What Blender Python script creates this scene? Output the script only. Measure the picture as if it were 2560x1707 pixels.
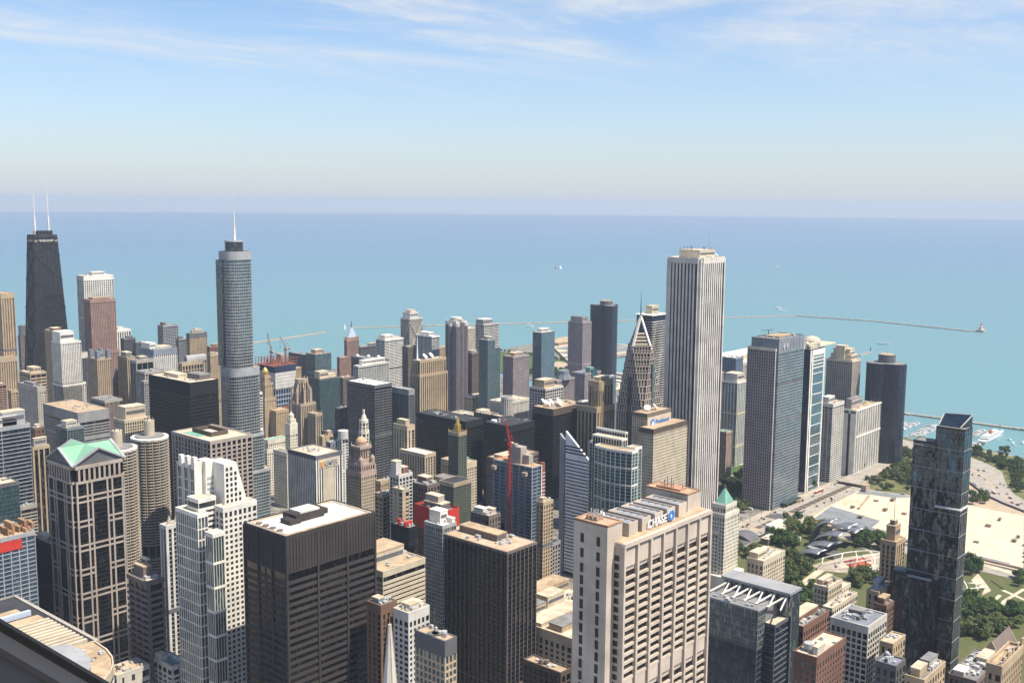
import bpy, math, random
from mathutils import Vector, Matrix
for o in list(bpy.data.objects): bpy.data.objects.remove(o)
SC = bpy.context.scene; COL = SC.collection
R = math.radians; rnd = random.Random(11)

# ---------------------------------------------------------------- camera
YAW, PITCH, ROLL, CAMZ = R(48.876), R(7.41), R(0.446), 414.0
cd = bpy.data.cameras.new("camera"); cam = bpy.data.objects.new("camera", cd); COL.objects.link(cam)
F = Vector((math.sin(YAW)*math.cos(PITCH), math.cos(YAW)*math.cos(PITCH), -math.sin(PITCH)))
Rt = Vector((math.cos(YAW), -math.sin(YAW), 0)); Up = Rt.cross(F)
R2 = Rt*math.cos(ROLL) + Up*math.sin(ROLL); U2 = -Rt*math.sin(ROLL) + Up*math.cos(ROLL)
cam.matrix_world = Matrix((( R2.x, U2.x, -F.x, 0), (R2.y, U2.y, -F.y, 0), (R2.z, U2.z, -F.z, CAMZ), (0, 0, 0, 1)))
cd.sensor_width = 36; cd.lens = 36*2672.9/2560; cd.clip_start = 0.1; cd.clip_end = 120000
SC.camera = cam

# ---------------------------------------------------------------- sky, sun, exposure
SUN_EL, SUN_AZ = R(60.5), R(165)
W = bpy.data.worlds.new("World"); SC.world = W; W.use_nodes = True
nt = W.node_tree; N = nt.nodes; L = nt.links; bg = N['Background']
sky = N.new('ShaderNodeTexSky'); sky.sky_type = 'NISHITA'; sky.sun_disc = False
sky.sun_elevation = SUN_EL; sky.sun_rotation = SUN_AZ; sky.altitude = 400
sky.air_density = 1.0; sky.dust_density = .8; sky.ozone_density = 2.5
tc = N.new('ShaderNodeTexCoord'); sp = N.new('ShaderNodeSeparateXYZ'); L.new(tc.outputs['Generated'], sp.inputs[0])
def M(op, a, b=None, c=None, clamp=False, tree=None):
    t = tree or nt; n = t.nodes.new('ShaderNodeMath'); n.operation = op; n.use_clamp = clamp
    for i, v in enumerate((a, b, c)):
        if v is None: continue
        if isinstance(v, (int, float)): n.inputs[i].default_value = v
        else: t.links.new(v, n.inputs[i])
    return n.outputs[0]
dz = M('MAXIMUM', M('ADD', sp.outputs[2], 0.02), 0.02)
cx = M('DIVIDE', sp.outputs[0], dz); cy = M('DIVIDE', sp.outputs[1], dz)
cv = N.new('ShaderNodeCombineXYZ'); L.new(cx, cv.inputs[0]); L.new(cy, cv.inputs[1])
def noise(tree, vec, scale, detail=4, rough=.55, dist=0):
    n = tree.nodes.new('ShaderNodeTexNoise'); n.inputs['Scale'].default_value = scale
    n.inputs['Detail'].default_value = detail; n.inputs['Roughness'].default_value = rough; n.inputs['Distortion'].default_value = dist
    tree.links.new(vec, n.inputs['Vector']); return n.outputs['Fac']
def ramp(tree, fac, stops):
    r = tree.nodes.new('ShaderNodeMapRange'); r.inputs[1].default_value = stops[0]; r.inputs[2].default_value = stops[1]
    r.inputs[3].default_value = stops[2] if len(stops) > 2 else 0; r.inputs[4].default_value = stops[3] if len(stops) > 3 else 1
    r.interpolation_type = 'SMOOTHSTEP'; tree.links.new(fac, r.inputs[0]); return r.outputs[0]
mp = N.new('ShaderNodeMapping'); L.new(cv.outputs[0], mp.inputs[0]); mp.inputs['Rotation'].default_value = (0, 0, R(-41))
mp.inputs['Scale'].default_value = (.55, 1.1, 1); mp.inputs['Location'].default_value = (3.1, 1.6, 0)
n1 = ramp(nt, noise(nt, mp.outputs[0], .55, 7, .62, .6), (.36, .62)); n2 = ramp(nt, noise(nt, mp.outputs[0], 2.4, 6, .6, 1.2), (.3, .75))
hi = M('MULTIPLY', ramp(nt, sp.outputs[2], (.075, .165)), ramp(nt, sp.outputs[2], (.22, .42, 1, 0)))
cl = M('MULTIPLY', M('MULTIPLY', n1, M('MULTIPLY_ADD', n2, .6, .4)), hi)
cl = M('MULTIPLY', cl, .95, clamp=True)
tint = N.new('ShaderNodeMix'); tint.data_type = 'RGBA'; tint.blend_type = 'MULTIPLY'; tint.inputs[0].default_value = 1
L.new(sky.outputs[0], tint.inputs['A']); tint.inputs['B'].default_value = (.95, 1.03, 1.13, 1)
hzn = M('POWER', 2.718, M('MULTIPLY', M('MAXIMUM', sp.outputs[2], 0), -15)); hm = N.new('ShaderNodeMix'); hm.data_type = 'RGBA'
L.new(M('MULTIPLY', hzn, .92), hm.inputs[0]); L.new(tint.outputs['Result'], hm.inputs['A']); hm.inputs['B'].default_value = (4.5, 4.75, 5.15, 1)
mx = N.new('ShaderNodeMix'); mx.data_type = 'RGBA'; L.new(cl, mx.inputs[0]); L.new(hm.outputs['Result'], mx.inputs['A'])
mx.inputs['B'].default_value = (5.6, 5.7, 5.9, 1)
L.new(mx.outputs['Result'], bg.inputs[0]); bg.inputs[1].default_value = 0.098
sd = bpy.data.lights.new("sun", 'SUN'); so = bpy.data.objects.new("sun", sd); COL.objects.link(so)
sd.energy = 4.8; sd.angle = R(.53); sd.color = (1, .925, .80)
sv = Vector((math.sin(SUN_AZ)*math.cos(SUN_EL), math.cos(SUN_AZ)*math.cos(SUN_EL), math.sin(SUN_EL)))
so.rotation_euler = sv.to_track_quat('Z', 'Y').to_euler(); so.location = (0, -300, 900)
SC.view_settings.view_transform = 'Standard'; SC.view_settings.look = 'None'
SC.view_settings.exposure = 0.6; SC.view_settings.gamma = 1
SC.render.engine = 'CYCLES'
cy_ = SC.cycles; cy_.max_bounces = 5; cy_.diffuse_bounces = 2; cy_.glossy_bounces = 3; cy_.volume_bounces = 0
cy_.use_denoising = True; cy_.sample_clamp_indirect = 4

# ---------------------------------------------------------------- materials
MATS = {}
def newmat(name):
    m = bpy.data.materials.new(name); m.use_nodes = True; MATS[name] = m
    return m, m.node_tree, m.node_tree.nodes['Principled BSDF']
def mixc(t, fac, a, b):
    n = t.nodes.new('ShaderNodeMix'); n.data_type = 'RGBA'
    for k, v in ((0, fac), ('A', a), ('B', b)):
        if isinstance(v, (int, float)): n.inputs[k].default_value = v
        elif isinstance(v, tuple): n.inputs[k].default_value = v + (1,)
        else: t.links.new(v, n.inputs[k])
    return n.outputs['Result']
def mul(c, k): return tuple(min(1, x*k) for x in c)
def wall(name, c, var=.22, rough=.85, metal=0, scale=.06, streak=.5, spec=.25):
    m, t, b = newmat(name); co = t.nodes.new('ShaderNodeTexCoord').outputs['Object']
    a = noise(t, co, scale, 5); mpn = t.nodes.new('ShaderNodeMapping'); t.links.new(co, mpn.inputs[0]); mpn.inputs['Scale'].default_value = (.5, .5, .025)
    s = noise(t, mpn.outputs[0], 1, 3); f = noise(t, co, 1.3, 3, .7)
    k = M('ADD', M('ADD', M('MULTIPLY', a, 1-streak*.5, tree=t), M('MULTIPLY', s, streak*.5, tree=t), tree=t), M('MULTIPLY', f, .25, tree=t), tree=t)
    t.links.new(mixc(t, ramp(t, k, (.35, .85)), mul(c, 1-var), mul(c, 1+var)), b.inputs['Base Color'])
    b.inputs['Roughness'].default_value = rough; b.inputs['Metallic'].default_value = metal; b.inputs['Specular IOR Level'].default_value = spec
    return m
def roofm(name, c, var=.3, c2=None):
    m, t, b = newmat(name); co = t.nodes.new('ShaderNodeTexCoord').outputs['Object']
    a = noise(t, co, .12, 6, .65, .8); f = noise(t, co, 1.1, 3)
    v = t.nodes.new('ShaderNodeTexVoronoi'); v.feature = 'F1'; v.distance = 'CHEBYCHEV'; v.inputs['Scale'].default_value = .11; t.links.new(co, v.inputs['Vector'])
    vs = t.nodes.new('ShaderNodeSeparateColor'); t.links.new(v.outputs['Color'], vs.inputs[0])
    k = M('ADD', M('MULTIPLY', a, .65, tree=t), M('ADD', M('MULTIPLY', f, .2, tree=t), M('MULTIPLY', vs.outputs[0], .25, tree=t), tree=t), tree=t)
    t.links.new(mixc(t, ramp(t, k, (.32, .78)), c2 or mul(c, 1-var), mul(c, 1+var*.5)), b.inputs['Base Color'])
    b.inputs['Roughness'].default_value = .95; b.inputs['Specular IOR Level'].default_value = .1
    return m
def glass(name, c, c2, metal=.35, rough=.12, cw=1.6, ch=3.8, bp=.2, bend=.035, warp=0):
    m, t, b = newmat(name); co = t.nodes.new('ShaderNodeTexCoord').outputs['Object']; oi = t.nodes.new('ShaderNodeObjectInfo')
    v = t.nodes.new('ShaderNodeVectorMath'); v.operation = 'MULTIPLY_ADD'; t.links.new(co, v.inputs[0]); v.inputs[1].default_value = (1/cw, 1/cw, 1/ch)
    cb = t.nodes.new('ShaderNodeCombineXYZ'); r = M('MULTIPLY', oi.outputs['Random'], 61.7, tree=t)
    for i in range(3): t.links.new(r, cb.inputs[i])
    t.links.new(cb.outputs[0], v.inputs[2]); fl = t.nodes.new('ShaderNodeVectorMath'); fl.operation = 'FLOOR'; t.links.new(v.outputs[0], fl.inputs[0])
    w = t.nodes.new('ShaderNodeTexWhiteNoise'); t.links.new(fl.outputs[0], w.inputs[0])
    big = noise(t, co, .05, 3)
    k = M('MULTIPLY', ramp(t, w.outputs['Value'], (1-bp-.12, 1-bp*.3)), M('MULTIPLY_ADD', big, 1.2, .2, tree=t), tree=t, clamp=True)
    t.links.new(mixc(t, k, c, c2), b.inputs['Base Color'])
    b.inputs['Metallic'].default_value = metal; b.inputs['Roughness'].default_value = rough; b.inputs['IOR'].default_value = 1.55
    s = t.nodes.new('ShaderNodeVectorMath'); s.operation = 'SUBTRACT'; t.links.new(w.outputs['Color'], s.inputs[0]); s.inputs[1].default_value = (.5, .5, .5)
    sc = t.nodes.new('ShaderNodeVectorMath'); sc.operation = 'SCALE'; t.links.new(s.outputs[0], sc.inputs[0]); sc.inputs['Scale'].default_value = bend
    g = t.nodes.new('ShaderNodeNewGeometry'); ad = t.nodes.new('ShaderNodeVectorMath'); ad.operation = 'ADD'; base_n = g.outputs['Normal']
    if warp:
        wm = t.nodes.new('ShaderNodeMapping'); t.links.new(co, wm.inputs[0]); wm.inputs['Scale'].default_value = (.16,.16,.05); wn = t.nodes.new('ShaderNodeTexNoise'); wn.inputs['Detail'].default_value = 3; wn.inputs['Scale'].default_value = 1; t.links.new(wm.outputs[0], wn.inputs['Vector'])
        w1 = t.nodes.new('ShaderNodeVectorMath'); w1.operation = 'SUBTRACT'; t.links.new(wn.outputs['Color'], w1.inputs[0]); w1.inputs[1].default_value = (.5,.5,.5)
        w2 = t.nodes.new('ShaderNodeVectorMath'); w2.operation = 'MULTIPLY_ADD'; t.links.new(w1.outputs[0], w2.inputs[0]); w2.inputs[1].default_value = (warp,)*3; t.links.new(base_n, w2.inputs[2]); base_n = w2.outputs[0]
    t.links.new(base_n, ad.inputs[0]); t.links.new(sc.outputs[0], ad.inputs[1])
    no = t.nodes.new('ShaderNodeVectorMath'); no.operation = 'NORMALIZE'; t.links.new(ad.outputs[0], no.inputs[0]); t.links.new(no.outputs[0], b.inputs['Normal'])
    return m
for n_, c_ in dict(lime=(.46,.37,.26), cream=(.52,.44,.32), tan=(.40,.30,.19), white=(.70,.66,.58), whitec=(.52,.48,.41), terra=(.66,.60,.48), granite=(.36,.30,.25),
        pink=(.30,.19,.15), brown=(.17,.10,.07), brick=(.185,.10,.072), concrete=(.37,.33,.28), grey=(.27,.26,.25), dgrey=(.12,.12,.125), black=(.016,.016,.018),
        corten=(.048,.040,.037), umber=(.165,.13,.11), lilac=(.30,.25,.25), chasew=(.50,.42,.34), aonw=(.60,.55,.49), silverp=(.74,.74,.73), bronzep=(.095,.077,.068), tower_dk=(.03,.028,.03), steelw=(.28,.28,.28), gothic=(.38,.30,.22),
        greenst=(.10,.115,.085), bronze=(.10,.075,.06), bluegrey=(.19,.215,.24), silver=(.33,.33,.33), pale=(.55,.52,.47)).items(): wall(n_, c_)
for n_, c_ in dict(roof_cream=(.60,.50,.36), roof_white=(.80,.75,.64), roof_tan=(.46,.34,.22), roof_grey=(.24,.23,.22), roof_dark=(.055,.055,.06), roof_bgrey=(.22,.23,.26), roof_rust=(.42,.24,.15)).items(): roofm(n_, c_)
roofm('roof_brown', (.50,.40,.28), .2, (.40,.27,.18)); wall('navywall', (.030,.038,.058), .2)
glass('g_dark', (.012,.014,.018), (.10,.09,.075), .25); glass('g_black', (.006,.006,.008), (.035,.030,.026), .15, bp=.15)
glass('g_brown', (.016,.013,.012), (.085,.065,.05), .2); glass('g_navy', (.02,.032,.055), (.09,.11,.13), .35)
glass('g_blue', (.05,.10,.17), (.12,.18,.24), .45); glass('g_teal', (.03,.095,.11), (.10,.20,.21), .45); glass('g_green', (.045,.085,.075), (.16,.22,.18), .45)
glass('g_silver', (.12,.15,.155), (.27,.29,.29), .5, .16); glass('g_grey', (.045,.052,.058), (.13,.13,.12), .35); glass('g_sky', (.13,.20,.24), (.24,.31,.33), .55, bend=.02)
glass('g_mirror', (.10,.125,.145), (.15,.18,.20), .9, .03, 1.5, 3.4, .2, .02, .62); glass('g_bright', (.085,.115,.12), (.28,.31,.29), .5); glass('g_trump', (.11,.145,.155), (.30,.34,.34), .7, .08, bend=.05)
wall('gold', (.62,.42,.10), .15, .35, .6); wall('copper', (.16,.34,.26), .25, .7); wall('copperl', (.21,.40,.27), .10, .7); wall('peach', (.52,.33,.21), .12); wall('red', (.50,.04,.03), .2); wall('orange', (.55,.17,.04), .2)
wall('dish', (.80,.80,.78), .05, .5); wall('metal', (.50,.50,.49), .15, .45, .5); wall('hvac', (.42,.41,.39), .25, .6); wall('pinkst', (.40,.30,.24)); wall('signblue', (.05,.20,.55), .08, .5); wall('signwhite', (.82,.82,.82), .05, .5); wall('signor', (.75,.30,.06), .05, .5)
wall('blueclad', (.02,.03,.075), .3); wall('paleblue', (.45,.52,.62), .1); wall('rustst', (.26,.09,.06), .3); wall('woodbr', (.34,.22,.12), .3)

# ---------------------------------------------------------------- mesh helpers
class MB:
    def __init__(s): s.v = []; s.f = []
    def add(s, vs, fs):
        n = len(s.v); s.v += vs; s.f += [tuple(n+i for i in f) for f in fs]; return s
    def prism(s, p, z0, z1, q=None):
        n = len(p); q = q or p
        return s.add([(x, y, z0) for x, y in p] + [(x, y, z1) for x, y in q],
            [tuple(range(n-1, -1, -1)), tuple(range(n, 2*n))] + [(i, (i+1) % n, n+(i+1) % n, n+i) for i in range(n)])
    def box(s, x0, y0, z0, x1, y1, z1): return s.prism([(x0,y0),(x1,y0),(x1,y1),(x0,y1)], z0, z1)
    def ring(s, p, q, z0, z1):
        n = len(p); v = [(x,y,z0) for x,y in p]+[(x,y,z1) for x,y in p]+[(x,y,z1) for x,y in q]+[(x,y,z0) for x,y in q]; f = []
        for i in range(n):
            j = (i+1) % n
            for a in range(4): b = (a+1) % 4; f.append((a*n+i, a*n+j, b*n+j, b*n+i))
        return s.add(v, f)
    def cyl(s, x, y, r, z0, z1, n=12, r2=None):
        c = [(x+r*math.cos(6.28318*i/n), y+r*math.sin(6.28318*i/n)) for i in range(n)]
        r2 = r if r2 is None else max(r2, .01)
        return s.prism(c, z0, z1, [(x+r2*math.cos(6.28318*i/n), y+r2*math.sin(6.28318*i/n)) for i in range(n)])
    def lathe(s, x, y, prof, n=16):
        v = []; f = []
        for r, z in prof: v += [(x+r*math.cos(6.28318*i/n), y+r*math.sin(6.28318*i/n), z) for i in range(n)]
        for k in range(len(prof)-1): f += [(k*n+i, k*n+(i+1) % n, (k+1)*n+(i+1) % n, (k+1)*n+i) for i in range(n)]
        f += [tuple(range(n-1,-1,-1)), tuple(range((len(prof)-1)*n, len(prof)*n))]
        return s.add(v, f)
    def prismy(s, p, y0, y1):
        n = len(p); return s.add([(x,y0,z) for x,z in p]+[(x,y1,z) for x,z in p], [tuple(range(n)), tuple(range(2*n-1,n-1,-1))]+[((i+1)%n,i,n+i,n+(i+1)%n) for i in range(n)])
    def prismx(s, p, x0, x1):
        n = len(p); return s.add([(x0,y,z) for y,z in p]+[(x1,y,z) for y,z in p], [tuple(range(n-1,-1,-1)), tuple(range(n,2*n))]+[(i,(i+1)%n,n+(i+1)%n,n+i) for i in range(n)])
    def bar(s, p, q, w, h=None):
        p, q = Vector(p), Vector(q); d = (q-p).normalized(); a = d.cross(Vector((0,0,1)))
        if a.length < 1e-3: a = Vector((1,0,0))
        a.normalize(); b = a.cross(d).normalized(); a *= w/2; b *= (h or w)/2; c = [a+b, -a+b, -a-b, a-b]
        return s.add([tuple(p+k) for k in c]+[tuple(q+k) for k in c], [(3,2,1,0),(4,5,6,7)]+[(i,(i+1)%4,4+(i+1)%4,4+i) for i in range(4)])
    def quad(s, *p): return s.add([tuple(k) for k in p], [tuple(range(len(p)))])
    def build(s, name, mat, parent=None, org=None, smooth=False):
        me = bpy.data.meshes.new(name); rt_ = parent
        while rt_ and rt_.parent: rt_ = rt_.parent
        o_ = org if org is not None else (rt_.location if rt_ else (0,0,0))
        me.from_pydata([(x-o_[0], y-o_[1], z-o_[2]) for x, y, z in s.v], [], s.f); me.update()
        for m in (mat if isinstance(mat, (list, tuple)) else [mat]): me.materials.append(MATS[m])
        if smooth: me.polygons.foreach_set('use_smooth', [True]*len(me.polygons))
        o = bpy.data.objects.new(name, me); COL.objects.link(o)
        if parent: o.parent = parent
        elif org is not None: o.location = org
        return o
def rect(b): return [(b[0],b[1]),(b[2],b[1]),(b[2],b[3]),(b[0],b[3])]
def off(p, d):
    n = len(p); out = []
    for i in range(n):
        a, b, c = Vector(p[i-1]), Vector(p[i]), Vector(p[(i+1) % n])
        e1 = (b-a).normalized(); e2 = (c-b).normalized(); n1 = Vector((e1.y, -e1.x)); n2 = Vector((e2.y, -e2.x))
        m = n1+n2; m = m/max(.25, m.dot(n1)) if m.length > 1e-6 else n1
        out.append((b.x+m.x*d, b.y+m.y*d))
    return out
def tag(o, label, cat, group=None):
    o['label'] = label; o['category'] = cat
    if group: o['group'] = group
    return o
def thing(name, label, cat, loc, group=None):
    o = bpy.data.objects.new(name, None); COL.objects.link(o); o.location = loc; o.empty_display_size = 5
    return tag(o, label, cat, group)
def kind(o, k): o['kind'] = k; return o
def dup(r, loc, rz=0, sc=1, label=None, group=None):
    c = r.copy(); COL.objects.link(c); c.location = loc; c.rotation_euler = (0, 0, rz); c.scale = (sc, sc, sc) if isinstance(sc, (int, float)) else sc
    if label: c['label'] = label
    if group: c['group'] = group
    for ch in r.children:
        k = ch.copy(); COL.objects.link(k); k.parent = c
        for g in ch.children: h = g.copy(); COL.objects.link(h); h.parent = k
    return c

# ---------------------------------------------------------------- facades
def S(w, g, fh=3.8, bw=3.0, p=.35, s=.35, pd=.35, sd=.22, r='roof_cream', top=2.5, par=1.0, tw=None): return dict(w=w, g=g, fh=fh, bw=bw, p=p, s=s, pd=pd, sd=sd, r=r, top=top, par=par, tw=tw)
def frame(m, pts, z0, z1, s):
    top = s['top']; nf = max(0, int((z1-z0-top)/s['fh']))
    if s['s'] > 0:
        o = off(pts, s['sd'])
        for k in range(nf+1):
            z = z1-top-k*s['fh']; b = max(z0, z-s['s']*s['fh'])
            if k == 0 and top > 0: continue
            if z-b > .05: m.prism(o, b, z)
    if s['p'] > 0:
        n = len(pts); zt = z1-top*.5 if top > 0 else z1
        for i in range(n):
            a, b = Vector(pts[i]), Vector(pts[(i+1) % n]); e = b-a; ln = e.length
            if ln < .6: continue
            e.normalize(); nn = Vector((e.y, -e.x)); c = max(1, round(ln/s['bw'])); w = s['p']*ln/c/2
            for j in range(c):
                q = a+e*(ln*j/c); wa = w; wb = w
                if j == 0: wa = s['pd'] if n < 9 else w; wb = w*1.3
                v = [q-e*wa+nn*s['pd'], q-e*wa-nn*.15, q+e*wb-nn*.15, q+e*wb+nn*s['pd']]
                m.prism([(x.x, x.y) for x in v], z0, zt)
def vol(t, pts, z0, z1, s, roof=True, wins=0, gl='glazing'):
    if len(pts) == 4 and not isinstance(pts[0], (tuple, list)): pts = rect(pts)
    if s.get('solid'): MB().prism(pts, z0, z1).build('wall', s['w'], t)
    else:
        MB().prism(pts, z0, z1-.02).build(gl, s['g'], t)
        m = MB(); frame(m, pts, z0, z1, s)
        if m.v: m.build('facade', s['w'], t)
        if s['top'] > 0: MB().prism(off(pts, max(s['pd'], s['sd'])+.05), z1-s['top'], z1).build('cornice', s['tw'] or s['w'], t)
    if wins:
        allr = []
        for i in range(len(pts)):
            a, b = Vector(pts[i]), Vector(pts[(i+1) % len(pts)]); e = b-a; ln = e.length; e.normalize(); nn = Vector((e.y, -e.x))
            if nn.x > .3 or nn.y > .3: continue
            c = max(1, round(ln/s['bw'])); w = ln/c*(1-s['p'])-.06; nf = int((z1-z0-s['top'])/s['fh']); h = s['fh']*(1-s['s'])-.06
            for k in range(nf):
                for j in range(c): allr.append((-(z1-s['top']-k*s['fh']), a+e*(ln*(j+.5)/c), e, nn, w, h))
        allr.sort(key=lambda r: r[0]); cache = {}; rest = MB()
        for q, (zz, c, e, nn, w, h) in enumerate(allr):
            zt = -zz; pv = [(-w/2, .09), (-w/2, -.05), (w/2, -.05), (w/2, .09)]
            if q < wins:
                key = (round(e.x, 3), round(e.y, 3), round(w, 2))
                if key not in cache:
                    o = MB().prism([(e.x*u+nn.x*d, e.y*u+nn.y*d) for u, d in pv], -h, -.03).build('window', s['g'], t, (0,0,0)); cache[key] = o
                else: o = cache[key].copy(); COL.objects.link(o)
                o.location = (c.x-t.location.x, c.y-t.location.y, zt-t.location.z)
            else: rest.prism([(c.x+e.x*u+nn.x*d, c.y+e.y*u+nn.y*d) for u, d in pv], zt-h, zt-.03)
        if rest.v: kind(rest.build('window', s['g'], t), 'stuff')
    if roof:
        MB().prism(off(pts, -.35), z1-.3, z1+.22).build('roof', s['r'], t)
        if s['par'] > 0: e = max(s['pd'], s['sd'])+.08; MB().ring(off(pts, e), off(pts, -.45), z1-.25, z1+s['par']).build('parapet', s['tw'] or s['w'], t)
def dish(t, x, y, z, r, az=-1.2, name='satellite_dish'):
    m = MB(); m.cyl(x, y, r*.12, z-.3, z+r*.9, 8); o = m.build('dish_mount', 'metal', t)
    a = Vector((math.cos(az)*.7, math.sin(az)*.7, .72)).normalized(); u = a.cross(Vector((0,0,1))).normalized(); w = u.cross(a); c = Vector((x, y, z+r*1.05)); v = []; f = []
    for k, (rr, dd) in enumerate(((.15,-.28),(.6,-.2),(1,0),(.97,.06),(.5,-.12),(.1,-.2))):
        v += [tuple(c+a*dd*r+(u*math.cos(i*.5236)+w*math.sin(i*.5236))*rr*r) for i in range(12)]
    for k in range(5): f += [(k*12+i, k*12+(i+1)%12, k*12+12+(i+1)%12, k*12+12+i) for i in range(12)]
    f += [tuple(range(11,-1,-1)), tuple(range(60,72))]
    return MB().add(v, f).build(name, 'dish', t, smooth=True)
def topstuff(t, b, z, items, units=5, um='hvac'):
    w, d = b[2]-b[0], b[3]-b[1]; X = lambda u: b[0]+u*w; Y = lambda v: b[1]+v*d; used = []
    for it in items:
        k = it[0]
        if k == 'p':
            _, u0, v0, u1, v1, h, m = it[:7]; rf = it[7] if len(it) > 7 else 'roof_cream'; used.append((u0,v0,u1,v1)); q = (X(u0),Y(v0),X(u1),Y(v1))
            MB().box(q[0],q[1],z-.1,q[2],q[3],z+h).build('penthouse', m, t); MB().box(q[0]-.25,q[1]-.25,z+h-.7,q[2]+.25,q[3]+.25,z+h+.25).build('penthouse_roof', rf, t)
            if h > 5 and (q[2]-q[0]) > 8:
                mm = MB(); n = int((q[2]-q[0])/4)
                mm.box(q[0]+1, q[1]-.12, z+h*.4, q[2]-1, q[1]-.02, z+h*.68)
                mm.build('louver', 'dgrey', t)
        elif k == 'a': MB().cyl(X(it[1]),Y(it[2]),it[4],z,z+it[3]*.45,8,it[4]*.8).cyl(X(it[1]),Y(it[2]),it[4]*.55,z+it[3]*.44,z+it[3],6,it[4]*.2).build('antenna', 'metal', t)
        elif k == 'd': dish(t, X(it[1]), Y(it[2]), z+.2, it[3])
        elif k == 'b': MB().cyl(X(it[1]),Y(it[2]),it[3],z-.1,z+it[4],16).build('roof_drum', it[5] if len(it) > 5 else 'hvac', t)
        elif k == 'o': MB().lathe(X(it[1]),Y(it[2]),[(it[3]*math.cos(a),z+it[3]*.8+it[3]*math.sin(a)) for a in (-.8,-.4,0,.4,.8,1.2,1.5)],14).build('radome', 'dish', t, smooth=True)
    n = 0; tries = 0
    while n < units and tries < 60:
        tries += 1; u, v = rnd.uniform(.1,.88), rnd.uniform(.1,.85); sx, sy, h = rnd.uniform(1.2,4.5), rnd.uniform(1.2,4.5), rnd.uniform(.8,2.6)
        if any(a-.08 < u < c+.04 and bb-.08 < v < d_+.04 for a,bb,c,d_ in used): continue
        n += 1; m = MB(); x, y = X(u), Y(v)
        if rnd.random() < .3: m.cyl(x,y,sx*.4,z,z+h,12)
        else: m.box(x,y,z,x+min(sx,w*.15),y+min(sy,d*.15),z+h)
        if n % 3 == 0 and w > 14: m.bar((x,y,z+.7),(min(b[2]-1.5,x+w*.25),y,z+.7),.6).bar((min(b[2]-1.5,x+w*.25),y,z+.7),(min(b[2]-1.5,x+w*.25),min(b[3]-1,y+d*.2),z+.7),.6)
        m.build('roof_unit', um if rnd.random() < .6 else rnd.choice(['hvac','dgrey','whitec','metal']), t)
def T(name, label, b, s, top=(), units=4, cat='skyscraper', vols=(), wins=0, z0=0, mech=(), group=None):
    """a tower on the rectangle b = (x0, y0, x1, y1, height): body, extra volumes, roof furniture"""
    t = thing(name, label, cat, ((b[0]+b[2])/2, (b[1]+b[3])/2, 0), group); units = int(units*1.5)+(1 if units else 0)
    if not mech and b[4] > 100 and not z0 and rnd.random() < .5: mech = [(b[4]*rnd.uniform(.35,.7), s['fh'], rnd.choice((s['w'], 'dgrey')))]
    vol(t, b[:4], z0, b[4], s, True, wins)
    for q in vols: vol(t, q[0][:4], q[1], q[2], q[3] if len(q) > 3 else s)
    for z, h, m in mech: MB().prism(off(rect(b), max(s['pd'], s['sd'])+.04), z, z+h).build('mechanical_band', m, t)
    topstuff(t, b, b[4]+.2, top, units)
    return t
def sub(b, u0, v0, u1, v1, h=None): return (b[0]+(b[2]-b[0])*u0, b[1]+(b[3]-b[1])*v0, b[0]+(b[2]-b[0])*u1, b[1]+(b[3]-b[1])*v1, b[4] if h is None else h)
FONT = bpy.data.fonts.get('Bfont')
def text(t, name, body, x, y, z, size, mat, face='S', wid=None):
    cu = bpy.data.curves.new(name, 'FONT'); cu.body = body; cu.size = size; cu.extrude = .12; cu.offset = .008*size; cu.align_x = 'LEFT'
    o = bpy.data.objects.new(name, cu); COL.objects.link(o); bpy.context.view_layer.update()
    dg = bpy.context.evaluated_depsgraph_get(); me = bpy.data.meshes.new_from_object(o.evaluated_get(dg)); bpy.data.objects.remove(o)
    me.materials.clear(); me.materials.append(MATS[mat]); xs = [v.co.x for v in me.vertices]; k = wid/(max(xs)-min(xs)) if wid else 1
    for v in me.vertices: a, b_, c = (v.co.x-min(xs))*k, v.co.y, v.co.z; v.co = (a, -c, b_) if face == 'S' else (-c, -a, b_)
    o = bpy.data.objects.new(name, me); COL.objects.link(o); o.parent = t; o.location = (x-t.location.x, y-t.location.y, z-t.location.z)
    return o
# ---------------------------------------------------------------- ordinary towers
GW = S('white','g_dark',3.7,3.2,.36,.36); GC = S('cream','g_dark',3.6,3.0,.45,.42); GT = S('tan','g_dark',3.5,3.0,.5,.45)
GG = S('grey','g_dark',3.6,3.0,.42,.4, r='roof_grey'); GB = S('brown','g_dark',3.5,3.2,.5,.45, r='roof_tan'); GK = S('brick','g_dark',3.6,3.4,.5,.48)
LI = S('lime','g_dark',3.7,3.4,.55,.5); VW = S('white','g_dark',3.8,3.0,.5,.0,.6); VT = S('tan','g_dark',3.8,3.2,.5,.12,.5,.1); VC = S('concrete','g_dark',3.8,3.6,.5,.1,.6,.1)
MI = S('black','g_black',3.8,1.8,.16,.42,.22,.12,'roof_white',5.5,.6); BW = S('white','g_grey',3.5,6,.05,.45,.2,.3); BG = S('grey','g_dark',3.6,6,.06,.5,.2,.3,'roof_tan')
GLT = S('steelw','g_teal',3.4,3,.06,.12,.15,.1,'roof_tan',1.2,.8); GLB = S('steelw','g_blue',3.5,3,.05,.14,.15,.1,'roof_white',1.2,.8); GLN = S('dgrey','g_navy',3.4,2.4,.1,.2,.15,.1,'roof_grey',1.5,.8)
GLG = S('steelw','g_green',3.6,3,.06,.14,.15,.1,'roof_tan',1.2,.8); SOL = dict(S('grey','g_dark'), solid=1); LIL = S('lilac','g_dark',3.3,2.6,.45,.35); DKB = S('dgrey','g_navy',3.2,2.2,.22,.3,.2,.12,'roof_grey',2,1)
P_ = 'p'
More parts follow.
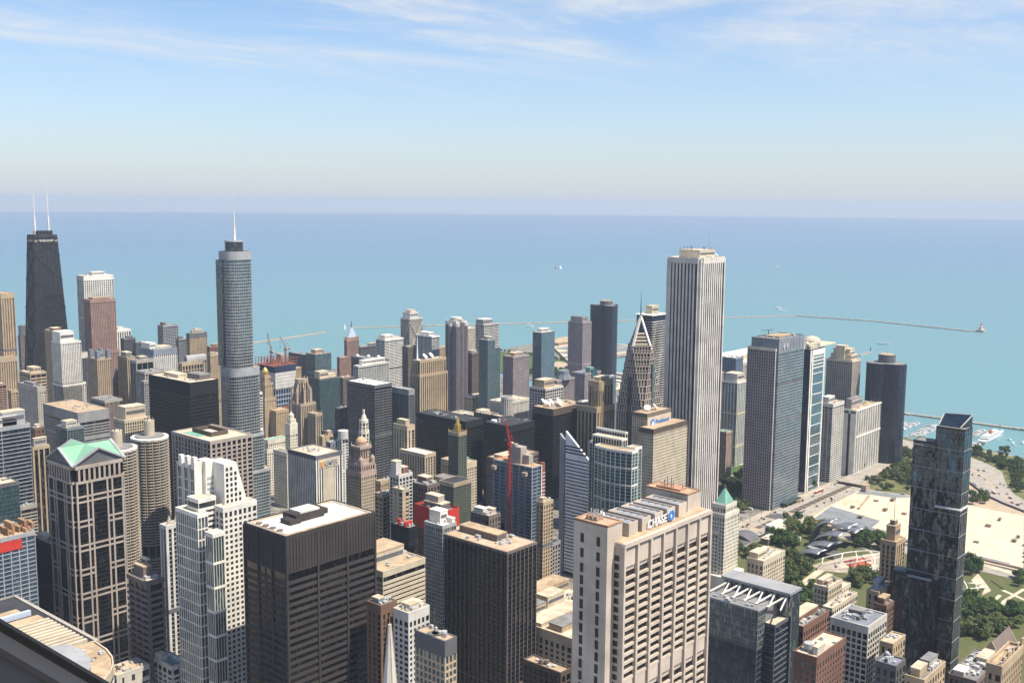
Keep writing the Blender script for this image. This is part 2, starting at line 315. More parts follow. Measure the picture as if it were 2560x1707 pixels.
# --- far left and behind
T('skyscraper','yellow limestone tower cut by the left edge of the view with a pyramid roof', (868,2021.5,891.6,2081.5,237.5), S('tan','g_brown',3.9,4.4,.55,.3,.9,.2,'roof_tan',9), [], 0, vols=[((843.5,2010.2,885.7,2070.2,61.6),0,120)])
T('office_tower','dark stepped stone tower with a white beacon on top, left of the tapering black tower', (1031.2,2315.8,1044.2,2327.3,118.3), S('umber','g_dark',3.6,3,.6,.4), [('p',.25,.2,.75,.8,12,'dgrey'),('b',.5,.5,7,22,'dgrey'),('o',.5,.5,7)], 0)
T('low_building','low tan block with a flat cream roof behind the grey mid-rise', (783.8,1730.8,809.8,1770.8,129.8), S('tan','g_dark',5,8,.1,.5), [(P_,.4,.3,.9,.9,7,'tan')])
T('office_building','grey flat-roofed mid-rise left of the white gridded tower', (729.6,1590.7,741.9,1653.7,130.3), S('concrete','g_dark',3.8,3.4,.7,.6,r='roof_grey',top=7), [(P_,.2,.3,.7,.8,4,'grey','roof_grey')])
T('apartment_building','narrow tan slab beside the yellow limestone tower', (657,1513.6,666,1523.7,143.6), GT, [], 2)
T('apartment_building','pale banded block at the left edge below the yellow limestone tower', (618.5,1475.6,634.1,1505.6,162), S('pink','g_dark',3.3,6,.1,.55), [], 2)
T('hotel_tower','tan tower half hidden behind the white gridded tower with blank top', (895.1,1877.5,912.9,1909.9,177.7), S('tan','g_dark',3.4,3.5,.5,.3), [(P_,.1,.1,.9,.6,5,'brown','roof_cream')], 2)
b = (873.4,1805.9,909.7,1839.8,165.3)
T('skyscraper','white gridded tower with a blank white box on its roof', b, S('white','g_dark',3.6,3.0,.40,.36), [(P_,.02,.1,.72,.95,18,'white','roof_white')], 0, vols=[((b[0],b[1],b[2]+6,b[3]+3),0,b[4]-75)])
T('apartment_tower','slim dark pale-capped tower between the white gridded tower and the turreted tan tower', (922.5,1830.7,936.1,1838.7,135.3), S('dgrey','g_navy',3.4,4,.2,.3,tw='whitec',top=5), [(P_,.1,.2,.9,.8,5,'whitec')], 0)
b = (889.2,1710.7,914.5,1743.7,143.9)
T('hotel_tower','tan tower crowned by four pale blue-grey turrets', b, S('tan','g_grey',3.5,3.6,.45,.35), [(P_,u,v,u+.22,v+.24,14,'bluegrey','bluegrey') for u in (.02,.76) for v in (.02,.74)]+[(P_,.3,.3,.7,.7,9,'bluegrey','roof_bgrey')], 0)
T('office_tower','white vertically striped tower against the lake, right of the pink granite tower', (1095.6,2022.3,1125.5,2052.3,149.9), S('white','g_dark',3.8,5.2,.5,0,.8,r='roof_white',top=4), [(P_,.2,.2,.6,.8,5,'white')], 3)
T('office_building','dark blue-grey block right of the white striped tower', (1034.9,1884.5,1058,1894.9,149.8), S('dgrey','g_navy',3.6,5,.2,.3,r='roof_grey'), [(P_,.3,.2,.8,.8,5,'dgrey','roof_grey')])
T('office_building','low dark block stepping down beside the dark blue-grey block', (1048,1865.8,1068.8,1873.8,143.4), DKB, [], 3)
T('hotel_building','white square-gridded block under a blue-grey roof band with a white box above', (955.1,1642.5,999.3,1687.8,159.7), S('white','g_navy',3.6,3.6,.34,.34,top=9,tw='bluegrey',r='roof_grey'), [(P_,.05,.35,.32,.95,10,'white','roof_white'),(P_,.4,.2,.9,.8,3,'hvac')], 6)
T('apartment_slab','grey slab tower with fine balconies against the lake', (1148.3,1934.9,1181.7,1956,161.7), S('silver','g_dark',3.0,5,.12,.42,r='roof_grey'), [(P_,.1,.3,.3,.8,6,'brown','roof_grey')], 1)
T('apartment_building','small dark banded block right of the grey slab tower', (1147.2,1877.2,1164.1,1887.4,140.3), S('grey','g_navy',3.3,6,.06,.45,r='roof_grey'), [(P_,.1,.2,.6,.8,4,'dgrey','roof_grey')], 1)
T('apartment_tower','tan gridded tower with a black band below the roof, left of the tall glass tower', (1138.4,1823.9,1176.6,1835.1,156), S('tan','g_grey',3.3,3.0,.42,.38,top=8,tw='dgrey'), [(P_,.2,.2,.8,.8,6,'cream'),(P_,.35,.3,.62,.7,9,'cream')], 1)
T('brick_building','small brown brick building beside the tall glass tower', (1142,1762.3,1163.2,1770.3,135.7), GK, [(P_,.3,.2,.9,.8,5,'brick')], 2)
T('brick_building','low tan building below the small brown brick building', (1077.6,1661.1,1099.3,1671.2,137), GT, [(P_,.1,.2,.6,.8,4,'tan')], 3)
t = T('museum_building','tan arcaded building with a barrel vault roof behind the black box tower', (994.1,1619.2,1034.1,1631.7,134.6), S('tan','g_dark',7,6,.3,.2,r='roof_grey',top=4), [], 3)
b = (1059.4,1708.1,1099.5,1718.6,123.9)
t = T('vaulted_building','long building under a silvery barrel vault roof', b, S('concrete','g_dark',4,5,.4,.4,r='roof_grey'), [], 0)
MB().prismx([(b[1]+(b[3]-b[1])*.5*(1-math.cos(a)), b[4]+.2+9*math.sin(a)) for a in [i*math.pi/10 for i in range(11)]][::-1], b[0], b[2]).build('vault', 'silver', t)
T('office_tower','dark tower with widely spaced white vertical fins meeting in points near the street', (906.1,1612.9,935.8,1631.9,149.5), S('silver','g_black',3.8,9,.07,0,.8,r='roof_grey',top=4,tw='concrete'), [(P_,.3,.2,.7,.8,6,'concrete')], 4)
T('office_tower','concrete tower with close vertical ribs left of the dark finned tower', (942.2,1707.3,956.4,1738.4,142.1), S('tan','g_dark',3.8,3.4,.5,0,.8,r='roof_grey',top=4), [(P_,.1,.2,.9,.8,8,'grey')], 3)
T('office_building','pale low block peeking over the black box tower', (842.6,1476.5,876.3,1502.1,152.6), S('concrete','g_dark',3.8,5,.3,.5,r='roof_grey'), [], 6)
T('apartment_tower','narrow grey gridded tower squeezed against the left side of the black box tower', (742.2,1303.5,750.4,1311.7,170.9), GG, [], 2)
b = (941.4,1753.2,965,1761.6,93.3)
t = T('hotel_tower','brown brick hotel with a steep dark roof and white sign lettering', b, S('brown','g_dark',3.5,3.6,.62,.5), [], 0)
MB().prism(rect(b[:4]), b[4]+.3, b[4]+24, rect(sub(b,.3,.25,.7,.75)[:4])).build('steep_roof','dgrey',t)
w_ = b[2]-b[0]; text(t,'sign','ALLERTON HOTEL', b[0]+w_*.3, b[1]-.8, b[4]-10, 5, 'signwhite', wid=w_*.62); text(t,'sign','TIP TOP TAP', b[0]+w_*.34, b[1]-.8, b[4]-19, 5, 'signwhite', wid=w_*.55)
T('brick_building','lower brown brick wing right of the hotel with white sign lettering', (945.6,1716.8,960.7,1724.9,97), S('brown','g_dark',3.5,3.6,.6,.5,r='roof_grey'), [], 2)
T('office_building','dark windowless block with a pale cornice behind the grey banded slab', (800.6,1522.3,828.8,1564.1,108.5), S('umber','g_dark',4,7,.8,.8,r='roof_grey',top=3,tw='concrete'), [], 2)
T('office_building','wide grey slab with dark ribbon windows and a tan roof', (692.3,1392.4,737.7,1493.2,123.4), S('grey','g_dark',3.9,30,.02,.48,.2,.3,'roof_tan',14,.6), [], 4)
T('apartment_building','green glass apartment block with cream roof boxes, before the grey banded slab', (612,1259.2,633,1286.1,133.7), S('bluegrey','g_green',3.2,3.4,.08,.12,r='roof_tan'), [(P_,.15,.3,.8,.8,7,'whitec')], 6)
T('hotel_building','cream gridded hotel with a cable-hung penthouse, left of the black box tower', (637.8,1167.1,671.2,1192.3,152.4), S('cream','g_dark',3.4,3.0,.42,.36), [(P_,.12,.2,.9,.9,15,'cream')], 0)
T('office_tower','dark blue glass tower with pale ribbon bands at the left edge', (431.6,1087.5,489,1121.5,183), S('silver','g_navy',4.0,30,.02,.2,.15,.35,'roof_tan',3,1.5), [(P_,.25,.1,.8,.7,11,'whitec','roof_white'),(P_,.55,.1,.95,.5,15,'silver')], 2)
T('office_tower','teal glass tower with a cream roof at the left edge', (364.4,942,411,968,163.5), S('dgrey','g_teal',3.8,2.2,.1,.1,r='roof_cream'), [], 2)
T('office_tower','tan vertically striped tower left of the green-roofed tower', (514.4,1139.2,532.1,1147.2,145.2), S('tan','g_dark',3.8,5.5,.3,0,.7,r='roof_cream'), [(P_,.1,.1,.9,.6,10,'concrete','roof_cream')], 2)
T('brick_building','small brown box building above the tan striped tower', (587.8,1292.6,598.3,1305.5,132.5), S('brown','g_dark',3.8,4,.6,.6), [(P_,.3,.3,.8,.8,4,'whitec')], 2)
T('office_building','dark banded block at the foot of the teal glass tower', (448.7,1026.2,464.4,1034.2,114.6), S('concrete','g_dark',3.3,30,.03,.45,.2,.3,'roof_grey'), [], 2)
b = (341.3,865.1,388.4,905.1,139.2)
t = T('unfinished_tower','unfinished tower with blue cladding, pale frames and red netting at the left edge', b, S('silver','g_blue',3.6,6.5,.12,.2,.4,.3,'roof_tan'), [], 0)
MB().box(b[0]-.8,b[1]-.9,b[4]-11,b[2]-11,b[1]-.3,b[4]-3).build('red_netting','red',t)
m = MB()
for i in range(16): m.box(b[0]+i*3.4,b[1]+rnd.uniform(0,20),b[4],b[0]+i*3.4+rnd.uniform(1,4),b[1]+rnd.uniform(21,30),b[4]+rnd.uniform(1,8))
m.build('formwork','woodbr',t); m = MB()
for i in range(12): m.bar((b[0]+i*4.5,b[1]+rnd.uniform(1,20),b[4]),(b[0]+i*4.5,b[1]+rnd.uniform(1,20),b[4]+rnd.uniform(5,9)),.7)
m.build('steel_frame','rustst',t)
T('office_tower','black glass slab with a sunlit cluttered roof left of the green-roofed tower', (421.9,906.6,429.9,939.6,109.1), S('black','g_navy',3.8,1.6,.2,.1,r='roof_tan',top=3), [(P_,.1,.3,.9,.9,6,'concrete')], 8)
b = (403.1,714.1,415.1,740.1,128.6)
T('office_building','brown concrete building with staggered balcony slots, below the round corncob towers', b, S('umber','g_black',5,10,.3,.42,.6,1.5,'roof_cream'), [(P_,.2,.35,.75,.9,9,'umber','roof_tan'),(P_,.75,.6,.95,.95,12,'umber')], 3)
b = (459.3,779.8,479.6,787.8,145.4)
t = T('office_tower','slim tan tower with pointed gables behind the left side of the white stepped tower', b, S('pale','g_dark',3.8,5,.4,.1,1,.2), [], 0)
w_ = b[2]-b[0]
for u in (0,.33,.66): MB().prismy([(b[0]+w_*u,b[4]),(b[0]+w_*(u+.3),b[4]),(b[0]+w_*(u+.15),b[4]+9)],b[1]-.2,b[1]+1.2).build('gable','cream',t)
T('low_building','low building with a brown roof and white walls below the green-roofed tower', (372.6,707.9,398.4,725.4,67), S('whitec','g_dark',5,8,.7,.7,r='roof_brown'), [], 6)
t = T('club_building','low cream building with a green roof court beside the white stepped tower', (406.4,689.1,419.9,721.7,68.2), S('pale','g_dark',4,6,.3,.5,r='roof_grey'), [(P_,.02,.5,.45,.98,4,'pale')], 2)
bb = (406.4,689.1,419.9,721.7,68.2); q = sub(bb,.5,.12,.95,.9); MB().box(q[0],q[1],bb[4]+.2,q[2],q[3],bb[4]+.45).build('roof_court','copper',t)
for u in (.3,.6): MB().box(q[0]+(q[2]-q[0])*u,q[1],bb[4]+.4,q[0]+(q[2]-q[0])*u+1.2,q[3],bb[4]+1.2).build('court_screen','white',t)
# --- centre, north of the river
T('hospital_building','small tan gridded block right of the unfinished building with cranes', (1260.2,1654.8,1274.6,1662.8,94), GT, [], 1)
T('hospital_tower','dark slab with a pale roof left of the teal glass tower', (1320.3,1696.8,1328.3,1753.8,108.5), S('dgrey','g_dark',3.7,3,.5,.45,r='roof_cream'), [], 3)
T('hotel_tower','dark teal glass tower against the lake with a small cream roof box', (1290.5,1631.3,1329.9,1659.6,119.7), GLT, [(P_,.2,.3,.65,.8,7,'tan')], 3)
b = (1047.1,1313.7,1087.4,1336.6,136.3)
T('hotel_tower','green-black glass tower right of the gothic crown, with a tan roof', b, S('dgrey','g_teal',3.3,2.4,.12,.12,.15,.1,'roof_tan',2,1), [(P_,.1,.2,.55,.8,11,'cream'),(P_,.5,.3,.95,.9,5,'cream')], 4)
T('office_tower','brown ribbed tower between the green-black glass tower and the dark boxy tower', (1152.3,1382.8,1175.1,1399.5,117.8), S('umber','g_brown',3.7,3,.45,.3,r='roof_tan'), [], 5)
T('office_building','dark low block at the foot of the green-black glass tower', (1008.8,1241.9,1028.9,1261.8,68.2), DKB, [], 3)
b = (1434,1707.8,1466.6,1715.8,126)
t = T('apartment_tower','pinkish brown tower with a pale blue pyramid top', b, S('pink','g_dark',3.5,3.4,.5,.4), [(P_,u,v,u+.14,v+.16,8,'pink') for u in (0,.86) for v in (0,.84)], 0, vols=[((1403.2,1694.4,1425.5,1702.4,98.6),0,95)])
MB().prism(rect(sub(b,.12,.12,.88,.88)[:4]),b[4],b[4]+6).build('lantern','pink',t); MB().prism(rect(sub(b,.16,.16,.84,.84)[:4]),b[4]+6,b[4]+28,rect(sub(b,.44,.44,.56,.56)[:4])).build('pyramid_roof','paleblue',t); MB().cyl((b[0]+b[2])/2,(b[1]+b[3])/2,1.6,b[4]+27,b[4]+40,8,.4).build('finial','dgrey',t)
T('office_building','long dark block with three white radomes on the roof', (1322.9,1486.7,1349.9,1563.1,118.8), S('dgrey','g_black',3.8,3,.2,.4,r='roof_grey',top=4), [('o',.1,.8,3.4),('o',.5,.55,3.4),('o',.8,.3,3.4),('a',.4,.7,9,.4)], 5)
T('office_building','flat dark building with a wide cream roof behind the radome block', (1468.2,1704.9,1520.9,1715.1,109.5), S('dgrey','g_dark',3.8,4,.2,.4), [(P_,.5,.3,.9,.8,5,'dgrey')], 4)
T('apartment_tower','white and grey tower with close horizontal bands, above the radome block', (1439.6,1596.9,1490,1623.3,137.2), S('white','g_grey',3.1,12,.04,.42,.2,.35,'roof_white',3,1), [(P_,.1,.2,.55,.8,8,'white','roof_white'),(P_,.05,.1,.8,.9,4,'white')], 1)
T('office_building','white stepped office block with grey glass, before the radome block', (1230.4,1434.7,1302.7,1447.6,124), S('pale','g_silver',3.6,6,.1,.35,r='roof_white'), [(P_,.15,.2,.9,.85,9,'white','roof_white')], 3)
T('office_tower','dark boxy tower with a flat white roof behind the round white spire', (1026.7,1161.2,1059.7,1222.9,147.5), S('dgrey','g_black',3.9,9,.05,.42,.2,.25,'roof_white',4,.6), [('a',.5,.6,9,.4)], 2)
T('apartment_tower','small dark tower with white balconies left of the dark boxy tower', (1032,1248.8,1047.7,1258.2,100.7), S('dgrey','g_dark',3.3,6,.2,.4,r='roof_grey'), [], 4)
T('hotel_building','tan low building right of the gothic tower', (905.8,1132.3,923.9,1140.3,95.4), S('tan','g_dark',4,9,.8,.7,r='roof_tan'), [(P_,.6,.2,.95,.8,6,'tan')], 2)
T('office_building','grey low building with a white sign panel behind the white tower with the orange emblem', (838.4,1032.5,853.8,1040.5,113.8), S('bluegrey','g_dark',4,9,.7,.7,r='roof_white'), [], 3)
b = (849.1,1023.6,859.5,1031.6,118)
t = T('hotel_building','slim pale building with a round drum top beside the domed tower', b, S('pale','g_dark',3.6,5,.5,.5), [('b',.5,.4,6.5,10,'pale')], 0)
# --- Streeterville, centre right
b = (1514,1603,1550.7,1629.6,173.9)
t = T('apartment_tower','concrete tower with large X braces on both faces, by the lake', b, S('concrete','g_dark',3.2,3.2,.4,.4,r='roof_cream',tw='pale'), [(P_,.1,.1,.75,.9,12,'pale'),(P_,.2,.2,.6,.8,17,'pale')], 0, vols=[((1513.2,1569.3,1533.8,1583.5,108.1),0,95)])
m = MB(); h = b[4]
for k in range(3):
    z1, z0 = h-8-k*58, h-8-(k+1)*58
    if z0 < 0: z0 = 0
    m.bar((b[0]-.6,b[1],z1),(b[0]-.6,b[3],z0),2.2,.9).bar((b[0]-.6,b[3],z1),(b[0]-.6,b[1],z0),2.2,.9).bar((b[0],b[1]-.6,z1),(b[2],b[1]-.6,z0),2.2,.9).bar((b[2],b[1]-.6,z1),(b[0],b[1]-.6,z0),2.2,.9)
m.build('x_brace','whitec',t)
b = (1403.3,1425,1423.5,1469.4,162.2)
t = T('apartment_tower','blue glass tower with white floor bands, right of the X-braced tower', b, S('white','g_blue',3.4,12,.03,.28,.2,.4,'roof_white',2,1), [(P_,.3,.3,.9,.9,6,'white','roof_white')], 2)
T('apartment_tower','plain brown tower under the X-braced tower', (1384.6,1470.8,1407.7,1486.3,139.9), S('umber','g_brown',3.3,3,.4,.4), [], 2)
T('apartment_building','tan gridded block right of the white-banded blue glass tower', (1470,1471.6,1493.4,1479.6,131.5), GT, [], 2)
T('apartment_building','cream gridded building behind the ribbed lilac tower', (1751.6,1669.8,1788.9,1699.8,127.7), S('cream','g_dark',3.3,3,.4,.4), [], 2)
b = (1714,1578.3,1762.6,1603.6,147.3)
T('apartment_tower','grey tower with white slab edges and an overhanging flat top slab', b, S('pale','g_grey',3.3,14,.03,.4,.2,.35,'roof_grey',2,1), [(P_,.0,.1,.62,.95,11,'grey','roof_white')], 0)
b = (1380.4,1261.5,1414.3,1282.6,172.3)
T('apartment_tower','teal glass tower stepping down on its sunlit side', sub(b,0,0,.55,1), GLT, [(P_,.4,.2,.95,.8,5,'bluegrey')], 1, vols=[((b[0]+(b[2]-b[0])*.5,b[1]+1.2,b[2],b[3]),0,b[4]-15)])
T('apartment_tower','dark bowed tower with a round roof left of the teal glass tower', (1456,1371.2,1475.9,1388.9,130.3), S('umber','g_brown',3.2,3,.3,.4,r='roof_tan'), [('b',.5,.5,9,5,'concrete')], 2)
T('podium_building','cream stepped garage at the foot of the dark bowed tower', (1383.3,1302.5,1421.7,1322.4,65), S('cream','g_dark',3.2,9,.1,.5), [], 4)
T('podium_building','low cream podium below the ribbed lilac tower', (1170.3,1148.9,1220.3,1172.6,81.8), S('cream','g_dark',6,12,.7,.7), [], 4)
T('apartment_tower','grey-brown balcony tower half in shadow, right of the teal glass tower', (1470.5,1280.7,1516.1,1305.3,131.1), S('lilac','g_dark',3.1,3.4,.35,.45,r='roof_tan'), [(P_,.2,.2,.8,.8,6,'tan')], 3)
b = (1550.3,1279.3,1590,1301.1,169.5)
T('apartment_tower','pale blue mirror glass tower with a white roof beside the lake', b, S('bluegrey','g_sky',3.3,2.4,.05,.05,.1,.08,'roof_white',1,.6), [(P_,.2,.25,.75,.8,6,'whitec','roof_white')], 1)
b = (1137.4,1181.5,1192.7,1195.7,169.5)
t = T('office_tower','tan limestone tower with close vertical piers, stepped shoulders and white dishes', b, S('tan','g_dark',3.9,4.4,.55,.1,1.1,.2,'roof_cream',3), [('d',.35,.6,5),('d',.62,.7,5)], 2, vols=[((b[0]-4,b[1]-3,b[2]+5,b[3]+6),0,b[4]-88),((b[0]-2,b[1]-1.5,b[2]+2,b[3]+4),0,b[4]-22)])
MB().cyl(b[0]+6,b[3]-2,1.6,b[4],b[4]+38,8,.3).build('spire','dish',t)
T('office_building','dark blue glass building in a grey frame left of the tan pier tower', (1069.9,1135.3,1081.3,1178.8,138.7), S('grey','g_navy',3.8,4,.12,.12,.3,.2,'silver',8,.5), [], 3)
b = (1231,1083.7,1288.9,1120.8,103.5)
t = T('hotel_building','wide cream hotel with a fluted round drum at the corner', b, S('pale','g_dark',3.3,3.2,.5,.5), [], 5)
cp = [(b[0]+5+9*math.cos(i*.3142),b[1]+5+9*math.sin(i*.3142)) for i in range(20)]; vol(t,cp,0,b[4]+9,S('pale','g_dark',3.3,2.8,.45,.35,.5,.3,'roof_grey',3,1),gl='drum_glazing')
T('hotel_building','glass and cream podium beside the wide cream hotel', (1171.2,1090.1,1212.1,1119.6,89.9), S('bluegrey','g_navy',4,8,.2,.3), [(P_,.5,.3,.9,.8,5,'cream')], 4)
T('office_building','low building with a cream roof behind the two black flat-roofed blocks', (1119.1,998.8,1129.5,1049.6,110.2), S('umber','g_dark',4,8,.5,.5), [], 6)
T('office_building','black flat-roofed block with a dark roof behind the gold-topped tower', (1032.1,983.5,1066.4,1078.8,118), dict(MI,r='roof_dark',top=9), [], 7)
t = T('office_building','black flat-roofed block with a white drum on its dark roof', (1050.7,921.8,1103.7,966.8,118), dict(MI,r='roof_dark',top=9), [('b',.15,.75,4,3,'dish')], 5)
T('office_tower','black tower with a tan roof carrying a cluster of white dishes', (1142.2,920,1216.6,957.9,128), dict(MI,r='roof_tan',top=9,tw='bronze'), [('d',.16,.5,5),('d',.25,.85,5),('d',.33,.62,5),('d',.38,.3,5),('d',.5,.5,5),('d',.3,.18,5)], 3)
T('office_building','cream frame building with a tan penthouse before the pale blue mirror tower', (1254,1025.6,1296.4,1057.8,129.8), S('pale','g_dark',4.4,5.5,.22,.3,r='roof_cream'), [(P_,.1,.2,.7,.8,12,'tan')], 2)
b = (1311.6,1049.9,1357.1,1059.7,133.1)
t = T('condominium_building','brown gridded building with a teal octagonal cupola', b, S('lilac','g_dark',3.3,3.4,.4,.4,r='roof_cream'), [], 2)
MB().cyl((b[0]+b[2])/2,(b[1]+b[3])/2,13,b[4],b[4]+7,8,11).cyl((b[0]+b[2])/2,(b[1]+b[3])/2,9,b[4]+7,b[4]+14,8,9).build('cupola','bluegrey',t)
b = (1458.3,1105.6,1504.7,1133.6,120.7)
t = T('condominium_building','lilac block with a teal glass bay and a sloping teal roof', b, S('lilac','g_dark',3.5,4,.5,.4,r='roof_bgrey'), [(P_,.35,.05,.6,.4,9,'copper','copper')], 2)
MB().prism(rect(sub(b,.4,-.03,.75,.02)[:4]),0,b[4]+5).build('glass_bay','g_teal',t)
T('garage_building','low building with a white roof between the black dish tower and the tan twin tower', (1199.8,900.2,1224.6,924.6,130.6), S('umber','g_dark',4,8,.6,.6,r='roof_white'), [], 2)
T('apartment_building','low teal building right of the black clover tower', (1531.3,1124.8,1577.8,1132.8,102.1), S('bluegrey','g_teal',4,6,.2,.3,r='roof_white'), [], 3)
b = (1887.9,1439.3,1920.5,1480.1,149)
T('apartment_tower','dark grey gridded tower with lit pale windows, left of the black clover tower', b, S('lilac','g_navy',3.1,2.8,.4,.4,r='roof_grey'), [(P_,.1,.1,.75,.9,12,'lilac','roof_grey')], 1)
b = (1191.2,878.3,1223.5,895.1,165.9)
t = T('apartment_tower','tan twin-shaft tower with rounded bay and stepped top, right of the black dish tower', b, S('tan','g_dark',3.4,6,.42,.1,.8,.2,'roof_tan',7), [(P_,.2,.2,.9,.9,5,'tan')], 1, vols=[((b[0]-7,b[1]-2,b[2]+2,b[3]+14),0,b[4]-36)])
cp = [(b[0]+6+7.5*math.cos(i*.3142),b[1]+4+7.5*math.sin(i*.3142)) for i in range(20)]; vol(t,cp,0,b[4]-1,S('tan','g_dark',3.4,3.6,.4,.2,.4,.3,'roof_tan',12,.6),gl='bay_glazing')
b = (1406.4,1365.2,1434.1,1392.1,194.7)
t = T('apartment_tower','tall lilac-brown tower with round ribbed bays and pale vertical fins, left of the teal tower', b, S('lilac','g_navy',3.2,7,.2,.2,.4,.2,'roof_cream',6,1,'pale'), [], 0)
for u, v in ((.5,0),(0,.5),(.12,.02),(.9,.02)):
    cp = [(b[0]+(b[2]-b[0])*u+5*math.cos(i*.5236),b[1]+(b[3]-b[1])*v+5*math.sin(i*.5236)) for i in range(12)]; vol(t,cp,0,b[4]+(3 if u == .5 else -4),S('lilac','g_navy',3.2,3.0,.3,.16,.3,.1,'roof_cream',5,1,'pale'),gl='bay_glazing')
MB().cyl((b[0]+b[2])/2,(b[1]+b[3])/2,11,b[4],b[4]+7,16).build('roof_drum','pale',t)
T('low_building','small tan roofed building behind the domed tower, with a pale roof', (722.6,809.4,739.3,817.4,126.4), GT, [], 4)
T('low_building','small greenish glass and tan building at the foot of the domed tower', (667,745,684.6,755.3,136), S('tan','g_green',4,6,.3,.3), [], 4)
# --- the loop, centre
t = T('office_tower','white tower with close vertical piers and an orange emblem by its sign', (664.4,841.3,697.1,886.4,158.1), S('white','g_dark',3.9,2.9,.45,0,.7,r='roof_cream',top=3.5,tw='dgrey'), [('a',.55,.4,5,1.2)], 3)
b = (664.4,841.3,697.1,886.4,158.1); w_ = b[2]-b[0]
MB().box(b[0]+w_*.24,b[1]-1.1,0,b[0]+w_*.68,b[1]-.3,b[4]-14).build('blank_panel','cream',t); MB().box(b[0]+w_*.1,b[1]-1.2,b[4]-13,b[2]-w_*.12,b[1]-.4,b[4]-3.6).build('sign_band','cream',t)
MB().box(b[0]+w_*.15,b[1]-2.0,b[4]-11,b[0]+w_*.245,b[1]-1.2,b[4]-6).build('emblem','signor',t); text(t,'sign','KEMPER',b[0]+w_*.29,b[1]-1.6,b[4]-11,7.4,'silver',wid=w_*.52)
b = (944.8,1005.9,957.1,1031.2,122.1)
T('office_tower','stepped limestone tower with a long slab wing and pale roof', b, S('lime','g_dark',3.9,5,.5,.15,.8,.2,'roof_tan',6), [(P_,.15,.2,.75,.85,7,'lime')], 0, vols=[((937,965,955.7,1011.4,90.6),0,92,S('lime','g_grey',3.9,4.6,.45,.15,.6,.2,'roof_white',4))])
T('apartment_building','small white stepped block with a white box on top before the stepped limestone tower', (668.5,723.5,685.5,735.6,158.3), S('pale','g_dark',3.3,4.2,.3,.3,r='roof_tan'), [(P_,-.0,.3,.4,.9,13,'pale'),(P_,.5,.3,.9,.9,6,'brick')], 1)
T('office_building','dark tan-edged slab left of the red-wrapped building', (660.7,710.2,668.7,723.3,148.5), S('lime','g_dark',3.8,7,.7,.6), [], 2)
T('office_building','dark brown block with pale parapet behind the red-wrapped building', (698.2,715.9,714.4,740.9,143.8), S('umber','g_dark',3.8,4,.5,.5,r='roof_grey'), [(P_,.4,.3,.9,.8,6,'brick')], 5)
T('office_building','cream limestone building with a green-edged roof behind the gold-topped tower', (972.3,929.3,995.7,970.6,79.7), S('cream','g_dark',3.8,3.6,.5,.4,r='roof_tan',top=7), [(P_,.5,.3,.95,.8,3,'copper','copper')], 2)
T('office_building','wide dark building with a sunlit tan roof behind the blue unfinished tower', (884.2,781.4,942.8,808.3,124.5), S('umber','g_dark',3.8,4,.3,.4,r='roof_tan',top=3), [(P_,.1,.2,.5,.8,3,'dgrey')], 4)
T('office_building','slim tan building right of the blue unfinished tower', (742.5,608.5,756.6,616.5,138.8), S('tan','g_dark',3.6,3.6,.5,.4), [(P_,.1,.2,.5,.8,4,'cream')], 2)
T('low_building','cluttered rooftops between the gold-topped tower and the blue unfinished tower', (650.6,592.6,664.8,613.1,149.4), S('umber','g_dark',3.8,4,.6,.5), [(P_,.1,.4,.5,.9,5,'whitec','roof_white'),(P_,.6,.2,.95,.6,4,'pinkst')], 10)
T('office_building','grey gridded building in shade right of the blue unfinished tower', (769.9,622.4,785.8,630.4,89.4), S('grey','g_dark',3.8,4,.4,.4,r='roof_dark'), [('b',.4,.5,2,4,'black')], 3)
t = T('office_building','dark glass building with red roof tanks, below the red-wrapped building', (589.4,626.2,600.4,647.1,145.9), S('black','g_navy',3.8,3,.3,.3,r='roof_grey'), [('b',.2,.3,1.5,4,'red'),('b',.45,.3,1.6,4,'red'),('b',.7,.3,1.5,4,'red'),('b',.3,.7,1.6,5,'red')], 8)
b = (659.9,655.3,677.4,691.4,137.6)
t = T('wrapped_building','building wrapped in bright red sheeting with brick penthouses on top', b, S('brown','g_dark',3.7,3.6,.45,.4,r='roof_grey'), [(P_,.2,.2,.85,.8,6,'umber'),(P_,.3,.35,.75,.8,12,'concrete')], 5)
MB().ring(off(rect(b),1.1),off(rect(b),.7),b[4]-19,b[4]+2.5).build('red_sheeting','red',t)
b = (588.1,585.7,603.6,606.3,156.4)
t = T('apartment_tower','pale blue glass tower with a bright white roof behind the brown pier tower', b, S('silver','g_bright',3.4,2.6,.16,.2,.2,.12,'roof_white',2,1), [(P_,.3,.35,.85,.95,10,'white','roof_white'),(P_,.75,.05,.99,.5,4,'white','roof_white')], 1)
b = (590.9,519.1,624.6,592.2,150)
t = T('office_tower','dark brown tower with pinkish vertical piers and a rust-stained roof', b, S('bronzep','g_black',3.9,4.75,.24,0,.9,.2,'roof_brown',1.6,.35,'umber'), [(P_,.38,.3,.72,.86,5.5,'umber','roof_tan')], 6, wins=0, mech=[(40,.5,'umber')])
m = MB()
nf = int((b[4]-3)/3.9)
for k in range(nf): m.prism(off(rect(b),.12),b[4]-3-k*3.9-1.1,b[4]-3-k*3.9)
m.build('spandrel','tower_dk',t)
b = (520.2,581.2,564,616.6,137.5)
T('office_building','cream building with thin ribbon windows and a big roof box beside the brown-black tower', b, S('cream','g_dark',3.6,40,.01,.66,.2,.3,'roof_tan',4,1), [(P_,.02,.3,.72,.96,12,'cream','roof_tan')], 3)
b = (465.7,522.6,479.2,535.7,142.1)
T('office_building','brown terracotta building with arched top windows behind the church spire', b, S('brown','g_dark',3.8,4.2,.55,.35,.6,.3,'roof_grey',6), [(P_,.1,.3,.5,.8,4,'bluegrey')], 6)
b = (472.5,502.8,491.6,517,140.3)
